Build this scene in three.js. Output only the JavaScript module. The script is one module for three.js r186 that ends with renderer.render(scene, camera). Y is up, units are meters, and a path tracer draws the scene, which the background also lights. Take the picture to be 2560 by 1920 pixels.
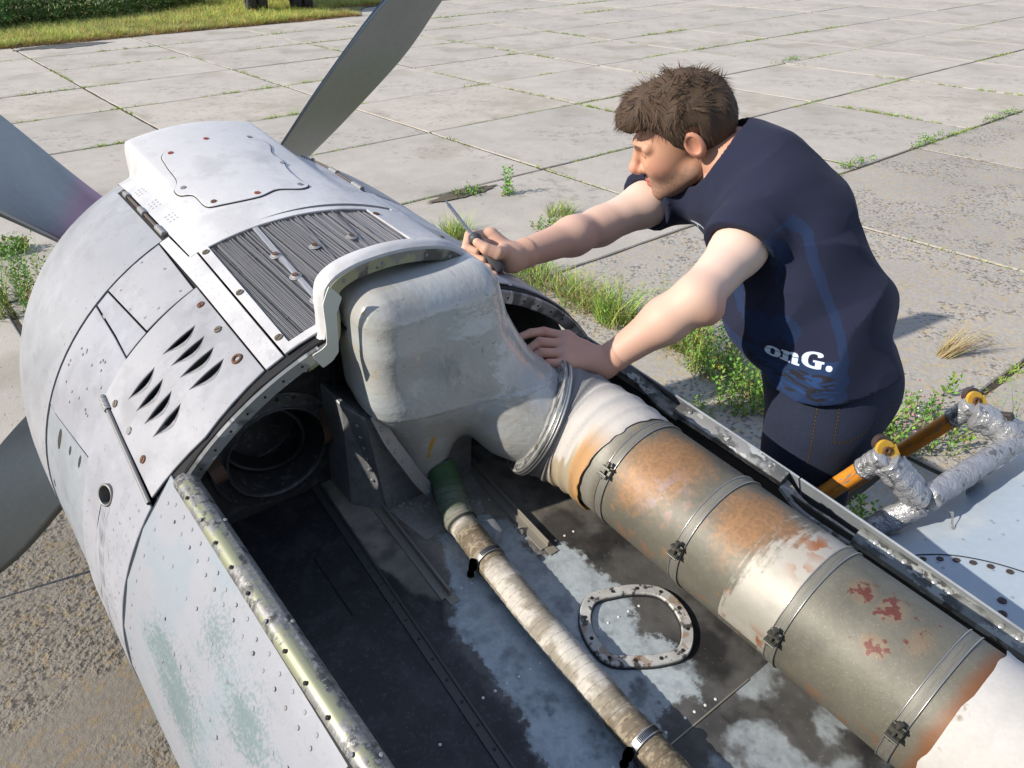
import * as THREE from 'three';
import { mergeGeometries, mergeVertices, toCreasedNormals } from 'three/addons/utils/BufferGeometryUtils.js';
import { RoundedBoxGeometry } from 'three/addons/geometries/RoundedBoxGeometry.js';
import { TessellateModifier } from 'three/addons/modifiers/TessellateModifier.js';

// ---------------------------------------------------------------- camera, sky, sun, exposure
const scene = new THREE.Scene();
const camera = new THREE.PerspectiveCamera(53.6, 4 / 3, 0.05, 900);
const D2R = Math.PI / 180;
camera.position.set(0, 1.78, 0);
camera.rotation.set(-31.5 * D2R, 0, -1.0 * D2R, 'YXZ');
const renderer = new THREE.WebGLRenderer({ antialias: true });
renderer.toneMapping = THREE.LinearToneMapping;
renderer.toneMappingExposure = 1.68;
renderer.shadowMap.enabled = true;
const SUN = new THREE.Vector3(-1, 0.68, 0.36).normalize();
const sun = new THREE.DirectionalLight(new THREE.Color().setRGB(1, 0.915, 0.80), 4.0);
sun.position.copy(SUN).multiplyScalar(60);
sun.shadow.radius = 1.2;
sun.castShadow = true;
sun.shadow.mapSize.set(4096, 4096);
Object.assign(sun.shadow.camera, { left: -30, right: 30, top: 30, bottom: -30, near: 1, far: 140 });
scene.add(sun, sun.target);

// ---------------------------------------------------------------- random numbers and noise
let seedState = 12345;
const seed = (n) => { seedState = n >>> 0; };
const rnd = () => { seedState = (seedState + 0x6d2b79f5) | 0; let t = Math.imul(seedState ^ (seedState >>> 15), 1 | seedState); t = (t + Math.imul(t ^ (t >>> 7), 61 | t)) ^ t; return ((t ^ (t >>> 14)) >>> 0) / 4294967296; };
const rr = (a, b) => a + (b - a) * rnd();
const clamp = (x, a = 0, b = 1) => (x < a ? a : x > b ? b : x);
const mix = (a, b, t) => a + (b - a) * t;
const sstep = (a, b, x) => { const t = clamp((x - a) / (b - a)); return t * t * (3 - 2 * t); };
const HASH = new Float32Array(65536); seed(77); for (let i = 0; i < 65536; i++) HASH[i] = rnd();
const hash = (x, y) => HASH[((x * 7919) ^ (y * 104729) ^ ((x * y) << 1)) & 65535];
function vn(x, y, per = 0) {               // value noise 0..1, wraps at per
  let xi = Math.floor(x), yi = Math.floor(y); const fx = x - xi, fy = y - yi, u = fx * fx * (3 - 2 * fx), v = fy * fy * (3 - 2 * fy);
  let x1 = xi + 1, y1 = yi + 1;
  if (per) { xi = ((xi % per) + per) % per; yi = ((yi % per) + per) % per; x1 = ((x1 % per) + per) % per; y1 = ((y1 % per) + per) % per; }
  const a = hash(xi, yi), b = hash(x1, yi), c = hash(xi, y1), d = hash(x1, y1);
  return a + (b - a) * u + (c - a) * v + (a - b - c + d) * u * v;
}
function fbm(x, y, oct = 5, per = 0) { let s = 0, a = 0.5, n = 0; for (let i = 0; i < oct; i++) { s += a * vn(x, y, per); n += a; x = x * 2 + 17; y = y * 2 + 31; a *= 0.55; per *= 2; if (per) { x -= 17; y -= 31; } } return s / n; }
function n3(x, y, z) { return (vn(x + z * 1.7, y - z * 1.3) + vn(y + 31.4 + x * 0.6, z + 11.1) + vn(z * 1.1 + 7.7, x - 3.3 + y * 0.4)) / 3; }
const LUT = new Uint8Array(4097); for (let i = 0; i <= 4096; i++) { const l = i / 4096; LUT[i] = Math.round(255 * (l <= 0.0031308 ? l * 12.92 : 1.055 * Math.pow(l, 1 / 2.4) - 0.055)); }
// colour texture from linear albedo; fn(u, v, out)
function colTex(w, h, fn) {
  const d = new Uint8Array(w * h * 4), o = [0, 0, 0];
  for (let y = 0, i = 0; y < h; y++) for (let x = 0; x < w; x++, i += 4) { fn((x + 0.5) / w, (y + 0.5) / h, o); for (let c = 0; c < 3; c++) d[i + c] = LUT[(clamp(o[c]) * 4096) | 0]; d[i + 3] = 255; }
  const t = new THREE.DataTexture(d, w, h, THREE.RGBAFormat); return setTex(t, true);
}
function valTex(w, h, fn) {
  const d = new Uint8Array(w * h * 4);
  for (let y = 0, i = 0; y < h; y++) for (let x = 0; x < w; x++, i += 4) { d[i] = d[i + 1] = d[i + 2] = clamp(fn((x + 0.5) / w, (y + 0.5) / h)) * 255; d[i + 3] = 255; }
  return setTex(new THREE.DataTexture(d, w, h, THREE.RGBAFormat), false);
}
function setTex(t, srgb) { t.magFilter = THREE.LinearFilter; t.minFilter = THREE.LinearMipmapLinearFilter; t.generateMipmaps = true; t.wrapS = t.wrapT = THREE.RepeatWrapping; if (srgb) t.colorSpace = THREE.SRGBColorSpace; t.needsUpdate = true; return t; }
const rep = (t, m, ox = 0, oy = 0, rot = 0) => { const c = t.clone(); c.repeat.set(1 / m, 1 / m); c.offset.set(ox, oy); c.rotation = rot; return c; };   // a texture that covers m metres, uv in metres
const mat = (o) => { const { rgb, ...r } = o; const m = new (o.clearcoat !== undefined || o.transmission !== undefined || o.sheen !== undefined ? THREE.MeshPhysicalMaterial : THREE.MeshStandardMaterial)({ roughness: 0.6, ...r }); if (rgb) m.color.setRGB(...rgb); return m; };

// ---------------------------------------------------------------- the sky (air and thin cloud)
{
  const w = 512, h = 256, d = new Float32Array(w * h * 4);
  for (let y = 0, i = 0; y < h; y++) for (let x = 0; x < w; x++, i += 4) {
    const el = ((y + 0.5) / h - 0.5) * Math.PI, az = (x / w) * 2 * Math.PI, e = Math.max(0, Math.sin(el));
    const t = Math.pow(1 - e, 2.6);
    const c = sstep(0.5, 0.78, fbm(Math.cos(az) * 3 / (0.25 + e) * 0.5 + 20, Math.sin(az) * 3 / (0.25 + e) * 0.5 + 20, 5)) * 0.5 * sstep(0.02, 0.2, e);
    const col = [mix(0.15, 0.66, t), mix(0.225, 0.71, t), mix(0.39, 0.79, t)];
    for (let k = 0; k < 3; k++) { let v = mix(col[k], [0.62, 0.63, 0.66][k], c); if (el < 0) v = [0.2, 0.195, 0.18][k]; d[i + k] = v; }
    d[i + 3] = 1;
  }
  const t = new THREE.DataTexture(d, w, h, THREE.RGBAFormat, THREE.FloatType);
  t.mapping = THREE.EquirectangularReflectionMapping; t.magFilter = THREE.LinearFilter; t.needsUpdate = true;
  scene.background = t; scene.environment = t;
}

// ---------------------------------------------------------------- building helpers
const taken = new Map();
function numbered(name) { const n = taken.get(name) ?? 0; taken.set(name, n + 1); return n ? name + '_' + String(n).padStart(3, '0') : name; }
const V = (x, y, z) => new THREE.Vector3(x, y, z);
function sh(o) { o.castShadow = o.receiveShadow = true; return o; }
function mesh(name, geo, material, parent = scene) { const m = sh(new THREE.Mesh(geo, material)); m.name = parent === scene ? numbered(name) : name; parent.add(m); return m; }
function group(name, pos = [0, 0, 0]) { const g = new THREE.Group(); g.name = numbered(name); g.position.set(...pos); scene.add(g); return g; }
function tag(o, label, category, grp, kind) { o.userData.label = label; if (category) o.userData.category = category; if (grp) o.userData.group = grp; if (kind) o.userData.kind = kind; return o; }
const merge = (list) => { const gs = list.map((g) => { let q = g.index ? g.toNonIndexed() : g; for (const k of Object.keys(q.attributes)) if (!['position', 'normal', 'uv', 'color'].includes(k)) q.deleteAttribute(k); if (!q.attributes.uv) q.setAttribute('uv', new THREE.BufferAttribute(new Float32Array(q.attributes.position.count * 2), 2)); return q; }); return mergeGeometries(gs, false); };
const box = (w, h, d, x = 0, y = 0, z = 0, r = 0) => (r ? new RoundedBoxGeometry(w, h, d, 2, r) : new THREE.BoxGeometry(w, h, d)).translate(x, y, z);
function cyl(a, b, ra, rb = ra, seg = 14, open = false) {     // cylinder between two points
  const d = b.clone().sub(a), g = new THREE.CylinderGeometry(rb, ra, d.length(), seg, 1, open);
  g.applyQuaternion(new THREE.Quaternion().setFromUnitVectors(V(0, 1, 0), d.clone().normalize())); const m = a.clone().add(b).multiplyScalar(0.5); return g.translate(m.x, m.y, m.z);
}
function tube(pts, r, seg = 40, rad = 12, closed = false) { return new THREE.TubeGeometry(new THREE.CatmullRomCurve3(pts, closed, 'centripetal'), seg, r, rad, closed); }
function grid(nu, nv, fn, uvfn) {          // parametric sheet, fn(u,v)->Vector3
  const p = [], uv = [], ix = [];
  for (let j = 0; j <= nv; j++) for (let i = 0; i <= nu; i++) { const q = fn(i / nu, j / nv); p.push(q.x, q.y, q.z); const t = uvfn ? uvfn(i / nu, j / nv) : [i / nu, j / nv]; uv.push(t[0], t[1]); }
  for (let j = 0; j < nv; j++) for (let i = 0; i < nu; i++) { const a = j * (nu + 1) + i, b = a + 1, c = a + nu + 1, d = c + 1; ix.push(a, b, d, a, d, c); }
  const g = new THREE.BufferGeometry(); g.setAttribute('position', new THREE.Float32BufferAttribute(p, 3)); g.setAttribute('uv', new THREE.Float32BufferAttribute(uv, 2)); g.setIndex(ix); g.computeVertexNormals(); return g;
}
function sweep(path, normals, side, prof, closedProf = true) {   // profile points [a,b] -> path + a*normal + b*side(fixed vec)
  const n = path.length, m = prof.length, p = [], ix = [];
  for (let i = 0; i < n; i++) for (const [a, b] of prof) { const q = path[i].clone().addScaledVector(normals[i], a).addScaledVector(side, b); p.push(q.x, q.y, q.z); }
  const mm = closedProf ? m : m - 1;
  for (let i = 0; i < n - 1; i++) for (let j = 0; j < mm; j++) { const a = i * m + j, b = i * m + (j + 1) % m, c = a + m, d = b + m; ix.push(a, c, b, b, c, d); }
  if (closedProf) for (let j = 1; j < m - 1; j++) { ix.push(0, j, j + 1); const o = (n - 1) * m; ix.push(o, o + j + 1, o + j); }
  const g = new THREE.BufferGeometry(); g.setAttribute('position', new THREE.Float32BufferAttribute(p, 3)); g.setIndex(ix); g.setAttribute('uv', new THREE.Float32BufferAttribute(new Float32Array(p.length / 3 * 2), 2));
  return toCreasedNormals(g, 0.6);
}
const vecs = (...a) => a.map((q) => V(...q));
// ---- signed distance fields -> smooth mesh (naive surface nets)
const smin = (a, b, k) => { const h = Math.max(k - Math.abs(a - b), 0) / k; return Math.min(a, b) - h * h * k * 0.25; };
const smax = (a, b, k) => -smin(-a, -b, k);
function nets(f, mn, mx, c, crease = 0) {
  const nx = Math.ceil((mx[0] - mn[0]) / c) + 1, ny = Math.ceil((mx[1] - mn[1]) / c) + 1, nz = Math.ceil((mx[2] - mn[2]) / c) + 1;
  const F = new Float32Array(nx * ny * nz), id = (x, y, z) => x + nx * (y + ny * z);
  for (let z = 0; z < nz; z++) for (let y = 0; y < ny; y++) for (let x = 0; x < nx; x++) F[id(x, y, z)] = f(mn[0] + x * c, mn[1] + y * c, mn[2] + z * c);
  const vid = new Int32Array(nx * ny * nz).fill(-1), P = [], ix = [];
  const E = [[0, 1], [2, 3], [4, 5], [6, 7], [0, 2], [1, 3], [4, 6], [5, 7], [0, 4], [1, 5], [2, 6], [3, 7]];
  for (let z = 0; z < nz - 1; z++) for (let y = 0; y < ny - 1; y++) for (let x = 0; x < nx - 1; x++) {
    const v = [F[id(x, y, z)], F[id(x + 1, y, z)], F[id(x, y + 1, z)], F[id(x + 1, y + 1, z)], F[id(x, y, z + 1)], F[id(x + 1, y, z + 1)], F[id(x, y + 1, z + 1)], F[id(x + 1, y + 1, z + 1)]];
    let neg = 0; for (let i = 0; i < 8; i++) if (v[i] < 0) neg++;
    if (neg === 0 || neg === 8) continue;
    let sx = 0, sy = 0, sz = 0, n = 0;
    for (const [a, b] of E) if ((v[a] < 0) !== (v[b] < 0)) { const t = v[a] / (v[a] - v[b]); sx += (a & 1) + t * ((b & 1) - (a & 1)); sy += ((a >> 1) & 1) + t * (((b >> 1) & 1) - ((a >> 1) & 1)); sz += (a >> 2) + t * ((b >> 2) - (a >> 2)); n++; }
    vid[id(x, y, z)] = P.length / 3; P.push(mn[0] + (x + sx / n) * c, mn[1] + (y + sy / n) * c, mn[2] + (z + sz / n) * c);
  }
  for (let z = 1; z < nz - 1; z++) for (let y = 1; y < ny - 1; y++) for (let x = 1; x < nx - 1; x++) {
    const a = F[id(x, y, z)] < 0;
    const q = (i, j, k, l, flip) => { if (i < 0 || j < 0 || k < 0 || l < 0) return; flip ? ix.push(i, j, k, i, k, l) : ix.push(i, k, j, i, l, k); };
    if (a !== (F[id(x + 1, y, z)] < 0)) q(vid[id(x, y - 1, z - 1)], vid[id(x, y, z - 1)], vid[id(x, y, z)], vid[id(x, y - 1, z)], a);
    if (a !== (F[id(x, y + 1, z)] < 0)) q(vid[id(x - 1, y, z - 1)], vid[id(x - 1, y, z)], vid[id(x, y, z)], vid[id(x, y, z - 1)], a);
    if (a !== (F[id(x, y, z + 1)] < 0)) q(vid[id(x - 1, y - 1, z)], vid[id(x, y - 1, z)], vid[id(x, y, z)], vid[id(x - 1, y, z)], a);
  }
  const N = new Float32Array(P.length), e = c * 0.4;
  for (let i = 0; i < P.length; i += 3) {
    for (let it = 0; it < 2; it++) {
      const x = P[i], y = P[i + 1], z = P[i + 2], d = f(x, y, z);
      let gx = f(x + e, y, z) - f(x - e, y, z), gy = f(x, y + e, z) - f(x, y - e, z), gz = f(x, y, z + e) - f(x, y, z - e); const l = Math.hypot(gx, gy, gz) || 1; gx /= l; gy /= l; gz /= l;
      if (it === 0) { const s = clamp(d * 2 * e / l, -c * 0.7, c * 0.7); P[i] -= gx * s; P[i + 1] -= gy * s; P[i + 2] -= gz * s; } else { N[i] = gx; N[i + 1] = gy; N[i + 2] = gz; }
    }
  }
  const g = new THREE.BufferGeometry(); g.setAttribute('position', new THREE.Float32BufferAttribute(P, 3)); g.setAttribute('normal', new THREE.BufferAttribute(N, 3)); g.setIndex(ix);
  return g;
}
function uvBy(g, fn) { const p = g.attributes.position, uv = new Float32Array(p.count * 2); for (let i = 0; i < p.count; i++) { const t = fn(p.getX(i), p.getY(i), p.getZ(i)); uv[2 * i] = t[0]; uv[2 * i + 1] = t[1]; } g.setAttribute('uv', new THREE.BufferAttribute(uv, 2)); return g; }
function colBy(g, fn) { const p = g.attributes.position, n = g.attributes.normal, c = new Float32Array(p.count * 3), o = [0, 0, 0]; for (let i = 0; i < p.count; i++) { fn(p.getX(i), p.getY(i), p.getZ(i), o, n ? [n.getX(i), n.getY(i), n.getZ(i)] : null); c.set(o, 3 * i); } g.setAttribute('color', new THREE.BufferAttribute(c, 3)); return g; }
const sdPoly = (pts, x, y) => { let d = 1e9, c = false; for (let i = 0, j = pts.length - 1; i < pts.length; j = i++) { const [a, b] = pts[i], [e, f] = pts[j], ex = e - a, ey = f - b, t = clamp(((x - a) * ex + (y - b) * ey) / (ex * ex + ey * ey)); d = Math.min(d, Math.hypot(x - a - ex * t, y - b - ey * t)); if ((b > y) !== (f > y) && x < ex * (y - b) / ey + a) c = !c; } return c ? -d : d; };
const inPoly = (pts, x, y) => { let c = false; for (let i = 0, j = pts.length - 1; i < pts.length; j = i++) { const [a, b] = pts[i], [d, e] = pts[j]; if ((b > y) !== (e > y) && x < (d - a) * (y - b) / (e - b) + a) c = !c; } return c; };
// ---------------------------------------------------------------- the ground: soil, concrete apron, grass verge
const YAW = 38.36 * D2R;                    // the apron's joints and the aircraft share one heading
const soilT = colTex(512, 512, (u, v, o) => { const f = fbm(u * 8, v * 8, 6, 8), g = vn(u * 128, v * 128, 128); const k = 0.5 + 0.7 * f + 0.25 * (g - 0.5); o[0] = 0.105 * k; o[1] = 0.088 * k; o[2] = 0.062 * k; });
const soilM = mat({ map: rep(soilT, 2.2), roughness: 1 });
{
  const g = new THREE.PlaneGeometry(700, 700, 1, 1).rotateX(-Math.PI / 2); uvBy(g, (x, y, z) => [x, z]);
  const m = mesh('ground', g, mat({ map: rep(soilT, 2.2), roughness: 1, rgb: [0.5, 0.5, 0.5] })); m.position.y = -0.007; tag(m, 'bare soil below the concrete apron', null, null, 'structure');
}
// smooth, sun-bleached concrete and worn concrete with the stones showing
const smoothT = colTex(1024, 1024, (u, v, o) => {
  const a = fbm(u * 4, v * 4, 6, 4), b = fbm(u * 24, v * 24, 4, 24), g = hash((u * 1024) | 0, (v * 1024) | 0), st = sstep(0.56, 0.75, fbm(u * 5 + 9, v * 5, 5, 5));
  const bl = fbm(u * 2 + 5, v * 2, 4, 2), spk = sstep(0.62, 0.7, fbm(u * 60 + 7, v * 60, 3, 60)) * sstep(0.45, 0.62, fbm(u * 6 + 2, v * 6, 4, 6));
  let k = 0.78 + 0.26 * a + 0.2 * (b - 0.5) + 0.12 * (g - 0.5) + 0.22 * (bl - 0.5) - 0.2 * spk;
  k *= 1 - 0.16 * st; const pit = vn(u * 256, v * 256, 256); if (pit > 0.93) k *= 0.7; 
  o[0] = 0.405 * k; o[1] = 0.374 * k; o[2] = 0.33 * k * (1 - 0.05 * st);
});
const smoothB = valTex(1024, 1024, (u, v) => 0.5 + 0.35 * (fbm(u * 48, v * 48, 4, 48) - 0.5) + 0.25 * (hash((u * 1024) | 0, (v * 1024) | 0) - 0.5) - (vn(u * 256, v * 256, 256) > 0.93 ? 0.3 : 0));
const roughF = (u, v) => {   // stone relief: cells of pebbles with eroded paste between
  const w = fbm(u * 10, v * 10, 4, 10), e = sstep(0.40, 0.62, w + 0.35 * (fbm(u * 40 + 5, v * 40, 3, 40) - 0.5)), p = fbm(u * 230, v * 230, 3, 230);
  return { e, p, w };
};
const roughT = colTex(2048, 2048, (u, v, o) => {
  const { e, p, w } = roughF(u, v), big = fbm(u * 3, v * 3, 5, 3), g = hash((u * 2048) | 0, (v * 2048) | 0), tone = vn(u * 150 + 3, v * 150, 150), pit = sstep(0.40, 0.33, p) * sstep(0.25, 0.9, e);
  let k = (0.74 + 0.3 * p + 0.14 * (g - 0.5)) * (0.78 + 0.4 * big) * (1 - 0.5 * pit);
  const warm = tone > 0.72 ? 1 : 0, c = [0.375, 0.35, 0.312];
  o[0] = c[0] * k * (1 + 0.1 * warm); o[1] = c[1] * k; o[2] = c[2] * k * (1 - 0.18 * warm);
});
const roughB = valTex(2048, 2048, (u, v) => { const { e, p } = roughF(u, v); return 0.5 + (p - 0.5) * (0.2 + 0.6 * e) + 0.1 * (hash((u * 2048) | 0, (v * 2048) | 0) - 0.5); });
const slabMats = { far: [], near: [] };
for (let i = 0; i < 6; i++) {
  seed(300 + i);
  const ox = rnd(), oy = rnd(), t = rr(0.93, 1.05), w = rr(-0.012, 0.012), rot = rr(-0.1, 0.1) + (i % 2 ? Math.PI / 2 : 0);
  slabMats.far.push(mat({ map: rep(smoothT, 3.1, ox, oy, rot), bumpMap: rep(smoothB, 3.1, ox, oy, rot), bumpScale: 0.004, roughness: 0.95, rgb: [t + w, t, t - w] }));
  const t2 = t * 0.97; slabMats.near.push(mat({ map: rep(roughT, 3.3, ox, oy, rot), bumpMap: rep(roughB, 3.3, ox, oy, rot), bumpScale: 0.006, roughness: 1, rgb: [t2 + w, t2, t2 - w] }));
}
const stainM = mat({ map: rep(roughT, 2.6, 0.3, 0.1), bumpMap: rep(roughB, 2.6, 0.3, 0.1), bumpScale: 0.011, roughness: 1, rgb: [0.53, 0.51, 0.475] });
const apron = group('apron'); apron.rotation.y = YAW; tag(apron, 'old concrete apron of square slabs with overgrown joints', null, null, 'structure');
function slabGeo(w, d, jit, s) {
  seed(s); const pts = [], n = 26, ph = rr(0, 50);
  const cor = [[-w / 2, -d / 2], [w / 2, -d / 2], [w / 2, d / 2], [-w / 2, d / 2]];
  for (let e = 0; e < 4; e++) { const [ax, ay] = cor[e], [bx, by] = cor[(e + 1) % 4], L = Math.hypot(bx - ax, by - ay), nx = -(by - ay) / L, ny = (bx - ax) / L, chip = rr(0.01, 0.03), cj = rnd() < 0.0 ? rr(0.2, 0.8) : -1;
    for (let i = 0; i < n; i++) { const t = i / n, x = ax + (bx - ax) * t, y = ay + (by - ay) * t; let k = jit * fbm(t * 9 + ph + e * 13, s, 3); if (Math.min(t, 1 - t) * L < 0.03) k += chip * 0.25; if (Math.abs(t - cj) < 0.05) k += jit * 1.6; pts.push(new THREE.Vector2(x + nx * k, y + ny * k)); } }
  const g = new THREE.ExtrudeGeometry(new THREE.Shape(pts), { depth: 0.1, bevelEnabled: true, bevelSize: 0.007, bevelThickness: 0.006, bevelSegments: 1, steps: 1 });
  return g.rotateX(-Math.PI / 2).translate(0, -0.106, 0);
}
const farGeos = [1, 2, 3, 4].map((s) => slabGeo(1.950, 1.672, 0.014, s)), nearGeos = [5, 6, 7].map((s) => slabGeo(2.155, 2.165, 0.016, s));
{
  const bs = [3.08, 4.77, 6.47, 8.14, 9.82, 11.53, 13.24, 14.86, 16.5, 18.2];
  let n = 0; seed(900);
  const put = (a0, a1, b0, b1, near) => {
    const stained = near && a0 < 0.3 && b1 > 0.5, geos = near ? nearGeos : farGeos, g = geos[n % geos.length], m = mesh('concrete_slab', g, stained ? stainM : slabMats[near ? 'near' : 'far'][(n * 5 + (n >> 2)) % 6], apron);
    m.position.set((a0 + a1) / 2, rr(-0.004, 0.003), -(b0 + b1) / 2); m.rotation.set(rr(-0.0015, 0.0015), n % 2 ? Math.PI : 0, rr(-0.0015, 0.0015));
    m.scale.set((a1 - a0 - 0.012) / (near ? 2.17 : 1.965), 1, (b1 - b0 - 0.012) / (near ? 2.18 : 1.687)); n++;
  };
  for (let j = 0; j < bs.length - 1; j++) for (let k = -3; k < 14; k++) { const a0 = 2.17 + 1.97 * k; if (j === 8 && a0 < 8) continue; if (a0 > 24 && bs[j] > 13) continue; put(a0, a0 + 1.97, bs[j], bs[j + 1], false); }
  for (const [b0, b1] of [[0.9, 3.08], [-1.3, 0.9]]) for (let k = -3; k < 5; k++) put(2.62 + 2.2 * k, 4.82 + 2.2 * k, b0, b1, true);
}
function toWorldF(a, b) { return [a * Math.cos(YAW) - b * Math.sin(YAW), -a * Math.sin(YAW) - b * Math.cos(YAW)]; }
const toWorld = (a, b, y = 0) => V(a * Math.cos(YAW) - b * Math.sin(YAW), y, -a * Math.sin(YAW) - b * Math.cos(YAW));
{ // sheet added out of view, carrying the apron on to lighten the blade reflections
  const g = new THREE.PlaneGeometry(130, 70).rotateX(-Math.PI / 2); uvBy(g, (x, y, z) => [x, z]); g.translate(29.74 + 65, -0.004, 18); const m = mesh('added_concrete', g, slabMats.far[2], apron);
}
{ // soil washed over the slab corner, and a wet patch by the verge
  const blob = (a, b, ra, rb, s, y) => { const n = 140, pts = []; for (let i = 0; i < n; i++) { const t = i / n * 2 * Math.PI, k = 0.35 + 1.1 * fbm(Math.cos(t) * 2.5 + s, Math.sin(t) * 2.5 + s, 5); pts.push(new THREE.Vector2(Math.cos(t) * ra * k, Math.sin(t) * rb * k)); } const g = new THREE.ShapeGeometry(new THREE.Shape(pts)).rotateX(-Math.PI / 2); g.rotateY(YAW); const w = toWorldF(a, b); g.translate(w[0], y, w[1]); uvBy(g, (x, yy, z) => [x, z]); return g; };
  tag(mesh('soil_patch', blob(3.25, 4.66, 0.30, 0.075, 4, 0.0085), soilM), 'patch of brown soil over a slab corner', null, null, 'structure');
  tag(mesh('soil_patch', blob(3.1, 3.55, 0.5, 0.07, 8, 0.0085), soilM), 'strip of soil along a broken slab edge', null, null, 'structure');
  tag(mesh('puddle', blob(2.9, 16.0, 0.75, 0.3, 6, 0.009), mat({ rgb: [0.05, 0.045, 0.04], roughness: 0.35 })), 'dark wet patch where concrete meets the verge', null, null, 'structure');
}
// verge ground
{
  const t = colTex(512, 512, (u, v, o) => { const f = fbm(u * 6, v * 6, 6, 6), d = sstep(0.45, 0.62, fbm(u * 9 + 4, v * 9, 4, 9)), g = vn(u * 170, v * 170, 170); const k = 0.6 + 0.5 * f + 0.4 * (g - 0.5); o[0] = mix(0.12, 0.24, d) * k; o[1] = mix(0.155, 0.20, d) * k; o[2] = mix(0.035, 0.08, d) * k; });
  const g = grid(120, 20, (u, v) => { const a = -25 + 60 * u, e = 16.35 + (a > 9 ? 1.7 * sstep(8.7, 10.2, a) : 0) + 0.25 * fbm(a * 1.3, 3, 4); return toWorld(a, e + v * v * 180, 0.012 + 0.1 * v + (v > 0.02 ? 0.03 * fbm(a, v * 60, 3) : 0)); }, (u, v) => [(-25 + 60 * u), v * 60]);
  const m = mesh('grass_verge', g, mat({ map: rep(t, 3), roughness: 1 })); tag(m, 'grassy ground along the far edge of the concrete', null, null, 'structure');
}
// ---------------------------------------------------------------- the aircraft (local frame: x = right, y = up, z = aft; s = forward)
const craft = group('aircraft', [-0.205, 0.723, -1.163]);
craft.rotation.set(6 * D2R, YAW, 0, 'YXZ');
tag(craft, 'weathered grey aircraft with its engine nacelle opened and dark propeller', 'aircraft');
const PS = [-1.6, -1.0, -0.5, 0, 0.6, 0.7, 0.8, 0.88, 0.94, 1.0, 1.04, 1.07], PR = [0.50, 0.525, 0.537, 0.54, 0.541, 0.538, 0.527, 0.508, 0.484, 0.445, 0.402, 0.36];
function rho(s) { if (s <= PS[0]) return PR[0]; for (let i = 1; i < PS.length; i++) if (s <= PS[i]) { const t = (s - PS[i - 1]) / (PS[i] - PS[i - 1]); const m = (j) => (j <= 0 || j >= PS.length - 1 ? 0 : (PR[j + 1] - PR[j - 1]) / (PS[j + 1] - PS[j - 1])); const h = PS[i] - PS[i - 1], a = PR[i - 1], b = PR[i], ma = m(i - 1) * h, mb = m(i) * h; const t2 = t * t, t3 = t2 * t; return (2 * t3 - 3 * t2 + 1) * a + (t3 - 2 * t2 + t) * ma + (-2 * t3 + 3 * t2) * b + (t3 - t2) * mb; } return PR.at(-1); }
const S = (deg, s, off = 0) => { const r = rho(s) + off, a = deg * D2R; return V(r * Math.sin(a), r * Math.cos(a), -s); };
const SN = (deg, s) => { const e = 0.01, d = (rho(s + e) - rho(s - e)) / (2 * e), a = deg * D2R; return V(Math.sin(a), Math.cos(a), d).normalize(); };
const ARC = 0.54 * D2R;                       // metres along the skin per degree

// paints and metals
const skinT = colTex(1024, 1024, (u, v, o) => {
  const a = fbm(u * 5, v * 5, 5, 5), b = fbm(u * 30, v * 30, 4, 30), f = fbm(u * 14 + 3, v * 14, 5, 14), fl = sstep(0.615, 0.63, f), sc = vn(u * 340, v * 60, 340), sp = hash((u * 512) | 0, (v * 512) | 0);
  const gr = sstep(0.5, 0.72, fbm(u * 8 + 11, v * 8, 6, 8)), st = sstep(0.55, 0.75, fbm(u * 40, v * 6 + 2, 4)) * sstep(0.48, 0.6, a), sm2 = sstep(0.6, 0.66, fbm(u * 22 + 4, v * 22, 5, 22));
  let k = 0.97 + 0.14 * (a - 0.5) + 0.08 * (b - 0.5) + 0.05 * fl - 0.13 * gr - 0.07 * sm2; if (sp > 0.9985) k *= 0.55; k -= 0.05 * sstep(0.75, 0.95, sc) * sstep(0.5, 0.6, a);
  o[0] = 0.525 * k; o[1] = 0.525 * k; o[2] = 0.533 * k;
});
const skinB = valTex(512, 512, (u, v) => 0.5 + 0.6 * (fbm(u * 4, v * 4, 3, 4) - 0.5) + 0.15 * (fbm(u * 60, v * 60, 3, 60) - 0.5));
const skinRough = valTex(512, 512, (u, v) => 0.36 + 0.25 * fbm(u * 9, v * 9, 5, 9));
const skinM = mat({ map: rep(skinT, 0.9), bumpMap: rep(skinB, 0.9), bumpScale: 0.0025, roughnessMap: rep(skinRough, 0.9), roughness: 1, metalness: 0.0 });
const skinM2 = mat({ map: rep(skinT, 0.8, 0.37, 0.61), bumpMap: rep(skinB, 0.8, 0.3), bumpScale: 0.003, roughnessMap: rep(skinRough, 0.7), roughness: 1, rgb: [0.56, 0.575, 0.63] });
const skinS = mat({ map: rep(skinT, 0.9, 0.6, 0.15), bumpMap: rep(skinB, 0.9, 0.6, 0.15), bumpScale: 0.003, roughnessMap: rep(skinRough, 0.9), roughness: 1, rgb: [0.60, 0.61, 0.645] });
const skinN = mat({ map: rep(skinT, 1.1, 0.2, 0.45), bumpMap: rep(skinB, 1.1, 0.2, 0.45), bumpScale: 0.003, roughnessMap: rep(skinRough, 1.1), roughness: 1, rgb: [0.55, 0.57, 0.61] });
const rivS = mat({ rgb: [0.30, 0.305, 0.325], roughness: 0.5 }), rivT = mat({ rgb: [0.48, 0.48, 0.50], roughness: 0.5 }), rivA = mat({ rgb: [0.235, 0.25, 0.275], roughness: 0.5 });
const skinM3 = mat({ map: rep(skinT, 0.7, 0.11, 0.2), bumpMap: rep(skinB, 0.7, 0.5), bumpScale: 0.003, roughnessMap: rep(skinRough, 0.6), roughness: 1, rgb: [0.46, 0.505, 0.555] });
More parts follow.
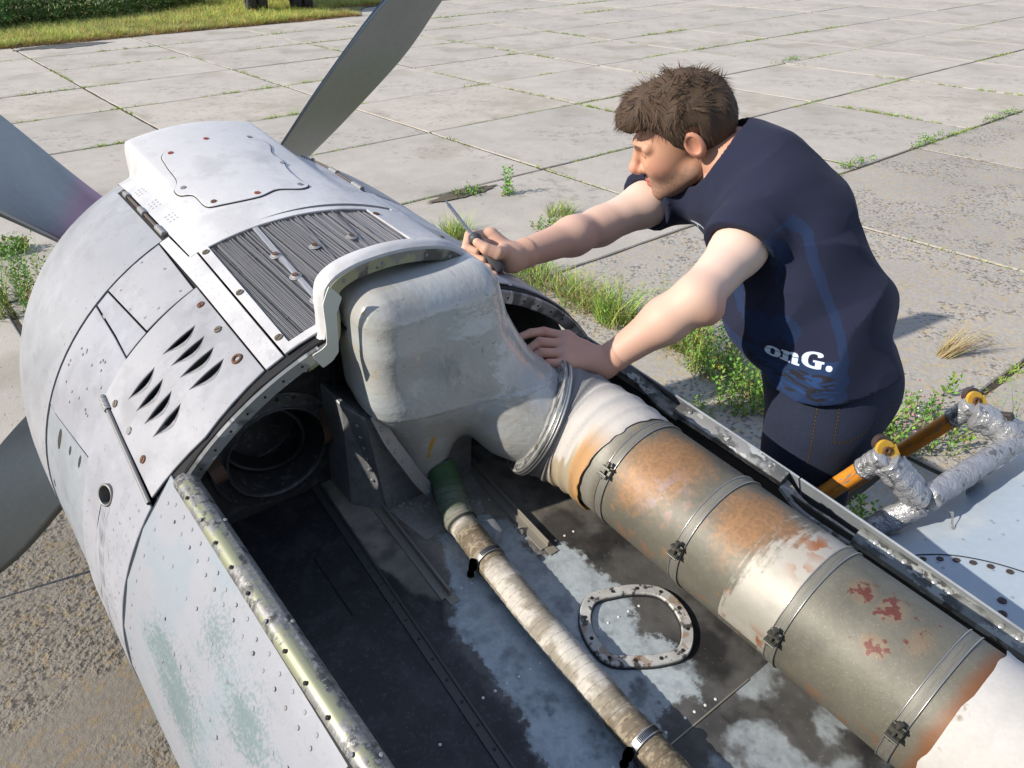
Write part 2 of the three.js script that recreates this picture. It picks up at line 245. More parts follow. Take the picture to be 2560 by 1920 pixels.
// the aft skin: chalky pale blue, rubbed through to teal primer in streaks
const aftT = colTex(1024, 1024, (u, v, o) => {   // u: arc 0..0.9 m down from the rim, v: s -0.9..0
  const x = u * 0.9, s = -0.9 + v * 0.9, n = fbm(u * 9, v * 9, 5), st = fbm(x * 60, s * 14, 5), sp = hash((u * 1024) | 0, (v * 1024) | 0), sp2 = vn(u * 300, v * 300);
  const blob = (cx, cs, rx, rs) => Math.exp(-(((x - cx) / rx) ** 2 + ((s - cs) / rs) ** 2));
  let w = 0.75 * blob(0.20, -0.13, 0.05, 0.06) + 0.9 * blob(0.23, -0.22, 0.06, 0.07) + 0.75 * blob(0.08, -0.25, 0.04, 0.05) + 0.9 * blob(0.11, -0.36, 0.05, 0.06) + 0.5 * blob(0.32, -0.35, 0.1, 0.1) + 0.6 * blob(0.15, -0.48, 0.08, 0.06);
  w = sstep(0.40, 0.95, w * 0.75 + 0.6 * st + 0.45 * sp2 + 0.15 * (sp - 0.5) - 0.3) * 0.9; const blue = sstep(0.48, 0.66, n);
  let k = 0.95 + 0.1 * (n - 0.5) + 0.05 * (sp - 0.5); if (sp > 0.997) k *= 0.7;
  o[0] = mix(mix(0.27, 0.235, blue), 0.125, w) * k; o[1] = mix(mix(0.282, 0.272, blue), 0.18, w) * k; o[2] = mix(mix(0.315, 0.305, blue), 0.187, w) * k;
});
const aftM = mat({ map: aftT, bumpMap: rep(skinB, 1), bumpScale: 0.003, roughness: 0.5 });
const seamM = mat({ rgb: [0.012, 0.012, 0.014], roughness: 0.9 });
const inkM = mat({ rgb: [0.010, 0.010, 0.011], roughness: 0.85 });
const rustA = mat({ rgb: [0.11, 0.05, 0.028], roughness: 0.75, metalness: 0.2 }), rustB = mat({ rgb: [0.13, 0.11, 0.085], roughness: 0.6, metalness: 0.4 }), redM = mat({ rgb: [0.25, 0.05, 0.03], roughness: 0.6 });
const steelM = mat({ rgb: [0.42, 0.42, 0.42], roughness: 0.35, metalness: 0.85 }), dullM = mat({ rgb: [0.22, 0.22, 0.215], roughness: 0.5, metalness: 0.6 });
const noiseG = colTex(512, 512, (u, v, o) => { const f = fbm(u * 8, v * 8, 6, 8), g = fbm(u * 60, v * 60, 3, 60); const k = 0.6 + 0.5 * f + 0.4 * (g - 0.5); o[0] = o[1] = o[2] = k; });
const darkT = colTex(512, 512, (u, v, o) => { const f = fbm(u * 6, v * 6, 6, 6), sp = hash((u * 512) | 0, (v * 512) | 0), w = sstep(0.6, 0.72, fbm(u * 16 + 3, v * 16, 5, 16)); let k = 0.7 + 0.6 * f; if (sp > 0.995) k += 3; o[0] = (0.022 + 0.028 * w) * k; o[1] = (0.023 + 0.028 * w) * k; o[2] = (0.024 + 0.028 * w) * k; });
const darkM = mat({ map: rep(darkT, 0.5), roughness: 0.62, bumpMap: rep(skinB, 0.6), bumpScale: 0.002 });
const primerT = colTex(512, 512, (u, v, o) => {   // worn rim: bare metal with flakes of yellow-green primer and dark grime
  const f = fbm(u * 10, v * 10, 6, 10), g = fbm(u * 7 + 5, v * 7, 6, 7), e = fbm(u * 40, v * 40, 3, 40), pr = sstep(0.54, 0.56, g + 0.1 * (e - 0.5)), dk = sstep(0.55, 0.68, f);
  o[0] = mix(mix(0.30, 0.12, dk), 0.40, pr); o[1] = mix(mix(0.30, 0.12, dk), 0.41, pr); o[2] = mix(mix(0.29, 0.11, dk), 0.29, pr);
});
const primerM = mat({ map: rep(primerT, 0.35), roughness: 0.42, metalness: 0.35 });
const wornT = colTex(512, 512, (u, v, o) => { const f = fbm(u * 8, v * 8, 6, 8), g = fbm(u * 14 + 5, v * 14, 6, 14), w = sstep(0.60, 0.63, g), dk = sstep(0.48, 0.66, f); const k = mix(0.27, 0.10, dk); o[0] = mix(k, 0.44, w); o[1] = mix(k * 1.02, 0.45, w); o[2] = mix(k, 0.44, w); });
const grimeRiv = mat({ rgb: [0.30, 0.29, 0.26], roughness: 0.5, metalness: 0.2 });
const wornM = mat({ map: rep(wornT, 0.3), roughness: 0.5, metalness: 0.25 });

// ---- curved panels cut from sheet: outline and holes in (arc metres, s metres), bent onto the nacelle
const tess = new TessellateModifier(0.035, 7);
function panelGeo(outline, holes, off, thick, bend, bevel = 0.0008) {
  const shp = new THREE.Shape(outline.map(([d, s]) => new THREE.Vector2(d * ARC, s)));
  for (const h of holes) shp.holes.push(new THREE.Path(h.map(([d, s]) => new THREE.Vector2(d * ARC, s))));
  let g = new THREE.ExtrudeGeometry(shp, { depth: thick - 2 * bevel, bevelEnabled: true, bevelSize: bevel, bevelOffset: -bevel, bevelThickness: bevel, bevelSegments: 1, steps: 1, curveSegments: 8 });
  g = tess.modify(g.index ? g.toNonIndexed() : g);
  const p = g.attributes.position, uv = new Float32Array(p.count * 2);
  for (let i = 0; i < p.count; i++) { const x = p.getX(i), s = p.getY(i), z = p.getZ(i) - thick + bevel; uv[2 * i] = x; uv[2 * i + 1] = s; const q = (bend ?? S)(x / ARC, s, off + z); p.setXYZ(i, q.x, q.y, q.z); }
  g.setAttribute('uv', new THREE.BufferAttribute(uv, 2)); g.deleteAttribute('normal');
  return toCreasedNormals(g, 0.5);
}
const rect = (d0, d1, s0, s1, n = 1) => [[d0, s0], [d1, s0], [d1, s1], [d0, s1]];
function panel(name, outline, m, o = {}) { const q = mesh(name, panelGeo(outline, o.holes ?? [], o.off ?? 0, o.thick ?? 0.004, o.bend), m, o.parent ?? craft); if (o.label) q.userData.label = o.label; return q; }
// fasteners
const rivetG = new THREE.SphereGeometry(1, 8, 3, 0, 2 * Math.PI, 0, Math.PI / 2).scale(1, 0.45, 1);
const flushG = new THREE.CylinderGeometry(0.86, 1, 0.12, 8, 1).translate(0, 0.06, 0);
const half = (sgn) => { const s = new THREE.Shape(); const a0 = Math.asin(0.12); s.absarc(0, 0, 1, a0, Math.PI - a0, false); s.closePath(); const g = new THREE.ExtrudeGeometry(s, { depth: 0.28, bevelEnabled: false, curveSegments: 7 }); if (sgn < 0) g.rotateZ(Math.PI); return g.rotateX(-Math.PI / 2); };
const screwG = merge([half(1), half(-1), new THREE.CylinderGeometry(1.02, 1.06, 0.12, 14).translate(0, 0.04, 0)]);
const UP = V(0, 1, 0), qTmp = new THREE.Quaternion();
function fix(name, geo, m, parent, pos, nrm, r, spin = 0) { const q = mesh(name, geo, m, parent); q.position.copy(pos); q.quaternion.setFromUnitVectors(UP, nrm).multiply(qTmp.setFromAxisAngle(UP, spin)); q.scale.setScalar(r); return q; }
const screwMs = [rustA, rustB, rustB, dullM];
let nScrew = 0;
const screw = (parent, d, s, off = 0.0005, r = 0.006, m) => fix('screw', screwG, m ?? screwMs[nScrew++ % 4], parent, S(d, s, off), SN(d, s), r, nScrew * 1.3);
const rivet = (parent, d, s, r = 0.003, m = rivS, off = 0) => fix('rivet', flushG, m, parent, S(d, s, off), SN(d, s), r);
const dome = (parent, pos, nrm, r = 0.0035, m = darkM) => fix('rivet', rivetG, m, parent, pos, nrm, r);

// ---- nose cowl, a turned ring
{
  const ss = [], prof = []; for (let s = 0.509; s < 1.07; s += 0.015) ss.push(s); ss.push(1.07);
  const pts = ss.map((s) => [rho(s), s]); pts.push([0.345, 1.075], [0.335, 1.06], [0.36, 0.99], [0.42, 0.9], [0.5, 0.75], [0.53, 0.6], [0.534, 0.509]);
  const n = 120, g = grid(n, pts.length, (u, v) => { const q = pts[Math.round(v * pts.length) % pts.length], a = u * 2 * Math.PI; return V(q[0] * Math.sin(a), q[0] * Math.cos(a), -q[1]); }, (u, v) => [u * 3.4, pts[Math.round(v * pts.length) % pts.length][1]]);
  const c = mesh('nose_cowl', toCreasedNormals(g, 0.5), skinN, craft); c.userData.label = 'smooth pale grey nose ring with a grimy streaked edge';
  for (let i = 0; i < 26; i++) { const d = -30 - i * 2.9; if (i % 3) rivet(c, d, 0.53, 0.0026, rivS, 0.0002); }
  mesh('gap_backing', panelGeo(rect(-179, 179, 0.49, 0.515), [], -0.005, 0.004), seamM, craft);  // near-black strip lying behind the gap between cowl panels
}
// ---- mid ring and its side panels
const mid = panel('side_panel', [[-26, 0.311], [-25.2, 0.5035], [-38.5, 0.5035], [-37.2, 0.3135]], skinS);
for (const [d, s] of [[-28, 0.33], [-33, 0.335], [-36, 0.345], [-30, 0.49], [-36.5, 0.47], [-37.3, 0.40], [-27.5, 0.42]]) rivet(mid, d, s, 0.0032, dullM);
const strip = panel('filler_panel', [[-37.6, 0.3135], [-38.9, 0.5035], [-42.2, 0.5035], [-42.6, 0.385], [-43.2, 0.3135]], skinM2, { off: -0.0015 });
const side = panel('side_panel', [[-43.6, 0.3], [-43.0, 0.385], [-42.6, 0.5035], [-65.5, 0.5035], [-65.5, 0.47], [-62.4, 0.27], [-53.4, 0.285]], skinM2, { off: -0.001 });
seed(5); for (let i = 0; i < 20; i++) rivet(side, rr(-61, -46), rr(0.325, 0.48), 0.0028, i % 4 ? rivA : dullM);
const low = panel('side_panel', [[-65.8, 0.5035], [-65.8, 0.468], [-62.7, 0.262], [-89.5, 0.225], [-89.5, 0.5035]], skinM3, { off: -0.002, label: 'bluish side panel with dark oily drips' });
const spotM = mat({ rgb: [0.025, 0.022, 0.02], roughness: 0.8 });
{ // oil drips that stand on the panel as dried crust
  for (const [d, s, w, h] of [[-68.6, 0.423, 0.010, 0.022], [-67, 0.359, 0.006, 0.010], [-65.8, 0.305, 0.006, 0.013], [-83, 0.47, 0.005, 0.010]]) { const g = new THREE.SphereGeometry(1, 12, 6).scale(h, 0.0012, w), q = fix('oil_drip', g, spotM, low, S(d, s, -0.0022), SN(d, s), 1); q.quaternion.setFromRotationMatrix(new THREE.Matrix4().makeBasis(V(Math.cos(d * D2R), -Math.sin(d * D2R), 0), SN(d, s), V(0, 0, 1))); }
}
panel('belly_panel', rect(-135, -90, 0.23, 0.5035), skinM3, { off: -0.002 });
panel('belly_panel', rect(-225, -135.6, 0.23, 0.5035), skinM3, { off: -0.002 });
panel('side_panel', rect(26, 90, 0.311, 0.5035), skinM); panel('belly_panel', rect(90.4, 134.6, 0.311, 0.5035), skinM3);
mesh('gap_backing', panelGeo(rect(-179, 179, 0.285, 0.325), [], -0.006, 0.004), seamM, craft);
mesh('gap_backing', panelGeo([[-27.5, 0.0], [-27.5, 0.5], [-24, 0.5], [-24, 0.0]], [], -0.0055, 0.003), seamM, craft);
// ---- louvred panels, left and right
function lens(d0, d1, s0, bulge) { const p = []; for (let i = 0; i <= 12; i++) { const t = i / 12; p.push([mix(d0, d1, t), s0 + mix(0, -0.006, t) + 0.002 * Math.sin(t * Math.PI)]); } for (let i = 11; i > 0; i--) { const t = i / 12; p.push([mix(d0, d1, t), s0 + mix(0, -0.006, t) - bulge * Math.sin(t * Math.PI) * (0.55 + 0.9 * t)]); } return p; }
for (const sg of [1, -1]) {
  const hs = [];
  for (let k = 0; k < 4; k++) { hs.push(lens(-37.5, -29.9, 0.2265 - 0.0395 * k, 0.0185), lens(-47.3, -39.9, 0.2265 - 0.0395 * k, 0.0185)); }
  const fl = (pts) => (sg > 0 ? pts : pts.map(([d, s]) => [-d, s]).reverse());
  const q = panel('louvre_panel', fl([[-26.3, 0.016], [-25.4, 0.306], [-43.2, 0.304], [-51.3, 0.298], [-53.6, 0.03], [-40, 0.004]]), skinS, { holes: hs.map(fl), off: 0.0015, label: 'louvred side panel with two rows of four slots' });
  for (const h of hs) { // the pressed hood over each slot
    const g = grid(12, 5, (u, v) => { const d = mix(h[0][0], h[12][0], u) * sg, s0 = h[0][1] + mix(0, -0.006, u) - (0.0187 * (0.55 + 0.9 * u)) * Math.sin(Math.PI * u); return S(d, s0 - 0.0065 * v * Math.sin(Math.PI * u), 0.0012 + 0.0028 * Math.sin(Math.PI * u) * (1 - v) * (1 - v)); });
    mesh('louvre', g, skinS, q);
  }
  for (const [d, s] of [[-26.9, 0.255], [-27.5, 0.169], [-50, 0.254], [-50.5, 0.175], [-51.1, 0.099]]) screw(q, d * sg, s, 0.0015, 0.0066);
  const ly = mesh('eyelet', new THREE.TorusGeometry(0.0072, 0.0028, 6, 16).rotateX(Math.PI / 2), rustA, q); ly.position.copy(S(-28.3 * sg, 0.078, 0.002)); ly.quaternion.setFromUnitVectors(UP, SN(-28.3 * sg, 0.078));
}
// ---- lower skin with the drain port, and the long strip beside the louvres
const drop = [[-54.6, 0.018], [-51.6, 0.296], [-58.3, 0.274], [-65.5, 0.25], [-90, 0.215], [-110, 0.2], [-130, 0.2], [-130, 0.019], [-90, 0.019]];
const portHole = []; for (let i = 0; i < 20; i++) { const a = i / 20 * 2 * Math.PI; portHole.push([-61.9 + 0.0165 / ARC * Math.cos(a), 0.152 + 0.0165 * Math.sin(a)]); }
const skirt = panel('lower_skin', drop, skinM2, { holes: [portHole], off: 0.003, label: 'riveted lower skin with a round drain port' });
seed(9); for (let i = 0; i < 60; i++) { const col = i % 5, d = -57 - Math.floor(i / 5) * 2.6 - rr(0, 0.6), s = [0.04, 0.055, 0.085, 0.10, 0.215][col] + rr(-0.004, 0.004); if (d < -84) continue; rivet(skirt, d, s, 0.0027, i % 6 ? rivA : dullM, 0.003); }
{ const c = S(-61.9, 0.152, 0), n = SN(-61.9, 0.152), g = new THREE.LatheGeometry([[0.0145, -0.05], [0.0145, 0.008], [0.0168, 0.0095], [0.019, 0.008], [0.0185, 0.002], [0.0185, -0.003]].map((q) => new THREE.Vector2(...q)), 28); const q = mesh('drain_port', g, dullM, skirt); q.position.copy(c); q.quaternion.setFromUnitVectors(UP, n.clone().add(V(0, 0, 0.25)).normalize()); }
{ const pts = [], N = 14; for (let i = 0; i <= N; i++) { const t = i / N; pts.push(S(mix(-51.4, -54.3, t), mix(0.298, 0.024, t), 0.0045)); } const q = mesh('seal_strip', tube(pts, 0.0036, 40, 8), dullM, craft); const a = mesh('strip_end', tube(pts.slice(0, 3), 0.0058, 8, 8), wornM, q); }
// ---- aft skins
const aftBend = (d, s, o) => S(d, s, o);
function aftSkin(d0, d1, s0, s1, m, off) { const g = panelGeo(rect(d0, d1, s0, s1), [], off, 0.004); const uv = g.attributes.uv; for (let i = 0; i < uv.count; i++) uv.setXY(i, (-48 * ARC - uv.getX(i)) / 0.9, (uv.getY(i) + 0.9) / 0.9); return mesh('aft_skin', g, m, craft); }
const aftL = aftSkin(-130, -48.3, -0.52, 0.0165, aftM, 0.001); aftL.userData.label = 'chalky blue-grey skin rubbed through in teal streaks';
aftSkin(-130, -49.6, -1.3, -0.5225, aftM, 0.001);
seed(21); for (let i = 0; i < 75; i++) { const lane = i % 5; let d, s; if (lane === 0) { d = -50.2 - rr(0, 0.6); s = -0.03 - i * 0.0062; } else if (lane === 1) { d = -52.4; s = -0.04 - i * 0.006; } else if (lane === 2) { d = -57 - (i % 3) * 0.8; s = -0.02 - i * 0.006; } else if (lane === 3) { d = -50 - i * 0.5; s = -0.012; } else { d = -64 - rr(0, 8); s = -0.05 - i * 0.005; } rivet(aftL, d, s, 0.003, aftRiv(), 0.001); }
function aftRiv() { return rnd() < 0.88 ? rivA : dullM; }
for (const [s0, s1] of [[-1.3, -0.5225], [-0.52, 0.0165]]) { aftSkin(55.8, 135, s0, s1, skinM3, 0); }
mesh('belly_skin', panelGeo(rect(130.5, 229.5, -1.3, 0.2), [], 0, 0.004), skinM3, craft);
mesh('gap_backing', panelGeo(rect(-135, -47, -0.53, 0.035), [], -0.006, 0.003), seamM, craft);  // near-black sheet behind the aft skin and its gaps

// ---- top panel: frame round the cooling screen
const topHole = [[-18.6, 0.392], [-12, 0.386], [-4, 0.379], [4, 0.374], [14.9, 0.366], [15.4, 0.05], [8, 0.03], [-20.4, 0.033]];
const cover = panel('screen_frame', [[-20.6, 0.407], [-22.2, 0.014], [0, 0.012], [24.5, 0.012], [24.5, 0.375], [12, 0.385], [0, 0.396], [-10, 0.403]], skinM, { holes: [topHole.slice().reverse()], off: 0.0035 });
for (const [d, s, m] of [[-19.7, 0.379, rustB], [-20.5, 0.213, rustB], [-21.1, 0.054, rustB], [15.6, 0.339, rustA], [16.4, 0.2, rustB]]) screw(cover, d, s, 0.0035, 0.0066, m);
for (let i = 0; i < 12; i++) rivet(cover, -19.85 - 0.125 * i, 0.35 - 0.028 * i, 0.0024, rivT, 0.0035);
const edge = panel('edge_strip', [[-22.6, 0.014], [-21.0, 0.400], [-22.6, 0.402], [-22.75, 0.503], [-24.9, 0.503], [-25.1, 0.305], [-26.0, 0.014]], skinM, { off: 0.002 });
seed(31); for (let i = 0; i < 26; i++) rivet(edge, mix(-23.5, -24.7, i % 2), 0.03 + Math.floor(i / 2) * 0.027, 0.0026, rivT, 0.002);
panel('edge_strip', [[24.9, 0.012], [24.9, 0.385], [22.7, 0.385], [22.7, 0.503], [25.8, 0.503], [25.8, 0.012]], skinM, { off: 0.002 });
// the screen: finned mesh with straps and studs
{
  const base = mesh('cooling_screen', panelGeo(rect(-21, 17, 0.02, 0.4), [], -0.03, 0.002), mat({ rgb: [0.28, 0.28, 0.30], roughness: 0.5, metalness: 0.5 }), craft); base.userData.label = 'dark finned wire-mesh cooling screen';
  const fins = [], A = []; seed(41);
  for (let i = 0; i < 118; i++) {
    const d0 = -20.6 + i * 0.314 + rr(-0.05, 0.05), h = rr(0.4, 1) > 0.55 ? rr(-0.004, 0.0006) : rr(-0.012, -0.004), w = rr(0.035, 0.085), ph = rr(0, 9), N = 22;
    fins.push(grid(4, N, (u, v) => { const s = 0.026 + 0.366 * v, wob = 0.14 * (vn(s * 16 + ph, i * 0.37) - 0.5), k = [[-1, -0.016], [-1, -0.0008], [0, 0], [1, -0.0008], [1, -0.016]][Math.round(u * 4)]; return S(d0 + wob + w * k[0], s, h + k[1] + 0.0015 * (vn(s * 30, i) - 0.5)); }));
  }
  const f1 = mesh('screen_fin', merge(fins), mat({ rgb: [0.28, 0.28, 0.30], roughness: 0.45, metalness: 0.55 }), base); tag(f1, undefined, null, null, 'stuff');
  const wires = []; for (let k = 0; k < 78; k++) { const s = 0.03 + k * 0.0046, w = 0.00045; wires.push(grid(30, 1, (u, v) => S(-20.6 + 37 * u, s + w * (v - 0.5), 0.0006 + 0.0006 * Math.sin(u * 210)))); }
  const f2 = mesh('screen_wire', merge(wires), mat({ rgb: [0.5, 0.5, 0.51], roughness: 0.4, metalness: 0.6 }), base); tag(f2, undefined, null, null, 'stuff');
  for (const [d, e] of [[-9.1, -11.9], [-0.6, -4.5], [7.1, 3.2]]) { const wide = d < -5; mesh('strap', grid(2, 24, (u, v) => S(mix(d, e, v) + (wide ? 0.55 : 0.22) * (u * 2 - 1), mix(0.385, 0.06, v), 0.0022 - 0.0008 * Math.abs(2 * u - 1) + (wide ? 0 : 0.0008 * Math.sin(v * 70)))), wide ? skinM2 : dullM, base); }
  for (const [d, s] of [[-10.7, 0.262], [-11.2, 0.176], [-3.7, 0.242], [4.0, 0.241], [-11.9, 0.09]]) { const st = fix('stud', new THREE.LatheGeometry([[0, 0.004], [0.005, 0.0036], [0.006, 0.002], [0.0075, 0.0014], [0.0105, 0.0006], [0.011, 0]].map((q) => new THREE.Vector2(...q)), 14), wornM, base, S(d, s, 0.002), SN(d, s), 1); fix('screw', screwG, rustA, st, V(0, 0.0032, 0), UP, 0.005, d); }
}
// ---- intake hood
const hoodR = (s) => mix(0.5435, 0.5635, sstep(0.38, 0.95, s) * 0.6 + 0.4 * clamp((s - 0.38) / 0.55));
function hood(d, s, off = 0) { // radius of the hood skin at an angle and station
  const w = 1 - sstep(14.6, 19.2, Math.abs(d + 0.0)), front = 1 - sstep(0.925, 0.965, s) * 0.4, r0 = rho(s) + 0.0026; const r = mix(r0, Math.max(r0, hoodR(s) * (front < 1 ? mix(1, 0.985, (1 - front) / 0.4) : 1)), w) + off, a = d * D2R; return V(r * Math.sin(a), r * Math.cos(a), -s);
}
{
  const outer = grid(90, 70, (u, v) => hood(mix(-22.4, 22.4, u), mix(0.395 + 0.008 * Math.cos((u - 0.5) * 3), 0.962, v)), (u, v) => [mix(-22.4, 22.4, u) * ARC, mix(0.39, 0.962, v)]);
  const lip = grid(90, 6, (u, v) => { const d = mix(-22.4, 22.4, u), q = hood(d, 0.962); const r = Math.hypot(q.x, q.y), k = mix(r, Math.min(r, rho(0.962) - 0.004), v * v) / r; return V(q.x * k, q.y * k, -0.962 - 0.01 * Math.sin(v * Math.PI * 0.5) + 0.03 * v * v); }, (u, v) => [u, v]);
  const rear = grid(60, 1, (u, v) => hood(mix(-22.4, 22.4, u), 0.395 + 0.008 * Math.cos((u - 0.5) * 3), -0.005 * v));
  const h = mesh('intake_hood', merge([outer, lip, rear]), skinM, craft); h.userData.label = 'raised white air intake hood on top of the cowl';
  const Hd = (d, s, o) => hood(d, s, o), hn = (d, s) => { const a = hood(d + 0.4, s), b = hood(d - 0.4, s), c = hood(d, s + 0.01), e = hood(d, s - 0.01); return a.sub(b).cross(c.sub(e)).normalize().multiplyScalar(1); };
  const out = [[-11.2, 0.80], [-0.8, 0.835], [9.5, 0.815], [11.4, 0.75], [9.4, 0.69], [9.8, 0.645], [8.6, 0.60], [8.2, 0.53], [8.6, 0.50], [6.4, 0.487], [1.5, 0.50], [-3, 0.487], [-10.4, 0.505], [-12.9, 0.52], [-13.3, 0.585], [-15.2, 0.605], [-15.3, 0.635], [-13.6, 0.66], [-12.6, 0.745]];
  const smoothOut = new THREE.CatmullRomCurve3(out.map(([d, s]) => V(d * ARC, s, 0)), true, 'centripetal').getPoints(90).slice(0, -1).map((p) => [p.x / ARC, p.y]);
  mesh('cover_gap', panelGeo(smoothOut.map(([d, s]) => { const cx = -2, cs = 0.66; return [cx + (d - cx) * 1.016, cs + (s - cs) * 1.016]; }), [], 0.0016, 0.0014, Hd), seamM, h);
  const ac = panel('access_cover', smoothOut, skinM, { off: 0.0030, thick: 0.0022, bend: Hd, parent: craft });
  const sm = [redM, redM, dullM, skinM2, skinM2, redM, rustA, skinM2];
  [[-9.8, 0.79], [-0.7, 0.815], [8.8, 0.80], [9.0, 0.63], [7.0, 0.507], [-2.8, 0.502], [-11.2, 0.526], [-13.6, 0.625]].forEach(([d, s], i) => { const n = hn(d, s); if (n.y < 0) n.negate(); fix('screw', screwG, sm[i], ac, hood(d, s, 0.0030), n, 0.0056, i * 0.9); });
  for (const [cd, cs] of [[-20.4, 0.735], [-20.2, 0.645], [-19.6, 0.56], [20.4, 0.74], [20.2, 0.6], [19.8, 0.5]]) for (let i = 0; i < 9; i++) rivet(h, cd + ((i % 3) - 1) * 0.85, cs + (Math.floor(i / 3) - 1) * 0.013, 0.0024, rivS, 0.0028);
  // hinges
  for (const sg of [-1, 1]) {
    const P = (s) => S(23.1 * sg, s, 0.0035), hg = mesh('hinge', tube([0.515, 0.6, 0.7, 0.8].map(P), 0.0032, 24, 8), mat({ rgb: [0.14, 0.11, 0.09], roughness: 0.5, metalness: 0.5 }), craft);
    for (const [a, b] of [[0.515, 0.555], [0.628, 0.66], [0.745, 0.772]]) mesh('hinge_knuckle', cyl(P(a), P(b), 0.0062, 0.0062, 12), wornM, hg);
    mesh('hinge_gap', panelGeo(rect(22.4 * sg, 24.2 * sg, 0.5, 0.82).map(([d, s]) => [d, s]).sort(() => 0), [], 0.0004, 0.0008), seamM, hg);
  }
}
// ---- rear frame of the cowl
function frame(d0, d1) {
  const path = [], nr = []; for (let i = 0; i <= 40; i++) { const d = mix(d0, d1, i / 40) * D2R; path.push(V(0.5335 * Math.sin(d), 0.5335 * Math.cos(d), 0)); nr.push(V(Math.sin(d), Math.cos(d), 0)); }
  const g = sweep(path, nr, V(0, 0, 1), [[0, -0.02], [0.0015, 0.004], [-0.002, 0.0085], [-0.022, 0.0085], [-0.024, 0.006], [-0.006, 0.005], [-0.004, -0.02]]); uvBy(g, (x, y, z) => [Math.atan2(x, y) * 0.5, z + y]);
  const q = mesh('cowl_frame', g, d0 < 0 ? wornM : wornM, craft); q.userData.label = 'worn metal frame along the rear edge of the cowl';
  for (let i = 1; i < 8; i++) { const d = mix(d0, d1, i / 8) * D2R; fix('hole', new THREE.CylinderGeometry(0.0022, 0.0022, 0.001, 8), inkM, q, V(0.5215 * Math.sin(d), 0.5215 * Math.cos(d), 0.0088), V(0, 0, 1), 1); }
}
frame(-48.5, -17.5); frame(19, 56.5);
mesh('gap_backing', panelGeo(rect(-49, 56.5, -0.004, 0.03), [], -0.003, 0.003), seamM, craft);
// ---- collar round the duct opening
{
  const outer = vecs([-0.19, 0.497, 0], [-0.17, 0.505, 0], [-0.152, 0.517, 0], [-0.148, 0.545, 0], [-0.148, 0.576, 0], [-0.139, 0.607, 0], [-0.108, 0.627, 0], [-0.03, 0.636, 0], [0.05, 0.626, 0], [0.095, 0.61, 0], [0.13, 0.582, 0], [0.158, 0.545, 0], [0.185, 0.51, 0]);
  const path = new THREE.CatmullRomCurve3(outer, false, 'centripetal').getPoints(70), nr = path.map((p, i) => { const a = path[Math.max(0, i - 1)], b = path[Math.min(70, i + 1)], t = b.clone().sub(a).normalize(); return V(-t.y, t.x, 0); });
  const cg = sweep(path, nr, V(0, 0, 1), [[-0.06, -0.040], [-0.014, -0.036], [-0.004, -0.028], [0, -0.016], [-0.001, -0.003], [-0.005, 0.003], [-0.010, 0.004], [-0.010, 0.000], [-0.007, -0.002], [-0.006, -0.024], [-0.018, -0.032], [-0.061, -0.036]]); uvBy(cg, (x, y, z) => [x * 0.7 + y, z + x * 0.4]);
  const c = mesh('duct_collar', cg, skinM, craft); c.userData.label = 'rolled metal collar arching over the duct';
  const fg = sweep(path, nr, V(0, 0, 1), [[-0.010, -0.004], [-0.010, 0.006], [-0.028, 0.007], [-0.030, 0.004], [-0.03, -0.03], [-0.026, -0.03], [-0.024, -0.004]]); uvBy(fg, (x, y, z) => [x, y]);
  const fl = mesh('collar_flange', fg, mat({ map: rep(primerT, 0.5, 0.3, 0.1), roughness: 0.5, metalness: 0.3, rgb: [0.75, 0.72, 0.66] }), craft);
  for (let i = 10; i < 66; i += 6) { const p = path[i].clone().addScaledVector(nr[i], -0.019); p.z = 0.0068; fix(i % 12 ? 'rivet' : 'screw', i % 12 ? rivetG : screwG, i % 12 ? skinM2 : dullM, fl, p, V(0, 0, 1), 0.0034); }
  const ring = mesh('sight_ring', new THREE.TorusGeometry(0.03, 0.0045, 8, 30).scale(1, 1, 1.5).rotateX(Math.PI / 2 - 0.1), skinM2, craft); ring.position.copy(S(-3.4, 0.07, 0.012)); ring.rotation.z = 0.06;
  const ts = [[-0.144, 0.619], [-0.126, 0.597], [-0.136, 0.573], [-0.1375, 0.527], [-0.138, 0.504], [-0.148, 0.491], [-0.164, 0.484], [-0.172, 0.496], [-0.18, 0.514], [-0.166, 0.519], [-0.157, 0.526], [-0.1555, 0.554], [-0.156, 0.594]];
  const tg = new THREE.ExtrudeGeometry(new THREE.Shape(new THREE.CatmullRomCurve3(ts.map((q) => V(q[0], q[1], 0)), true, 'catmullrom', 0.15).getPoints(60).map((p) => new THREE.Vector2(p.x, p.y))), { depth: 0.0016, bevelEnabled: false });
  const tp = tg.attributes.position; for (let i = 0; i < tp.count; i++) tp.setZ(i, tp.getZ(i) + 0.03 - 0.12 * Math.max(0, 0.53 - tp.getY(i)) ); tg.computeVertexNormals();
  const tab = mesh('torn_tab', tg, mat({ rgb: [0.62, 0.63, 0.57], roughness: 0.5 }), craft); tab.userData.label = 'loose torn tab of pale sheet at the collar end';
}
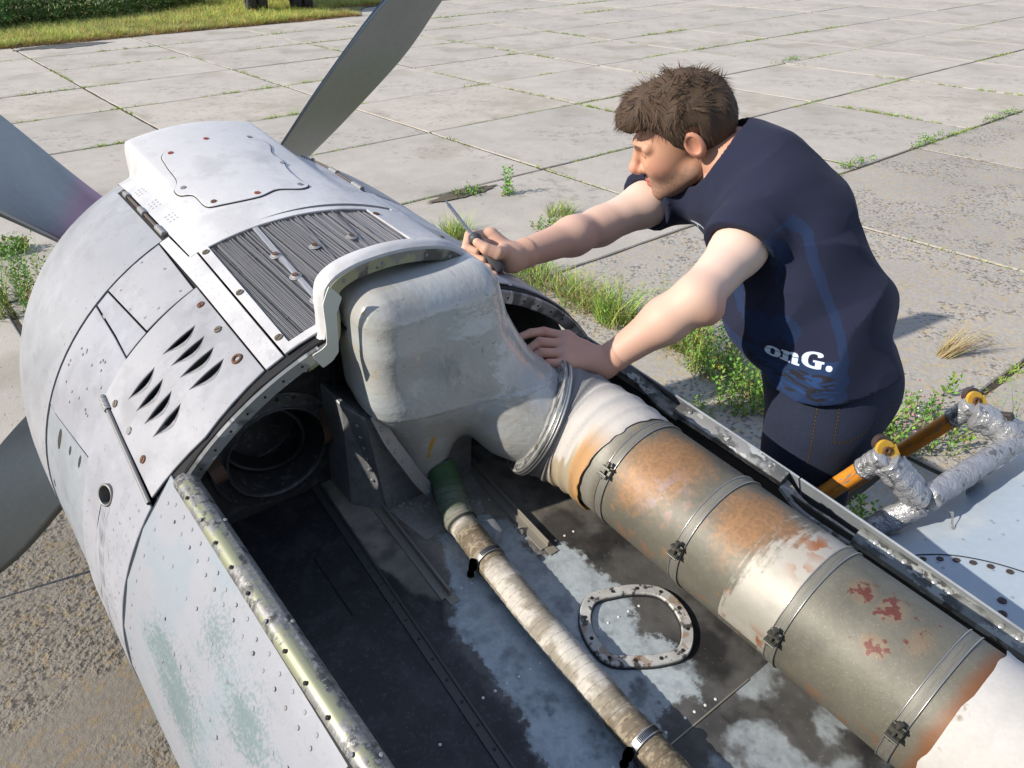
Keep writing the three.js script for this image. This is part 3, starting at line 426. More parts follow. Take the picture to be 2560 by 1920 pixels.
// ---- firewall
{
  const shp = new THREE.Shape(); const a0 = Math.acos(0.12 / 0.532); for (let i = 0; i <= 60; i++) { const a = mix(-a0, a0, i / 60), x = 0.532 * Math.sin(a), y = 0.532 * Math.cos(a); i ? shp.lineTo(x, y) : shp.moveTo(x, y); }
  for (const c of [-0.215, 0.215]) { const h = new THREE.Path(); h.absarc(c, 0.255, 0.088, 0, 2 * Math.PI, true); shp.holes.push(h); }
  const fw = mesh('firewall', new THREE.ExtrudeGeometry(shp, { depth: 0.006, bevelEnabled: false, curveSegments: 40 }).translate(0, 0, -0.106), darkM, craft); fw.userData.label = 'black firewall with round riveted duct openings';
  for (const c of [-0.215, 0.215]) {
    const rg = new THREE.LatheGeometry([[0.118, 0], [0.118, 0.003], [0.098, 0.0035], [0.094, 0.012], [0.09, 0.013], [0.086, 0.006], [0.084, -0.09], [0.078, -0.092], [0.0, -0.094]].map((q) => new THREE.Vector2(...q)), 48).rotateX(Math.PI / 2), r = mesh('duct_ring', rg, mat({ map: rep(darkT, 0.3), roughness: 0.5, metalness: 0.3, rgb: [2.2, 2.2, 2.2] }), craft); r.position.set(c, 0.255, -0.099);
    for (let i = 0; i < 22; i++) { const a = i / 22 * 2 * Math.PI; dome(r, V(0.108 * Math.cos(a), 0.108 * Math.sin(a), 0.0032), V(0, 0, 1), 0.0042, darkM); }
    mesh('duct_bend', new THREE.LatheGeometry([[0.074, 0], [0.076, 0.012], [0.070, 0.016], [0.066, 0.01], [0.066, -0.02]].map((q) => new THREE.Vector2(...q)), 36).rotateX(Math.PI / 2).rotateY(-0.35).translate(-0.006, 0.005, -0.045), mat({ rgb: [0.03, 0.03, 0.032], roughness: 0.5, metalness: 0.4 }), r);
  }
  for (const x of [-0.112, 0.112]) {
    const p = mesh('stiffener', merge([box(0.03, 0.36, 0.003, x, 0.325, -0.0985), box(0.003, 0.36, 0.02, x + 0.0135 * -Math.sign(x), 0.325, -0.091)]), darkM, craft);
    for (let i = 0; i < 13; i++) dome(p, V(x - 0.004 * -Math.sign(x), 0.17 + i * 0.026, -0.097), V(0, 0, 1), 0.0044, darkM);
  }
  for (const [x, y, r] of [[-0.326, 0.285, 0.2], [-0.122, 0.275, -0.2]]) { // hooks
    const pts = [V(0, 0.035, 0), V(0, 0.012, 0.004), V(0, 0.0, 0.02), V(0, -0.018, 0.028), V(0, -0.03, 0.022)], q = mesh('hook', sweep(new THREE.CatmullRomCurve3(pts).getPoints(16), Array(17).fill(V(0, 0.3, 1).normalize()), V(1, 0, 0), [[0, -0.012], [0.003, -0.012], [0.003, 0.012], [0, 0.012]]), mat({ map: rep(noiseG, 0.1), rgb: [0.13, 0.075, 0.05], roughness: 0.6, metalness: 0.4 }), craft); q.position.set(x, y, -0.096); q.rotation.z = r;
  }
}
// ---- bay floor: blue paint, black oil
const bluePoly = [[-0.046, -0.137], [-0.068, -0.203], [-0.11, -0.285], [-0.125, -0.296], [-0.119, -0.372], [-0.123, -0.455], [-0.13, -0.497], [-0.145, -0.54], [-0.152, -0.60], [-0.13, -0.66], [-0.08, -0.67], [0.0, -0.64], [0.04, -0.61], [0.09, -0.635], [0.113, -0.618], [0.128, -0.549], [0.106, -0.49], [0.142, -0.417], [0.148, -0.362], [0.158, -0.323], [0.13, -0.281], [0.115, -0.292], [0.091, -0.29], [0.079, -0.244], [0.088, -0.19], [0.058, -0.151], [0.0, -0.143]];
// oil lies thick along the left of the floor, with a ragged edge
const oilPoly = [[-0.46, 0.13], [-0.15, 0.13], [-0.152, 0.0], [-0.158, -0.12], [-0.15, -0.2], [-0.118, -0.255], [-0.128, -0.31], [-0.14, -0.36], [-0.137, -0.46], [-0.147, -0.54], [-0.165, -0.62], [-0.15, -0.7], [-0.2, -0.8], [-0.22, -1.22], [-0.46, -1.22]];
const floorT = colTex(900, 1320, (u, v, o) => {
  const x = -0.45 + 0.9 * u, s = -1.2 + 1.32 * v;
  const wx = x + 0.022 * (fbm(x * 30, s * 30, 5) - 0.5) + 0.05 * (fbm(x * 9 + 4, s * 9, 4) - 0.5), ws = s + 0.022 * (fbm(x * 30 + 50, s * 30, 5) - 0.5) + 0.05 * (fbm(x * 9 + 24, s * 9, 4) - 0.5);
  const sdB = sdPoly(bluePoly, wx, ws), n = fbm(x * 40, s * 40, 5), m = fbm(x * 12 + 7, s * 12, 5), g = hash((u * 900) | 0, (v * 1320) | 0), fine = fbm(x * 220, s * 220, 3);
  const ed3 = fbm(x * 60 + 8, s * 60, 4);
  // black oil at the left, brown film between, thin oil at the right
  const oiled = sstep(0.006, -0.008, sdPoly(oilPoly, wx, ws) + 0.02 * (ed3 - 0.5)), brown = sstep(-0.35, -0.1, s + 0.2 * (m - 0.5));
  let r = mix(0.075, 0.19, brown) * (0.6 + 0.8 * n), gg = mix(0.074, 0.175, brown) * (0.6 + 0.8 * n), b = mix(0.072, 0.145, brown) * (0.6 + 0.8 * n);
  const oil = x > 0.1 ? sstep(0.38, 0.66, m + 0.15 * (ed3 - 0.5)) : 0.55 * sstep(0.44, 0.62, m + 0.15 * (ed3 - 0.5)); r *= 1 - 0.7 * oil; gg *= 1 - 0.7 * oil; b *= 1 - 0.68 * oil;
  const patch = x > 0.02 && s < -0.66 ? sstep(0.46, 0.66, fbm(x * 18, s * 18, 6)) * 0.75 : 0;
  const ed2 = fbm(x * 90 + 3, s * 90, 4), blue = sstep(0.005, -0.006, sdB + 0.034 * (ed2 - 0.5) + 0.008 * (g - 0.5)), bl = Math.max(blue, patch); const spot = sstep(0.52, 0.72, fbm(x * 26 + 9, s * 26, 6) + 0.1 * (fine - 0.5)) * (0.35 + 0.4 * sstep(-0.3, -0.5, s)) + 0.25 * sstep(0.5, 0.75, fbm(x * 70, s * 50, 4)); const k = 0.85 + 0.35 * (n - 0.5) + 0.25 * (fine - 0.5);
  r = mix(r, 0.37 * k * (1 - 0.75 * spot), bl); gg = mix(gg, 0.42 * k * (1 - 0.73 * spot), bl); b = mix(b, 0.445 * k * (1 - 0.7 * spot), bl);
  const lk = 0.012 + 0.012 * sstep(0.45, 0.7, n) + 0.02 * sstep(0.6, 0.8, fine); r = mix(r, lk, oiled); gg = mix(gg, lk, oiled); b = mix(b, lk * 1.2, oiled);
  if (g > 0.9988) { r += 0.25; gg += 0.24; b += 0.22; }
  o[0] = r; o[1] = gg; o[2] = b;
});
const floorR = valTex(450, 660, (u, v) => { const x = -0.45 + 0.9 * u, s = -1.2 + 1.32 * v; return 0.5 + 0.35 * (fbm(x * 20, s * 20, 4) - 0.4); });
{
  const fl = (x) => 0.13 + 0.9 * Math.max(0, Math.abs(x) - 0.37) ** 1.2;
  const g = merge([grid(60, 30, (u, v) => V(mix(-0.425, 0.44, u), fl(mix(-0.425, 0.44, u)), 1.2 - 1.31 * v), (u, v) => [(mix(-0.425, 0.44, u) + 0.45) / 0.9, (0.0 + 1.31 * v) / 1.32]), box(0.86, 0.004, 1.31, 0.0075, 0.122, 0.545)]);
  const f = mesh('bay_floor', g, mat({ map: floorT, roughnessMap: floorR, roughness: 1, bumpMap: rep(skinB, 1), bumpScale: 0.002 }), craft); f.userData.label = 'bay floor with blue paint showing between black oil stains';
  // side walls below the rims
  mesh('bay_wall', box(0.004, 0.22, 1.3, -0.405, 0.245, 0.55), darkM, craft); mesh('bay_wall', box(0.004, 0.13, 1.3, 0.435, 0.2, 0.55), darkM, craft);
  const stringer = (pts, h, name, m) => { const P = pts.map(([x, s]) => V(x, 0.13, -s)), d = P[1].clone().sub(P[0]).normalize(), n = V(-d.z, 0, d.x); return mesh(name, sweep(P, [UP, UP], n, [[0.001, -0.002], [h, -0.002], [h + 0.001, 0], [h, 0.002], [0.003, 0.0024], [0.0026, 0.016], [0.0006, 0.0165]].map(([a, b]) => [a, b])), m, craft); };
  const grimeM = mat({ map: rep(darkT, 0.2), rgb: [2.2, 2.1, 2], roughness: 0.5, metalness: 0.2 });
  const st1 = stringer([[-0.145, 0.1], [-0.200, -0.7]], 0.006, 'stringer', grimeM); stringer([[-0.21, -0.7], [-0.235, -1.19]], 0.006, 'stringer', grimeM);
  for (let i = 0; i < 16; i++) dome(st1, V(mix(-0.155, -0.2, i / 16) - 0.009, 0.1325, 0.05 + i * 0.042), UP, 0.003, darkM);
  const baseM = mat({ map: rep(noiseG, 0.2), rgb: [0.28, 0.26, 0.22], roughness: 0.5, metalness: 0.3 });
  stringer([[-0.073, 0.1], [-0.094, -0.262]], 0.014, 'strake', baseM); stringer([[0.125, -0.02], [0.108, -0.278]], 0.014, 'strake', baseM);
  for (const [x, s] of [[-0.094, -0.268], [0.108, -0.284]]) mesh('strake_foot', box(0.018, 0.0015, 0.022, x, 0.1312, -s), baseM, craft);
  mesh('stringer', sweep(vecs([-0.235, 0.131, 0.06], [-0.24, 0.131, 0.2]), [UP, UP], V(1, 0, 0), [[0, -0.0015], [0.0025, 0], [0, 0.0015]]), grimeM, craft);
  // riveted patch plate under the duct
  const pl = new THREE.Shape([[-0.069, 0.05], [-0.074, -0.04], [-0.058, -0.137], [0.001, -0.141], [0.068, -0.143], [0.112, -0.05], [0.118, 0.05]].map((q) => new THREE.Vector2(q[0], q[1])));
  const pg = new THREE.ExtrudeGeometry(pl, { depth: 0.0012, bevelEnabled: false }); pg.rotateX(-Math.PI / 2).translate(0, 0.1305, 0);
  const plate = mesh('patch_plate', pg, mat({ map: rep(noiseG, 0.25), rgb: [0.27, 0.26, 0.235], roughness: 0.6, metalness: 0.1 }), craft);
  seed(61); for (let i = 0; i < 34; i++) { const x = mix(-0.055, 0.1, ((i * 7) % 17) / 16) + rr(-0.006, 0.006), s = -0.03 - 0.1 * ((i * 5) % 12) / 12 + rr(-0.006, 0.006); if (s < -0.125 && x > 0.06) continue; dome(plate, V(x, 0.1318, -s), UP, 0.0036, grimeRiv); }
  const paleM = mat({ rgb: [0.55, 0.55, 0.53], roughness: 0.5 });
  for (const [x, s] of [[-0.034, -0.45], [-0.055, -0.447], [-0.075, -0.446], [-0.096, -0.445], [-0.118, -0.443], [-0.139, -0.442], [-0.16, -0.44], [0.061, -0.456], [0.081, -0.457], [0.103, -0.459], [0.124, -0.461], [0.146, -0.464], [-0.027, -0.263], [-0.049, -0.261], [-0.069, -0.259], [0.129, -0.274], [0.15, -0.275], [0.074, -0.644], [0.055, -0.642], [0.095, -0.647], [0.115, -0.65], [0.016, -0.64], [-0.06, -0.63], [-0.08, -0.63], [-0.105, -0.628], [-0.25, -0.46], [-0.27, -0.52], [-0.23, -0.56], [-0.3, -0.5], [0.17, -0.277]]) dome(f, V(x, 0.1302, -s), UP, 0.0026, paleM);
  // floor joint at the aft end
  mesh('floor_seam', box(0.19, 0.0022, 0.0022, 0.1, 0.1308, 0.656), baseM, craft).rotation.y = -0.02;
  // oval inspection ring
  const holes = [[0.126, -0.421], [0.164, -0.441], [0.191, -0.47], [0.191, -0.51], [0.171, -0.546], [0.134, -0.568], [0.096, -0.557], [0.061, -0.535], [0.032, -0.508], [0.034, -0.466], [0.053, -0.431], [0.088, -0.41]];
  const cv = new THREE.CatmullRomCurve3(holes.map(([x, s]) => V(x, 0, -s)), true, 'centripetal'), cp = cv.getPoints(72), cN = cp.map((p, i) => { const t = cv.getTangent(i / 72); return V(t.z, 0, -t.x); });
  const rg = sweep(cp, cN, UP, [[-0.0095, 0], [-0.0095, 0.003], [-0.008, 0.0045], [0.008, 0.0045], [0.0095, 0.003], [0.0095, 0]]); uvBy(rg, (x, y, z) => [x, z]); rg.translate(0, 0.1345, 0);
  const rim2 = sweep(cp, cN, UP, [[-0.011, -0.004], [-0.011, 0], [0.011, 0], [0.011, -0.004]]).translate(0, 0.1345, 0);
  const ringT = colTex(256, 256, (u, v, o) => { const a = fbm(u * 12, v * 12, 5, 12), b = sstep(0.55, 0.66, fbm(u * 20 + 3, v * 20, 5, 20)), r = sstep(0.62, 0.7, fbm(u * 9 + 7, v * 9, 5, 9)); let k = mix(0.42, 0.07, b) * (0.7 + 0.6 * a); o[0] = mix(k, 0.25, r * 0.6); o[1] = mix(k, 0.15, r * 0.6); o[2] = mix(k * 0.97, 0.07, r * 0.6); });
  const iring = mesh('inspection_ring', rg, mat({ map: rep(ringT, 0.16), roughness: 0.6, metalness: 0.2 }), craft); iring.userData.label = 'worn oval ring with twelve empty bolt holes';
  mesh('ring_gasket', rim2, darkM, iring);
  for (const [x, s] of holes) fix('bolt_hole', new THREE.CylinderGeometry(0.0033, 0.0033, 0.0008, 10), inkM, iring, V(x, 0.1392, -s), UP, 1);
}

// ---- box below the duct
{
  const bm = mat({ map: rep(noiseG, 0.15), rgb: [0.25, 0.26, 0.27], roughness: 0.45, metalness: 0.3 }), y0 = 0.131, y1 = 0.36;
  const pr = [[-0.075, 0.034], [0.112, 0.034], [0.112, -0.1], [-0.118, -0.1], [-0.118, -0.02]];
  const g = new THREE.ExtrudeGeometry(new THREE.Shape(pr.map(([x, z]) => new THREE.Vector2(x, -z))), { depth: y1 - y0, bevelEnabled: true, bevelSize: 0.002, bevelThickness: 0.002, bevelSegments: 1 }).rotateX(-Math.PI / 2).translate(0, y0, 0);
  const p = g.attributes.position; for (let i = 0; i < p.count; i++) { const y = p.getY(i), t = clamp((y - y0) / (y1 - y0)); if (p.getZ(i) > 0.03) p.setX(i, p.getX(i) - 0.03 * t * (p.getX(i) < 0 ? 1 : 0)); if (t > 0.5 && p.getX(i) > 0.05) p.setY(i, y - 0.13); }
  g.computeVertexNormals();
  const b = mesh('duct_box', toCreasedNormals(uvBy(g, (x, y, z) => [x + z, y]), 0.4), bm, craft); b.userData.label = 'dark riveted sheet box under the duct';
  for (let i = 0; i < 8; i++) { dome(b, V(-0.085 - 0.004 * i, 0.15 + 0.027 * i, 0.018 - 0.0 * i), V(-0.8, 0, 0.6).normalize(), 0.004, bm); if (i < 6) dome(b, V(-0.06 + 0.028 * i, 0.145, 0.0365), V(0, 0, 1), 0.0036, bm); dome(b, V(-0.072 - 0.003 * i, 0.165 + 0.025 * i, 0.0365), V(0, 0, 1), 0.0036, bm); }
}
// ---- the big branching air duct
const cap = (px, py, pz, ax, ay, az, bx, by, bz, ra, rb) => { const dx = bx - ax, dy = by - ay, dz = bz - az, t = clamp(((px - ax) * dx + (py - ay) * dy + (pz - az) * dz) / (dx * dx + dy * dy + dz * dz)); return Math.hypot(px - ax - dx * t, py - ay - dy * t, pz - az - dz * t) - mix(ra, rb, t); };
const rbox = (x, y, z, cx, cy, cz, hx, hy, hz, r) => { const a = Math.abs(x - cx) - hx + r, b = Math.abs(y - cy) - hy + r, c = Math.abs(z - cz) - hz + r; return Math.hypot(Math.max(a, 0), Math.max(b, 0), Math.max(c, 0)) + Math.min(Math.max(a, b, c), 0) - r; };
const FLN = V(0.70, -0.40, 0.59).normalize(), FLC = V(0.186, 0.302, 0.128);
{
  const F = (x, y, z) => {
    const xs = x - 0.06 * (0.5 - y) * (y < 0.5 ? 1 : 0);
    let d = rbox(xs, y, z + 0.22 * Math.max(0, y - 0.5), 0.022, 0.475, 0.012, 0.130, 0.114, 0.082, 0.046);
    d = smin(d, cap(x, y, z, 0.085, 0.42, 0.02, FLC.x - 0.02, FLC.y + 0.01, FLC.z - 0.016, 0.098, 0.089), 0.06);
    d = smin(d, cap(x, y, z, FLC.x - 0.03 * FLN.x, FLC.y - 0.03 * FLN.y, FLC.z - 0.03 * FLN.z, FLC.x + 0.01 * FLN.x, FLC.y + 0.01 * FLN.y, FLC.z + 0.01 * FLN.z, 0.087, 0.089), 0.03);
    const zz = 0.045 + (z - 0.045) * 1.25; let l = cap(x, y, zz, 0.009, 0.375, 0.03, 0.012, 0.16, 0.05, 0.097, 0.014); d = smin(d, l, 0.05);
    // shallow dents
    d += 0.004 * Math.exp(-(((x + 0.03) / 0.03) ** 2 + ((y - 0.45) / 0.025) ** 2)) + 0.003 * Math.exp(-(((x - 0.14) / 0.02) ** 2 + ((y - 0.49) / 0.02) ** 2)) + 0.005 * (n3(x * 11, y * 11, z * 11) - 0.5) - 0.0013 * Math.exp(-(((y - 0.386 - 0.05 * (x - 0.02)) / 0.0035) ** 2)) - 0.0007 * Math.exp(-(((z - 0.045 - 0.1 * (y - 0.45)) / 0.004) ** 2)) * (x < -0.04 ? 1 : 0);
    const pl = (x - FLC.x) * FLN.x + (y - FLC.y) * FLN.y + (z - FLC.z) * FLN.z; d = smax(d, pl - 0.004, 0.004);
    return Math.max(d, 0.145 - y);
  };
  const g = nets(F, [-0.16, 0.12, -0.1], [0.33, 0.62, 0.26], 0.006); uvBy(g, (x, y) => [(x + 0.2) / 0.55, (y - 0.1) / 0.55]);
  const dt = colTex(1024, 1024, (u, v, o) => {
    const x = -0.2 + 0.55 * u, y = 0.1 + 0.55 * v, a = fbm(u * 6, v * 6, 5), b = fbm(u * 40, v * 40, 4), g2 = hash((u * 1024) | 0, (v * 1024) | 0);
    const bare = sstep(0.42, 0.6, fbm(u * 3 + 9, v * 3, 5)), brown = sstep(0.56, 0.7, fbm(u * 7 + 2, v * 7, 6)); // patches of pale blue paint, bare grey and brown heat stain
    let r = mix(0.40, 0.43, bare), gg = mix(0.43, 0.432, bare), bb = mix(0.438, 0.418, bare); r = mix(r, 0.35, brown * 0.5); gg = mix(gg, 0.325, brown * 0.5); bb = mix(bb, 0.28, brown * 0.5);
    let k = 0.97 + 0.12 * (a - 0.5) + 0.05 * (b - 0.5) + 0.04 * (g2 - 0.5);
    const seam = Math.abs(y - 0.385 - 0.05 * (x - 0.02) - 0.004 * (vn(x * 60, 1) - 0.5)) - 0.0004; if (x > -0.1 && x < 0.2 && seam < 0.0006 && vn(x * 150, 3) > 0.25) k *= 0.86; else if (x > -0.1 && x < 0.2 && y < 0.393 + 0.05 * (x - 0.02) && y > 0.385 + 0.05 * (x - 0.02) && vn(x * 90, y * 300) > 0.72) k *= 1.1;
    const sm = Math.exp(-(((x - 0.02) / 0.022) ** 2 + ((y - 0.452) / 0.03) ** 2)) * sstep(0.3, 0.6, fbm(x * 90, y * 30, 4)); k *= 1 - 0.4 * sm;
    const sp = vn(x * 190, y * 190); const f2 = fbm(x * 60 + 5, y * 60, 3); if (sp > 0.9 && f2 > 0.5 && y > 0.47) k *= 0.72;
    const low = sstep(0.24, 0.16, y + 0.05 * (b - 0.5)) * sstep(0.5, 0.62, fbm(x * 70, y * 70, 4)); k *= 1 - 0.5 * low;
    r *= k; gg *= k; bb *= k;
    const or = (Math.abs(x - (-0.012 + 0.05 * (y - 0.29))) < 0.0028 * (0.6 + vn(y * 90, 2)) && y > 0.262 && y < 0.318) || (sp > 0.8 && vn(x * 30, y * 30) > 0.7 && x < -0.02 && y > 0.3 && y < 0.36) || (x < -0.09 && fbm(x * 90, y * 60, 4) > 0.72);
    if (or) { r = 0.52; gg = 0.30; bb = 0.05; }
    o[0] = r; o[1] = gg; o[2] = bb;
  });
  const dM = mat({ map: dt, roughness: 0.42, metalness: 0.12, bumpMap: rep(skinB, 0.7), bumpScale: 0.004, roughnessMap: rep(skinRough, 1.1) });
  const d = mesh('air_duct', g, dM, craft); d.userData.label = 'dented pale blue-grey branching air duct';
  // skirt flange along the left leg
  const pts = vecs([-0.098, 0.385, 0.055], [-0.082, 0.33, 0.066], [-0.06, 0.28, 0.072], [-0.03, 0.215, 0.076], [0.008, 0.152, 0.078]), path = new THREE.CatmullRomCurve3(pts).getPoints(24), nr = path.map(() => V(-0.75, -0.35, 0.25).normalize());
  const sk = mesh('duct_flange', sweep(path, nr, V(0, 0, 1), [[-0.012, 0.002], [0.012, 0.004], [0.013, 0.002], [0.011, 0], [-0.012, -0.002]]), wornM, d); for (let i = 1; i < 8; i++) dome(sk, path[i * 3].clone().addScaledVector(nr[0], 0.004).add(V(0, 0, 0.004)), V(0.1, 0.2, 1).normalize(), 0.0042, wornM);
  // round flange at the right branch
  const q = new THREE.Quaternion().setFromUnitVectors(UP, FLN), fl = mesh('pipe_flange', new THREE.LatheGeometry([[0.086, -0.004], [0.094, -0.004], [0.097, 0], [0.112, 0.001], [0.1135, 0.004], [0.1135, 0.0085], [0.086, 0.0085]].map((p) => new THREE.Vector2(...p)), 56), mat({ map: rep(wornT, 0.4, 0.4, 0.3), roughness: 0.35, metalness: 0.55, rgb: [1.3, 1.3, 1.28] }), d);
  fl.position.copy(FLC); fl.quaternion.copy(q); mesh('gasket', new THREE.LatheGeometry([[0.09, 0.009], [0.1145, 0.009], [0.1145, 0.0105], [0.111, 0.0125], [0.1145, 0.0145], [0.1145, 0.017], [0.09, 0.017]].map((p) => new THREE.Vector2(...p)), 56), steelM, fl);
  for (let i = 0; i < 16; i++) { const a = i / 16 * 2 * Math.PI; fix('bolt', new THREE.CylinderGeometry(0.9, 1, 0.6, 10).translate(0, 0.3, 0), i % 3 ? dullM : rustB, fl, V(0.1045 * Math.cos(a), 0.001, 0.1045 * Math.sin(a)), V(0, -1, 0), 0.0048); }
}
// ---- the rusty heat pipe
const PC = V(0.245, 0.28, 0), PRAD = 0.1;
const pipeAt = (deg, s, off = 0) => { const a = deg * D2R; return V(PC.x + (PRAD + off) * Math.sin(a), PC.y + (PRAD + off) * Math.cos(a), -s); };
{
  const g1 = (a, s, ca, cs, ra, rs) => Math.exp(-(((a - ca) / ra) ** 2 + ((s - cs) / rs) ** 2));
  const pt = colTex(1024, 1024, (u, v, o) => {       // u: angle -180..180, v: s -0.95..-0.28
    const a = -180 + 360 * u, s = -0.95 + 0.67 * v, x = a * D2R * 0.1, n = fbm(x * 26, s * 26, 5), m = fbm(x * 60 + 9, s * 60, 5), f = fbm(x * 240, s * 240, 3), big = fbm(x * 9 + 3, s * 9, 4), h = hash((u * 1024) | 0, (v * 1024) | 0);
    let r = 0.128, g = 0.122, b = 0.096; const k0 = 0.8 + 0.35 * n + 0.2 * (f - 0.5); r *= k0; g *= k0; b *= k0;
    // orange film on the two forward lengths
    let R1 = Math.max(g1(a, s, -14, -0.415, 52, 0.065), 0.75 * g1(a, s, -45, -0.40, 40, 0.05)), R2 = Math.max(g1(a, s, -14, -0.565, 42, 0.055), 0.8 * g1(a, s, -2, -0.62, 22, 0.04));
    let w = sstep(0.18, 0.85, Math.max(R1, R2) + 0.4 * (big - 0.5) + 0.35 * (n - 0.5) + 0.25 * (f - 0.5) + 0.3 * (fbm(x * 20, s * 70, 4) - 0.5)); const pin = m > 0.66 && s > -0.68 ? 0.6 * sstep(0.1, 0.3, Math.max(R1, R2) + 0.2) : 0; w = Math.max(w, pin);
    r = mix(r, 0.265 * (0.7 + 0.6 * f), w * 0.85); g = mix(g, 0.138 * (0.7 + 0.6 * f), w * 0.85); b = mix(b, 0.058 * (0.7 + 0.6 * f), w * 0.85);
    // purple bloom
    const pu = sstep(0.5, 0.62, m) * Math.max(g1(a, s, -45, -0.445, 20, 0.035), 0.7 * g1(a, s, -33, -0.52, 10, 0.015)); r = mix(r, 0.25, pu * 0.8); g = mix(g, 0.19, pu * 0.8); b = mix(b, 0.2, pu * 0.8);
    // white scraped paint with streaks before the third band
    const st = fbm(x * 26, s * 120, 5), wh = sstep(0.30, 0.75, 0.25 * (f - 0.5) + (s < -0.595 && s > -0.692 ? 1 : 0) * (0.35 + 0.75 * sstep(-0.60, -0.67, s + 0.0004 * a + 0.02 * (n - 0.5))) * (a > -110 && a < 60 ? 1 : 0.3) - 1.1 * (st - 0.5)); 
    if (s < -0.59 && s > -0.692) { r = mix(r, 0.42, wh * 0.85); g = mix(g, 0.395, wh * 0.85); b = mix(b, 0.345, wh * 0.85); const rs = sstep(0.5, 0.58, m) * Math.max(g1(a, s, 4, -0.655, 14, 0.02), 0.6 * g1(a, s, -25, -0.665, 8, 0.02), g1(a, s, -100, -0.66, 10, 0.015)); r = mix(r, 0.30, rs); g = mix(g, 0.11, rs); b = mix(b, 0.035, rs); }
    // dark red scabs on the third length
    if (s < -0.69) { const q = Math.max(g1(a, s, -8, -0.735, 15, 0.022), g1(a, s, -6, -0.775, 16, 0.022), g1(a, s, -38, -0.785, 10, 0.022), 0.8 * g1(a, s, -14, -0.82, 20, 0.02)); const mm = 0.42 * m + 0.58 * fbm(x * 130 + 5, s * 130, 5), sc = sstep(0.57, 0.63, 0.26 * q + 0.80 * mm - 0.03 + 0.06 * (f - 0.5)) * sstep(0.06, 0.2, q); const ha = sstep(0.3, 0.8, q) * 0.4; r = mix(r, 0.24, ha); g = mix(g, 0.15, ha); b = mix(b, 0.08, ha); r = mix(r, 0.115, sc); g = mix(g, 0.034, sc); b = mix(b, 0.024, sc); if (h > 0.992) { r += 0.2; g += 0.2; b += 0.18; } }
    // rust along the low side and the aft end
    const lo = sstep(0.5, 0.68, m + 0.15 * (n - 0.5)) * sstep(-85, -105, a); const olive = sstep(0.4, 0.7, fbm(x * 14 + 1, s * 14, 5)); r *= 1 - 0.22 * olive; g *= 1 - 0.2 * olive; b *= 1 - 0.2 * olive; r = mix(r, 0.19, lo * 0.6); g = mix(g, 0.09, lo * 0.6); b = mix(b, 0.045, lo * 0.6);
    const en = sstep(-0.872, -0.893, s + 0.012 * (n - 0.5)); r = mix(r, 0.16, en); g = mix(g, 0.07, en); b = mix(b, 0.03, en);
    const fw = sstep(-0.335, -0.315, s); r = mix(r, 0.26 * k0, fw * 0.7); g = mix(g, 0.25 * k0, fw * 0.7); b = mix(b, 0.215 * k0, fw * 0.7);
    o[0] = r; o[1] = g; o[2] = b;
  });
  const pg = grid(72, 60, (u, v) => pipeAt(-180 + 360 * u, mix(-0.95, -0.28, v), 0.0008 * (n3(u * 6, v * 9, 1) - 0.5)), (u, v) => [u, v]);
  const pipe = mesh('heat_pipe', pg, mat({ map: pt, roughness: 0.55, metalness: 0.15, bumpMap: rep(skinB, 1), bumpScale: 0.002 }), craft); pipe.userData.label = 'fat rust-stained metal pipe strapped with narrow bands';
  const bandM = mat({ map: rep(noiseG, 0.2), rgb: [0.17, 0.165, 0.14], roughness: 0.55, metalness: 0.15 });
  for (const [s, a] of [[-0.342, -58], [-0.507, -74], [-0.684, -79], [-0.857, -75]]) {
    const lp = [[0.1002, -0.0078], [0.1014, -0.0076], [0.1014, 0.0076], [0.1002, 0.0078]].map((p) => new THREE.Vector2(...p));
    const bd = mesh('pipe_band', new THREE.LatheGeometry(lp, 64).rotateX(Math.PI / 2), bandM, craft); bd.position.set(PC.x, PC.y, -s);
    for (const z of [-0.0076, 0.0076]) mesh('band_wire', new THREE.TorusGeometry(0.1018, 0.0009, 6, 72).translate(0, 0, z), steelM, bd);
    const n = V(Math.sin(a * D2R), Math.cos(a * D2R), 0), t = V(Math.cos(a * D2R), -Math.sin(a * D2R), 0), bk = new THREE.Matrix4().makeBasis(t, n, V(0, 0, 1));
    const bg = merge([box(0.022, 0.0035, 0.022, 0, 0.0045, 0, 0.001), box(0.004, 0.013, 0.02, -0.008, 0.010, 0), box(0.004, 0.013, 0.02, 0.007, 0.010, 0), cyl(V(-0.018, 0.0115, 0.0), V(0.018, 0.0115, 0), 0.0028, 0.0028, 8), cyl(V(0.014, 0.0115, 0), V(0.02, 0.0115, 0), 0.0055, 0.0055, 6), cyl(V(-0.012, 0.0165, -0.011), V(-0.012, 0.0165, 0.011), 0.002, 0.002, 6)]);
    const b = mesh('band_buckle', bg.scale(0.8, 0.8, 0.8).applyMatrix4(bk).translate(0.102 * n.x, 0.102 * n.y, 0), mat({ rgb: [0.10, 0.10, 0.085], roughness: 0.4, metalness: 0.6 }), bd);
  }
  // cloth lagging forward of the pipe and at its aft end
  const clothT = colTex(512, 512, (u, v, o) => { const y = v, a = -180 + 360 * u, n = fbm(u * 9, v * 9, 5), wv = 0.5 + 0.25 * Math.sin(u * 1400) + 0.25 * Math.sin(v * 900); // v: 0 at the pipe .. 1 at the flange
    const gr = sstep(0.57, 0.66, v + 0.0009 * (a + 40) + 0.08 * (n - 0.5)), br = sstep(0.45, 0.6, n + 0.004 * (-a - 75)) * sstep(-35, -70, a + 30 * (n - 0.5)), or = sstep(0.16, 0.08, Math.abs(v - 0.10 - 0.0008 * (a + 60)) + 0.2 * (n - 0.5)) * sstep(-20, -60, a);  // grey weave near the flange; the shade falling there is in its tone
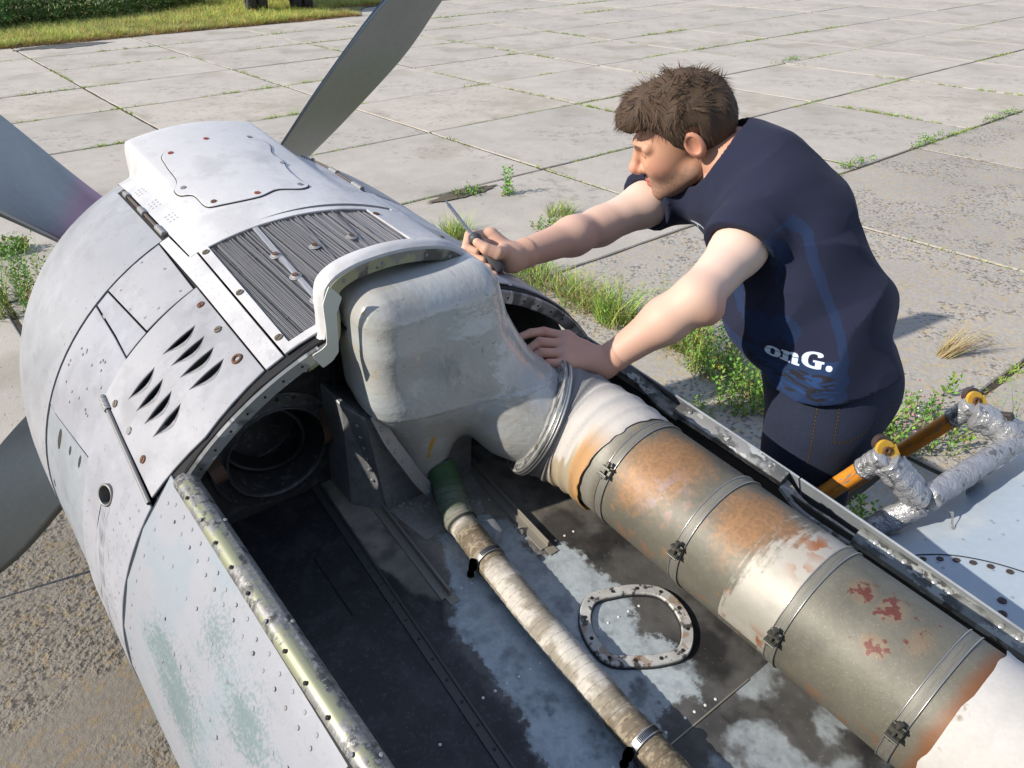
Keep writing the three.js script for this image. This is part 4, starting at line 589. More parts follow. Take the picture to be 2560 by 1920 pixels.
    let r = 0.49, g = 0.465, b = 0.435; const k = 0.86 + 0.22 * n; r *= k; g *= k; b *= k; r = mix(r, 0.30, br * 0.8); g = mix(g, 0.235, br * 0.8); b = mix(b, 0.13, br * 0.8); r = mix(r, 0.45, or * 0.8); g = mix(g, 0.22, or * 0.8); b = mix(b, 0.05, or * 0.8);
    const gk = (0.10 + 0.30 * wv * wv) * (0.7 + 0.5 * n); r = mix(r, gk, gr); g = mix(g, gk, gr); b = mix(b, gk * 1.02, gr); o[0] = r; o[1] = g; o[2] = b; });
  const cc = new THREE.CatmullRomCurve3(vecs([0.245, 0.28, 0.312], [0.245, 0.28, 0.25], [0.24, 0.279, 0.205], [0.224, 0.284, 0.168], [FLC.x + 0.02 * FLN.x, FLC.y + 0.02 * FLN.y, FLC.z + 0.02 * FLN.z]));
  const wrapG = grid(90, 44, (u, v) => { const p = cc.getPointAt(v), t = cc.getTangentAt(v), e1 = V(0, 1, 0).addScaledVector(t, -t.y).normalize(), e2 = V().crossVectors(e1, t).normalize(), a = (-180 + 360 * u) * D2R, ov = Math.sin((v * 5.5 + u) * 2 * Math.PI), rr2 = 0.1045 + 0.0028 * Math.pow(0.5 + 0.5 * ov, 3) + 0.004 * (n3(u * 11, v * 7, 2) - 0.5) + 0.0022 * sstep(0.55, 0.6, v) - (v < 0.02 ? 0.003 : 0); const ee = v < 0.06 ? 0.006 * (vn(u * 50, 4) - 0.5) + 0.018 * Math.sin(a * 1 + 0.6) * (1 - v / 0.06) : 0; return p.clone().addScaledVector(e1, rr2 * Math.cos(a)).addScaledVector(e2, -rr2 * Math.sin(a)).addScaledVector(t, -ee); });
  const wrap = mesh('cloth_lagging', wrapG, mat({ map: clothT, roughness: 0.95, bumpMap: rep(noiseG, 0.06), bumpScale: 0.001 }), craft); wrap.userData.label = 'stained white and grey woven lagging at the flange, its grey end toned for shade';
  const w2 = grid(72, 30, (u, v) => pipeAt(-180 + 360 * u, mix(-1.25, -0.893 + 0.006 * (vn(u * 30, 3) - 0.5), v), 0.004 + 0.0025 * (n3(u * 9, v * 9, 5) - 0.5) + 0.002 * Math.pow(0.5 + 0.5 * Math.sin((v * 9 + u * 2) * 6.28), 4)), (u, v) => [u * 0.63, mix(-1.25, -0.893, v)]);
  const wt = colTex(512, 512, (u, v, o) => { const n = fbm(u * 6, v * 6, 5, 6), f = fbm(u * 80, v * 80, 2, 80), d = sstep(0.66, 0.74, fbm(u * 12 + 3, v * 12, 5, 12)), k = 0.85 + 0.2 * n + 0.1 * (f - 0.5); o[0] = mix(0.47, 0.27, d) * k; o[1] = mix(0.455, 0.235, d) * k; o[2] = mix(0.435, 0.175, d) * k; });
  const lag2 = mesh('cloth_lagging', w2, mat({ map: rep(wt, 0.3), roughness: 0.95 }), craft); lag2.userData.label = 'white cloth lagging with a rusty edge';
}
// ---- taped hose on the floor
{
  const path = new THREE.CatmullRomCurve3([[0.022, 0.215, -0.06], [0.021, 0.19, -0.085], [0.003, 0.166, -0.144], [-0.005, 0.158, -0.212], [-0.014, 0.157, -0.305], [-0.022, 0.157, -0.389], [-0.026, 0.157, -0.461], [-0.029, 0.157, -0.525], [-0.032, 0.157, -0.576], [-0.034, 0.157, -0.632], [-0.036, 0.157, -0.70], [-0.04, 0.157, -0.9], [-0.045, 0.157, -1.18]].map(([x, y, s]) => V(x, y, -s)), false, 'centripetal');
  const L = path.getLength(), N = 420;
  const ht = colTex(256, 1024, (u, v, o) => {
    const sl = v * L, n = fbm(u * 5, v * 60, 5), f = fbm(u * 22, v * 240, 3), dirt = sstep(0.45, 0.62, fbm(u * 3 + 4, v * 30, 5));
    const green = sstep(0.135, 0.125, sl + 0.012 * (n - 0.5)), brown = Math.max(sstep(0.135, 0.16, sl) * sstep(0.27, 0.22, sl + 0.05 * (n - 0.5)), sstep(0.50, 0.57, sl + 0.09 * (n - 0.5)));
    const lap = ((sl * 62 + u) % 1), edge = lap < 0.09 ? 0.62 : 1; let k = (0.75 + 0.4 * f) * edge;
    let r = mix(0.46, 0.20, dirt * 0.8), g = mix(0.435, 0.175, dirt * 0.8), b = mix(0.39, 0.13, dirt * 0.8);
    r = mix(r, 0.115 + 0.1 * sstep(0.55, 0.65, f), brown * 0.9); g = mix(g, 0.085 + 0.09 * sstep(0.55, 0.65, f), brown * 0.9); b = mix(b, 0.05 + 0.06 * sstep(0.55, 0.65, f), brown * 0.9);
    const gd = sstep(0.04, 0.09, sl); r = mix(r, mix(0.035, 0.17, gd * n * 1.5), green); g = mix(g, mix(0.085, 0.18, gd * n * 1.3), green); b = mix(b, mix(0.035, 0.14, gd * n * 1.5), green);
    const band = sl > 0.122 && sl < 0.127 ? 0.25 : 1; o[0] = r * k * band; o[1] = g * k * band; o[2] = b * k * band;
  });
  const fr = path.computeFrenetFrames(N, false);
  const hg = grid(20, N, (u, v) => { const i = Math.round(v * N), p = path.getPointAt(v), a = u * 2 * Math.PI, lap = ((v * L * 62 + u) % 1), r = 0.0245 + 0.0013 * (1 - lap) + 0.0016 * (n3(u * 5 + 3, v * 70, 2) - 0.5) + (v * L < 0.125 ? 0.0035 : 0); return p.clone().addScaledVector(fr.normals[i], r * Math.cos(a)).addScaledVector(fr.binormals[i], r * Math.sin(a)); });
  const hose = mesh('taped_hose', hg, mat({ map: ht, roughness: 0.8 }), craft); hose.userData.label = 'hose wound in dirty white tape with a green end';
  for (const [sl, m] of [[0.215, dullM], [0.60, steelM]]) {
    const v = sl / L, p = path.getPointAt(v), t = path.getTangentAt(v), q = new THREE.Quaternion().setFromUnitVectors(UP, t), cl = mesh('hose_clamp', new THREE.LatheGeometry([[0.0265, -0.006], [0.0285, -0.006], [0.0285, 0.006], [0.0265, 0.006]].map((w) => new THREE.Vector2(...w)), 40), m, craft); cl.position.copy(p); cl.quaternion.copy(q);
    const inv = q.clone().invert(), side = V(-0.92, 0.1, -0.1).normalize().applyQuaternion(inv); side.y = 0; side.normalize(); const tn = V(-side.z, 0, side.x), B = new THREE.Matrix4().makeBasis(tn, UP, side);
    mesh('clamp_screw', merge([box(0.016, 0.013, 0.010, 0, 0, 0.032, 0.002), cyl(V(-0.018, 0, 0.034), V(0.014, 0, 0.034), 0.0052, 0.0052, 10), cyl(V(-0.022, 0, 0.034), V(-0.017, 0, 0.034), 0.0068, 0.0068, 6)]).applyMatrix4(B), m === steelM ? steelM : mat({ rgb: [0.04, 0.038, 0.035], roughness: 0.6, metalness: 0.4 }), cl);
    const teeth = []; for (let k = 0; k < 16; k++) { const a = 0.3 + k * 0.085, up = V(0.2, 0, 0); const d = V(0, 1, 0).applyQuaternion(inv); const ca = Math.atan2(d.z, d.x) + a - 0.9; teeth.push(box(0.0012, 0.0085, 0.0012, 0, 0, 0).rotateY(0).translate(0.0287 * Math.cos(ca), 0, 0.0287 * Math.sin(ca))); }
    mesh('clamp_slots', merge(teeth), inkM, cl);
  }
  mesh('tie_end', sweep(vecs([0.028, 0.165, 0.185], [0.04, 0.172, 0.195], [0.043, 0.16, 0.215], [0.036, 0.148, 0.225]), Array(4).fill(UP), V(1, 0, 0.3), [[0, -0.006], [0.0015, 0], [0, 0.006]]), dullM, hose);
}
// ---- rims of the bay
{
  const path = [], nr = []; for (let i = 0; i <= 20; i++) { const s = mix(0.0, -1.3, i / 20); const k = rho(s) / 0.54; path.push(V(-0.391 * k, 0.357 * k, -s)); nr.push(V(-0.25, 0.97, 0).normalize()); }
  const g = sweep(path, nr, V(0.97, 0.25, 0).normalize(), [[0.002, -0.017], [0.009, -0.012], [0.0125, -0.004], [0.0125, 0.004], [0.009, 0.012], [0.002, 0.0165], [-0.012, 0.018], [-0.012, 0.015], [0, 0.013], [0, -0.013], [-0.004, -0.017]]); uvBy(g, (x, y, z) => { const k = rho(-z) / 0.54; return [(x / k + 0.412) / 0.05, z / 0.5]; });
  const rimT = colTex(256, 1024, (u, v, o) => { const f = fbm(u * 4, v * 40, 6), e = fbm(u * 14, v * 140, 4), w = fbm(u * 3 + 7, v * 16, 5), pr = sstep(0.5, 0.54, w + 0.25 * (e - 0.5)) * sstep(0.62, 0.42, u + 0.3 * (f - 0.5)), br = sstep(0.60, 0.66, e) * 0.5; let k = mix(0.20, 0.065, sstep(0.45, 0.7, f)); o[0] = mix(mix(k, 0.4, br), 0.235, pr); o[1] = mix(mix(k, 0.4, br), 0.245, pr); o[2] = mix(mix(k * 0.98, 0.39, br), 0.165, pr); });
  const r = mesh('bay_rim', g, mat({ map: rimT, roughness: 0.45, metalness: 0.4 }), craft); r.userData.label = 'rolled metal rim with flaking yellow-green primer';
  for (let i = 0; i < 13; i++) { const z = 0.05 + i * 0.052; fix('rivet', rivetG, i % 4 === 1 ? skinM2 : inkM, r, V(-0.4035 * rho(-z) / 0.54, 0.3665 * rho(-z) / 0.54, z), V(-0.6, 0.8, 0).normalize(), 0.003); if (i % 4 === 1) fix('rivet', rivetG, skinM2, r, V(-0.376, 0.366, z + 0.02), V(0.3, 0.95, 0).normalize(), 0.0032); }
  const seg = (pts, prof, m, name = 'bay_rim') => { const P = pts.map(([x, y, s]) => V(x, y, -s)), c = new THREE.CatmullRomCurve3(P).getPoints(20), gg = sweep(c, c.map(() => V(-0.42, 0.9, 0).normalize()), V(0.9, 0.42, 0).normalize(), prof); uvBy(gg, (x, y, z) => [x * 1.3 + y, z]); return mesh(name, gg, m, craft); };
  const chan = [[0, -0.014], [0.006, -0.012], [0.008, -0.004], [0.008, 0.008], [0.005, 0.014], [-0.014, 0.016], [-0.014, 0.013], [0.002, 0.011], [0.004, 0.006], [0.004, -0.005], [0, -0.011]];
  const rm = mat({ map: rep(wornT, 0.3, 0.2, 0.6), roughness: 0.5, metalness: 0.3, rgb: [0.8, 0.82, 0.8] });
  seg([[0.437, 0.292, -0.05], [0.44, 0.287, -0.16], [0.438, 0.272, -0.215], [0.437, 0.272, -0.27]], chan, rm);
  const b2 = seg([[0.437, 0.282, -0.262], [0.438, 0.284, -0.38], [0.438, 0.284, -0.502]], [[0.002, -0.018], [0.012, -0.014], [0.014, -0.004], [0.013, 0.012], [0.008, 0.016], [-0.016, 0.017], [-0.016, 0.014], [0.006, 0.012], [0.01, -0.004], [0, -0.014]], mat({ map: rep(wornT, 0.22, 0.7, 0.1), roughness: 0.4, metalness: 0.45 }));
  for (let i = 0; i < 3; i++) fix('rivet', rivetG, dullM, b2, V(0.432, 0.297, 0.29 + i * 0.09), V(-0.4, 0.9, 0).normalize(), 0.0045);
  const b3 = seg([[0.436, 0.272, -0.5], [0.438, 0.252, -0.54], [0.44, 0.25, -0.6], [0.437, 0.252, -0.655]], [[0, -0.012], [0.005, -0.008], [0.005, 0.012], [0.0, 0.013], [0.001, -0.006]], mat({ map: rep(wornT, 0.12, 0.1, 0.4), roughness: 0.55, metalness: 0.2 }), 'rim_bracket');
  mesh('bracket_slot', box(0.006, 0.002, 0.034, 0.4375, 0.2575, 0.555, 0.0009), inkM, b3);
  const b4 = seg([[0.438, 0.268, -0.642], [0.439, 0.268, -0.8], [0.44, 0.268, -1.3]], [[0.0, -0.018], [0.009, -0.014], [0.014, -0.005], [0.014, 0.005], [0.009, 0.014], [-0.02, 0.02], [-0.02, 0.016], [0.004, 0.01], [0.004, -0.01]], rm);
  for (let i = 0; i < 11; i++) fix('rivet', rivetG, mat({ rgb: [0.4, 0.4, 0.39], roughness: 0.35, metalness: 0.6 }), b4, V(0.4345, 0.2815, 0.672 + i * 0.024 + (i > 5 ? 0.05 : 0)), V(-0.42, 0.9, 0).normalize(), 0.0052);
}
// ---- wings
const wTop = (t) => 0.24 * (1.4845 * Math.sqrt(Math.max(t, 0)) - 0.63 * t - 1.758 * t * t + 1.4215 * t ** 3 - 0.5075 * t ** 4) * 1.25;
const CH = 1.75, wLE = (r) => -0.605 - 0.1 * Math.max(0, Math.abs(r) - 0.54), wDi = (r) => 0.085 + 0.03 * (Math.abs(r) - 0.5);
const wingAt = (r, t, up) => V(r, wDi(r) + (up ? wTop(t) : -0.45 * wTop(t)) * 0.9, -(wLE(r) - CH * t));
{
  const wt = colTex(512, 512, (u, v, o) => { const a = fbm(u * 5, v * 5, 5, 5), c = sstep(0.5, 0.62, fbm(u * 4 + 3, v * 4, 5, 4)), g = hash((u * 512) | 0, (v * 512) | 0), f = fbm(u * 90, v * 90, 2, 90), k = 0.94 + 0.12 * (a - 0.5) + 0.08 * (f - 0.5) + 0.03 * (g - 0.5); o[0] = mix(0.335, 0.39, c) * k; o[1] = mix(0.395, 0.43, c) * k; o[2] = mix(0.45, 0.46, c) * k; });
  const wm = mat({ map: rep(wt, 0.8), roughness: 0.45, bumpMap: rep(skinB, 0.8), bumpScale: 0.002 });
  for (const sg of [1]) {
    const N = 44, prof = []; for (let i = 0; i <= N; i++) { const t = 1 - i / N; prof.push([t * t, true]); } for (let i = 1; i <= N; i++) { const t = i / N; prof.push([t * t, false]); }
    const g = grid(16, 2 * N, (u, v) => { const [t, up] = prof[Math.round(v * 2 * N)]; return wingAt(sg * mix(0.425, 5.2, u * u), t, up); }, (u, v) => { const [t, up] = prof[Math.round(v * 2 * N)]; return [mix(0.425, 5.2, u * u), (up ? 1 : -1) * t * CH]; });
    if (sg < 0) { const ix = g.index.array; for (let i = 0; i < ix.length; i += 3) { const q = ix[i]; ix[i] = ix[i + 1]; ix[i + 1] = q; } g.computeVertexNormals(); }
    const w = mesh('wing', g, wm, craft); if (sg < 0) continue; w.userData.label = 'pale blue wing with rows of dark flush screws';
    const wn = V(0, 1, 0), tOf = (r, s) => (wLE(r) - s) / CH, pt = (r, s) => wingAt(r, Math.max(0.0005, tOf(r, s)), true).add(V(0, 0.0006, 0)), nn = (r, s) => { const a = pt(r, s - 0.01).sub(pt(r, s + 0.01)), b = pt(r + 0.01, s).sub(pt(r - 0.01, s)); const c = a.cross(b).normalize(); return c.y < 0 ? c.negate() : c; };
    const dk = mat({ rgb: [0.05, 0.035, 0.03], roughness: 0.7 }), row = new THREE.CatmullRomCurve3(vecs([0.50, 0, -0.675], [0.56, 0, -0.69], [0.61, 0, -0.735], [0.64, 0, -0.79], [0.66, 0, -0.86], [0.67, 0, -0.95])).getPoints(13);
    for (const p of row) fix('screw', screwG, dk, w, pt(p.x, p.z), nn(p.x, p.z), 0.0055, p.x * 9);
    for (let i = 0; i < 6; i++) { const r = 0.575 - 0.028 * i, s = -0.84 - 0.012 * i; fix('screw', screwG, dk, w, pt(r, s), nn(r, s), 0.0065, i); }
    const line = new THREE.CatmullRomCurve3(row.map((p) => pt(p.x + 0.010, p.z + 0.008).add(V(0, 0.0002, 0)))); mesh('panel_line', new THREE.TubeGeometry(line, 60, 0.0011, 5), seamM, w);
    const l2 = []; for (let i = 0; i <= 12; i++) l2.push(pt(0.53 + 0.04 * i, -0.905 + 0.012 * i)); mesh('panel_line', tube(l2, 0.001, 40, 5), seamM, w);
    seed(71); for (let i = 0; i < 30; i++) { const r = rr(0.5, 0.95), s = rr(-0.9, -0.67); fix('rivet', flushG, rivA, w, pt(r, s).add(V(0, -0.0004, 0)), nn(r, s), 0.003); }
  }
}
// ---- propeller: four blades on a spinner
{
  const prop = new THREE.Group(); prop.name = 'propeller'; prop.position.set(0, 0, -1.25); craft.add(prop); prop.userData.label = 'four-bladed propeller with broad dark grey blades';
  const bt = colTex(256, 512, (u, v, o) => { const a = fbm(u * 5, v * 8, 5), g = fbm(u * 60, v * 90, 3), st = sstep(0.58, 0.7, fbm(u * 7 + 3, v * 9, 4)), k = 0.92 + 0.14 * (a - 0.5) + 0.12 * (g - 0.5); const pk = sstep(0.30, 0.24, v + 0.03 * (a - 0.5)); o[0] = mix(0.28, 0.42, pk * 0.7) * k; o[1] = mix(0.31, 0.24, pk * 0.7) * k; o[2] = mix(0.33, 0.33, pk * 0.7) * k; });
  const bm = mat({ map: bt, roughness: 0.34, metalness: 0.9 });
  const R0 = 0.1, R1 = 1.22, chord = (r) => (r < 0.3 ? mix(0.09, 0.2, sstep(0.1, 0.3, r)) : mix(0.2, 0.25, sstep(0.3, 0.7, r)) * (1 - 0.35 * sstep(0.85, 1.22, r) ** 2)), beta = (r) => mix(46, 20, sstep(0.1, 1.2, r)) * D2R, th = (r) => mix(0.05, 0.012, sstep(0.1, 0.8, r));
  const prof = []; for (let i = 0; i <= 12; i++) { const t = i / 12; prof.push([t - 0.45, 1.3 * Math.sqrt(t) * (1 - t) + 0.08 * (1 - t)]); } for (let i = 11; i > 0; i--) { const t = i / 12; prof.push([t - 0.45, -0.12 * Math.sin(Math.PI * t)]); }
  const n = prof.length, geo = grid(n, 40, (u, v) => { const r = mix(R0, R1, v), c = chord(r), b = beta(r), [x, y] = prof[Math.round(u * n) % n], px = x * c, py = y * th(r); return V(-(px * Math.cos(b) + py * Math.sin(b)), r, px * Math.sin(b) - py * Math.cos(b)); });
  for (let k = 0; k < 4; k++) { const b = mesh('blade', geo, bm, prop); b.rotation.z = -(50 + 90 * k) * D2R; }
  mesh('spinner', new THREE.LatheGeometry([[0.155, -0.1], [0.155, 0.06], [0.14, 0.12], [0.1, 0.19], [0.05, 0.235], [0, 0.25]].map((q) => new THREE.Vector2(...q)), 40).rotateX(-Math.PI / 2), skinM3, prop);
  mesh('engine_core', new THREE.CylinderGeometry(0.33, 0.2, 0.2, 30).rotateX(-Math.PI / 2).translate(0, 0, -0.82), dullM, craft);
}
// ---- main gear under the nacelle
{
  const gear = new THREE.Group(); gear.name = 'main_gear'; craft.add(gear); gear.position.set(0, -0.5, 0.35);
  const wx = 0.0, ty = -0.015;
  mesh('strut', cyl(V(0, 0.02, 0), V(0, -0.075, -0.01), 0.03, 0.028, 16), dullM, gear);
  mesh('tyre', new THREE.TorusGeometry(0.11, 0.05, 14, 36).rotateY(Math.PI / 2).translate(0, -0.019, -0.02), mat({ rgb: [0.02, 0.02, 0.02], roughness: 0.9 }), gear);
  mesh('wheel_hub', new THREE.CylinderGeometry(0.075, 0.075, 0.06, 24).rotateZ(Math.PI / 2).translate(0, -0.019, -0.02), dullM, gear);
}
// ---------------------------------------------------------------- the man leaning over the nacelle
const BASE = V(0.655, 0, -1.37);
const man = group('person', [BASE.x, BASE.y, BASE.z]);
tag(man, 'person in navy T-shirt and dark jeans leaning over the nacelle, screwdriver in hand', 'person');
const nv = (x, y, z) => V(x, y, z).normalize();
const J = {
  pel: V(0.665, 0.93, -1.345), wst: V(0.622, 1.085, -1.385), chs: V(0.545, 1.235, -1.48), upr: V(0.487, 1.325, -1.56), c7: V(0.472, 1.385, -1.592),
  shL: V(0.515, 1.30, -1.425), shR: V(0.405, 1.262, -1.70), elL: V(0.327, 1.205, -1.215), wrL: V(0.168, 1.077, -1.212), elR: V(0.192, 1.216, -1.556), wrR: V(0.004, 1.222, -1.375),
  hipL: V(0.62, 0.90, -1.265), hipR: V(0.70, 0.90, -1.435), knL: V(0.60, 0.48, -1.285), knR: V(0.675, 0.48, -1.46), anL: V(0.62, 0.085, -1.26), anR: V(0.70, 0.085, -1.44),
};
const LAT = [nv(-0.43, 0, 0.9), nv(-0.25, 0.05, 0.95), nv(0.1, 0.12, 0.98), nv(0.28, 0.14, 0.95)];
const SP = [J.pel, J.wst, J.chs, J.upr];
// torso as a chain of elliptic sections
function torsoSDF(rads) {
  const segs = []; for (let i = 0; i < 3; i++) { const a = SP[i], b = SP[i + 1], d = b.clone().sub(a), L2 = d.lengthSq(); segs.push({ a, d, L2, la: LAT[i], lb: LAT[i + 1], ra: rads[i], rb: rads[i + 1] }); }
  return (x, y, z) => {
    let best = 9;
    for (const s of segs) {
      const qx = x - s.a.x, qy = y - s.a.y, qz = z - s.a.z; let t = clamp((qx * s.d.x + qy * s.d.y + qz * s.d.z) / s.L2);
      const px = qx - s.d.x * t, py = qy - s.d.y * t, pz = qz - s.d.z * t, lx = mix(s.la.x, s.lb.x, t), ly = mix(s.la.y, s.lb.y, t), lz = mix(s.la.z, s.lb.z, t), la = px * lx + py * ly + pz * lz;
      const rx = px - lx * la, ry = py - ly * la, rz = pz - lz * la, b = Math.hypot(rx, ry, rz), ra = mix(s.ra[0], s.rb[0], t), rb = mix(s.ra[1], s.rb[1], t);
      const k = Math.hypot(la / ra, b / rb), g = Math.hypot(la / (ra * ra), b / (rb * rb)); const d = g > 1e-6 ? k * (k - 1) / g : -rb; if (d < best) best = d;
    }
    return best;
  };
}
const cap3 = (a, b, ra, rb) => { const dx = b.x - a.x, dy = b.y - a.y, dz = b.z - a.z, L = dx * dx + dy * dy + dz * dz, ax = a.x, ay = a.y, az = a.z; return (x, y, z) => { const t = clamp(((x - ax) * dx + (y - ay) * dy + (z - az) * dz) / L); const u = x - ax - dx * t, v = y - ay - dy * t, w = z - az - dz * t; return Math.sqrt(u * u + v * v + w * w) - (ra + (rb - ra) * t); }; };
const ell = (c, r) => (x, y, z) => { const a = (x - c[0]) / r[0], b = (y - c[1]) / r[1], d = (z - c[2]) / r[2], k = Math.hypot(a, b, d), g = Math.hypot(a / r[0], b / r[1], d / r[2]); return g > 1e-6 ? k * (k - 1) / g : -Math.min(...r); };
const uni = (fs, k) => (x, y, z) => { let d = fs[0](x, y, z); for (let i = 1; i < fs.length; i++) d = smin(d, fs[i](x, y, z), k); return d; };
const plane = (p, n) => (x, y, z) => (x - p.x) * n.x + (y - p.y) * n.y + (z - p.z) * n.z;
const L3 = (a, b, t) => a.clone().lerp(b, t);

// ---- arms, neck, trunk and legs (skin)
const skinParts = [];
{
  const tor = torsoSDF([[0.14, 0.105], [0.14, 0.105], [0.15, 0.11], [0.14, 0.085]]);
  const armL = uni([cap3(J.shL, L3(J.shL, J.elL, 0.5), 0.054, 0.0465), cap3(L3(J.shL, J.elL, 0.5), J.elL, 0.0465, 0.039), cap3(J.elL, L3(J.elL, J.wrL, 0.32), 0.038, 0.0385), cap3(L3(J.elL, J.wrL, 0.32), J.wrL, 0.0385, 0.0255), (x, y, z) => Math.hypot(x - J.elL.x - 0.022, y - J.elL.y + 0.018, z - J.elL.z - 0.016) - 0.021], 0.025);
  const armR = uni([cap3(J.shR, L3(J.shR, J.elR, 0.5), 0.054, 0.046), cap3(L3(J.shR, J.elR, 0.5), J.elR, 0.046, 0.038), cap3(J.elR, L3(J.elR, J.wrR, 0.32), 0.037, 0.0375), cap3(L3(J.elR, J.wrR, 0.32), J.wrR, 0.0375, 0.0255)], 0.025);
  const neck = cap3(V(0.475, 1.335, -1.57), V(0.39, 1.375, -1.598), 0.062, 0.056);
  const legs = uni([cap3(J.hipL, J.knL, 0.085, 0.055), cap3(J.knL, J.anL, 0.055, 0.04), cap3(J.hipR, J.knR, 0.085, 0.055), cap3(J.knR, J.anR, 0.055, 0.04)], 0.02);
  const all = uni([tor, armL, armR, neck, legs], 0.03);
  skinParts.push(nets(all, [-0.06, 0.03, -1.82], [0.85, 1.48, -1.12], 0.0115));
}
// ---- head
const HF = nv(-0.925, -0.38, -0.045), HL0 = nv(-0.03, -0.05, 0.998), HL = HL0.clone().addScaledVector(HF, -HL0.dot(HF)).normalize(), HU = V().crossVectors(HF, HL).normalize(); if (HU.y < 0) HU.negate();
const HC = V(0.354, 1.392, -1.598);
const headM = new THREE.Matrix4().makeBasis(HF, HU, HL.clone().negate()).scale(V(0.95, 0.95, 0.95)).setPosition(HC);
const headSDF = (() => {
  const fs = [ell([-0.014, 0.034, 0], [0.097, 0.088, 0.076]), ell([0.03, -0.03, 0], [0.064, 0.085, 0.061])];
  const skull = uni(fs, 0.03), jaw = (x, y, z) => { const az = Math.abs(z); return Math.min(cap(x, y, az, 0.068, -0.1, 0.0, 0.072, -0.098, 0.012, 0.022, 0.02), cap(x, y, az, 0.07, -0.098, 0.012, -0.004, -0.066, 0.052, 0.019, 0.02)); };
  const cheek = (x, y, z) => ell([0.054, -0.022, 0.038], [0.034, 0.036, 0.022])(x, y, Math.abs(z)), brow = (x, y, z) => cap(x, y, Math.abs(z), 0.086, 0.02, 0.012, 0.074, 0.017, 0.046, 0.0125, 0.011);
  const nose = (x, y, z) => { const az = Math.abs(z); return smin(smin(cap(x, y, z, 0.089, 0.012, 0, 0.11, -0.028, 0, 0.0085, 0.0115), cap(x, y, z, 0.11, -0.028, 0, 0.104, -0.036, 0, 0.0125, 0.011), 0.008), cap(x, y, az, 0.094, -0.036, 0.0115, 0.098, -0.035, 0.010, 0.0085, 0.0085), 0.008); };
  const lid = (x, y, z) => Math.hypot(x - 0.0715, y - 0.002, Math.abs(z) - 0.031) - 0.0145;
  const lips = (x, y, z) => { const az = Math.abs(z); return smin(cap(x, y, az, 0.0905, -0.0635, 0, 0.083, -0.0655, 0.018, 0.0075, 0.0045), cap(x, y, az, 0.089, -0.0745, 0, 0.082, -0.072, 0.017, 0.0082, 0.005), 0.003); };
  const ear = (x, y, z) => { const az = Math.abs(z) - 0.0765, u = (x + 0.018) * 0.96 - (y + 0.002) * 0.26, v = (x + 0.018) * 0.26 + (y + 0.002) * 0.96, o = ell([0, 0.0, 0.006], [0.0195, 0.0315, 0.008])(u, v, az - 0.22 * -u), c = ell([0.003, 0.004, 0.0125], [0.0118, 0.0205, 0.0065])(u, v, az - 0.22 * -u), r = cap(u, v, az - 0.22 * -u, -0.006, 0.014, 0.006, -0.008, -0.012, 0.006, 0.0035, 0.0035); return smin(smax(o, -c, 0.003), r, 0.003); };
  const nk = cap3(V(-0.03, -0.06, 0), V(-0.075, -0.095, 0), 0.053, 0.05);
  return (x, y, z) => {
    let d = smin(skull(x, y, z), jaw(x, y, z), 0.028); d = smin(d, cheek(x, y, z), 0.02); d = smin(d, nk(x, y, z), 0.025); d = smin(d, brow(x, y, z), 0.012);
    d = smax(d, -(Math.hypot(x - 0.099, (y - 0.0) * 1.1, Math.abs(z) - 0.033) - 0.017), 0.012);
    d = smin(d, lid(x, y, z), 0.004); d = smin(d, nose(x, y, z), 0.009); d = smin(d, lips(x, y, z), 0.006);
    d = smax(d, -cap(x, y, Math.abs(z), 0.1, -0.0688, 0, 0.092, -0.0688, 0.014, 0.0022, 0.0015), 0.002);
    d = smax(d, -(Math.hypot(x - 0.1, y + 0.042, Math.abs(z) - 0.0075) - 0.0042), 0.003);
    d = smin(d, ear(x, y, z), 0.006);
    return d;
  };
})();
const headG = nets(headSDF, [-0.14, -0.16, -0.11], [0.14, 0.14, 0.11], 0.0024);
colBy(headG, (x, y, z, o) => {
  const n = n3(x * 60, y * 60, z * 60), az = Math.abs(z); let c = [0.50, 0.262, 0.168]; const m = (q, t) => { for (let i = 0; i < 3; i++) c[i] = mix(c[i], q[i], clamp(t)); };
  m([0.58, 0.27, 0.19], sstep(0.02, 0.012, Math.hypot(x - 0.108, y + 0.028, z)) + 0.5 * sstep(0.03, 0.015, Math.hypot(x - 0.06, y + 0.03, az - 0.055)));
  const st = sstep(-0.03, -0.06, y + 0.35 * (0.03 - x) * (x < 0.03 ? 0.3 : 0) + 0.02 * (n - 0.5)) * sstep(-0.045, 0.0, x); m([0.20, 0.125, 0.09], 0.8 * st * (0.65 + 0.7 * hash((x * 900) | 0, ((y + z) * 900) | 0)));
  m([0.36, 0.11, 0.09], sstep(0.011, 0.007, Math.abs(y + 0.069)) * sstep(0.021, 0.016, az) * sstep(0.078, 0.084, x));
  m([0.05, 0.032, 0.022], 0.85 * sstep(0.006, 0.002, Math.abs(y - 0.021 - 0.12 * (0.03 - az) * 0.5)) * sstep(0.05, 0.042, az) * sstep(0.012, 0.018, az) * sstep(0.06, 0.07, x));
  m([0.06, 0.03, 0.025], 0.8 * sstep(0.0028, 0.001, Math.abs(y + 0.0015 + 0.08 * Math.abs(az - 0.031))) * sstep(0.017, 0.013, Math.abs(az - 0.031)) * sstep(0.07, 0.076, x));
  if (az > 0.073 && x < 0.01) m([0.56, 0.24, 0.16], 0.7);
  m([0.46, 0.24, 0.155], sstep(-0.04, -0.08, x)); for (let i = 0; i < 3; i++) o[i] = c[i] * (0.93 + 0.16 * n);
});
headG.applyMatrix4(headM); skinParts.push(headG);
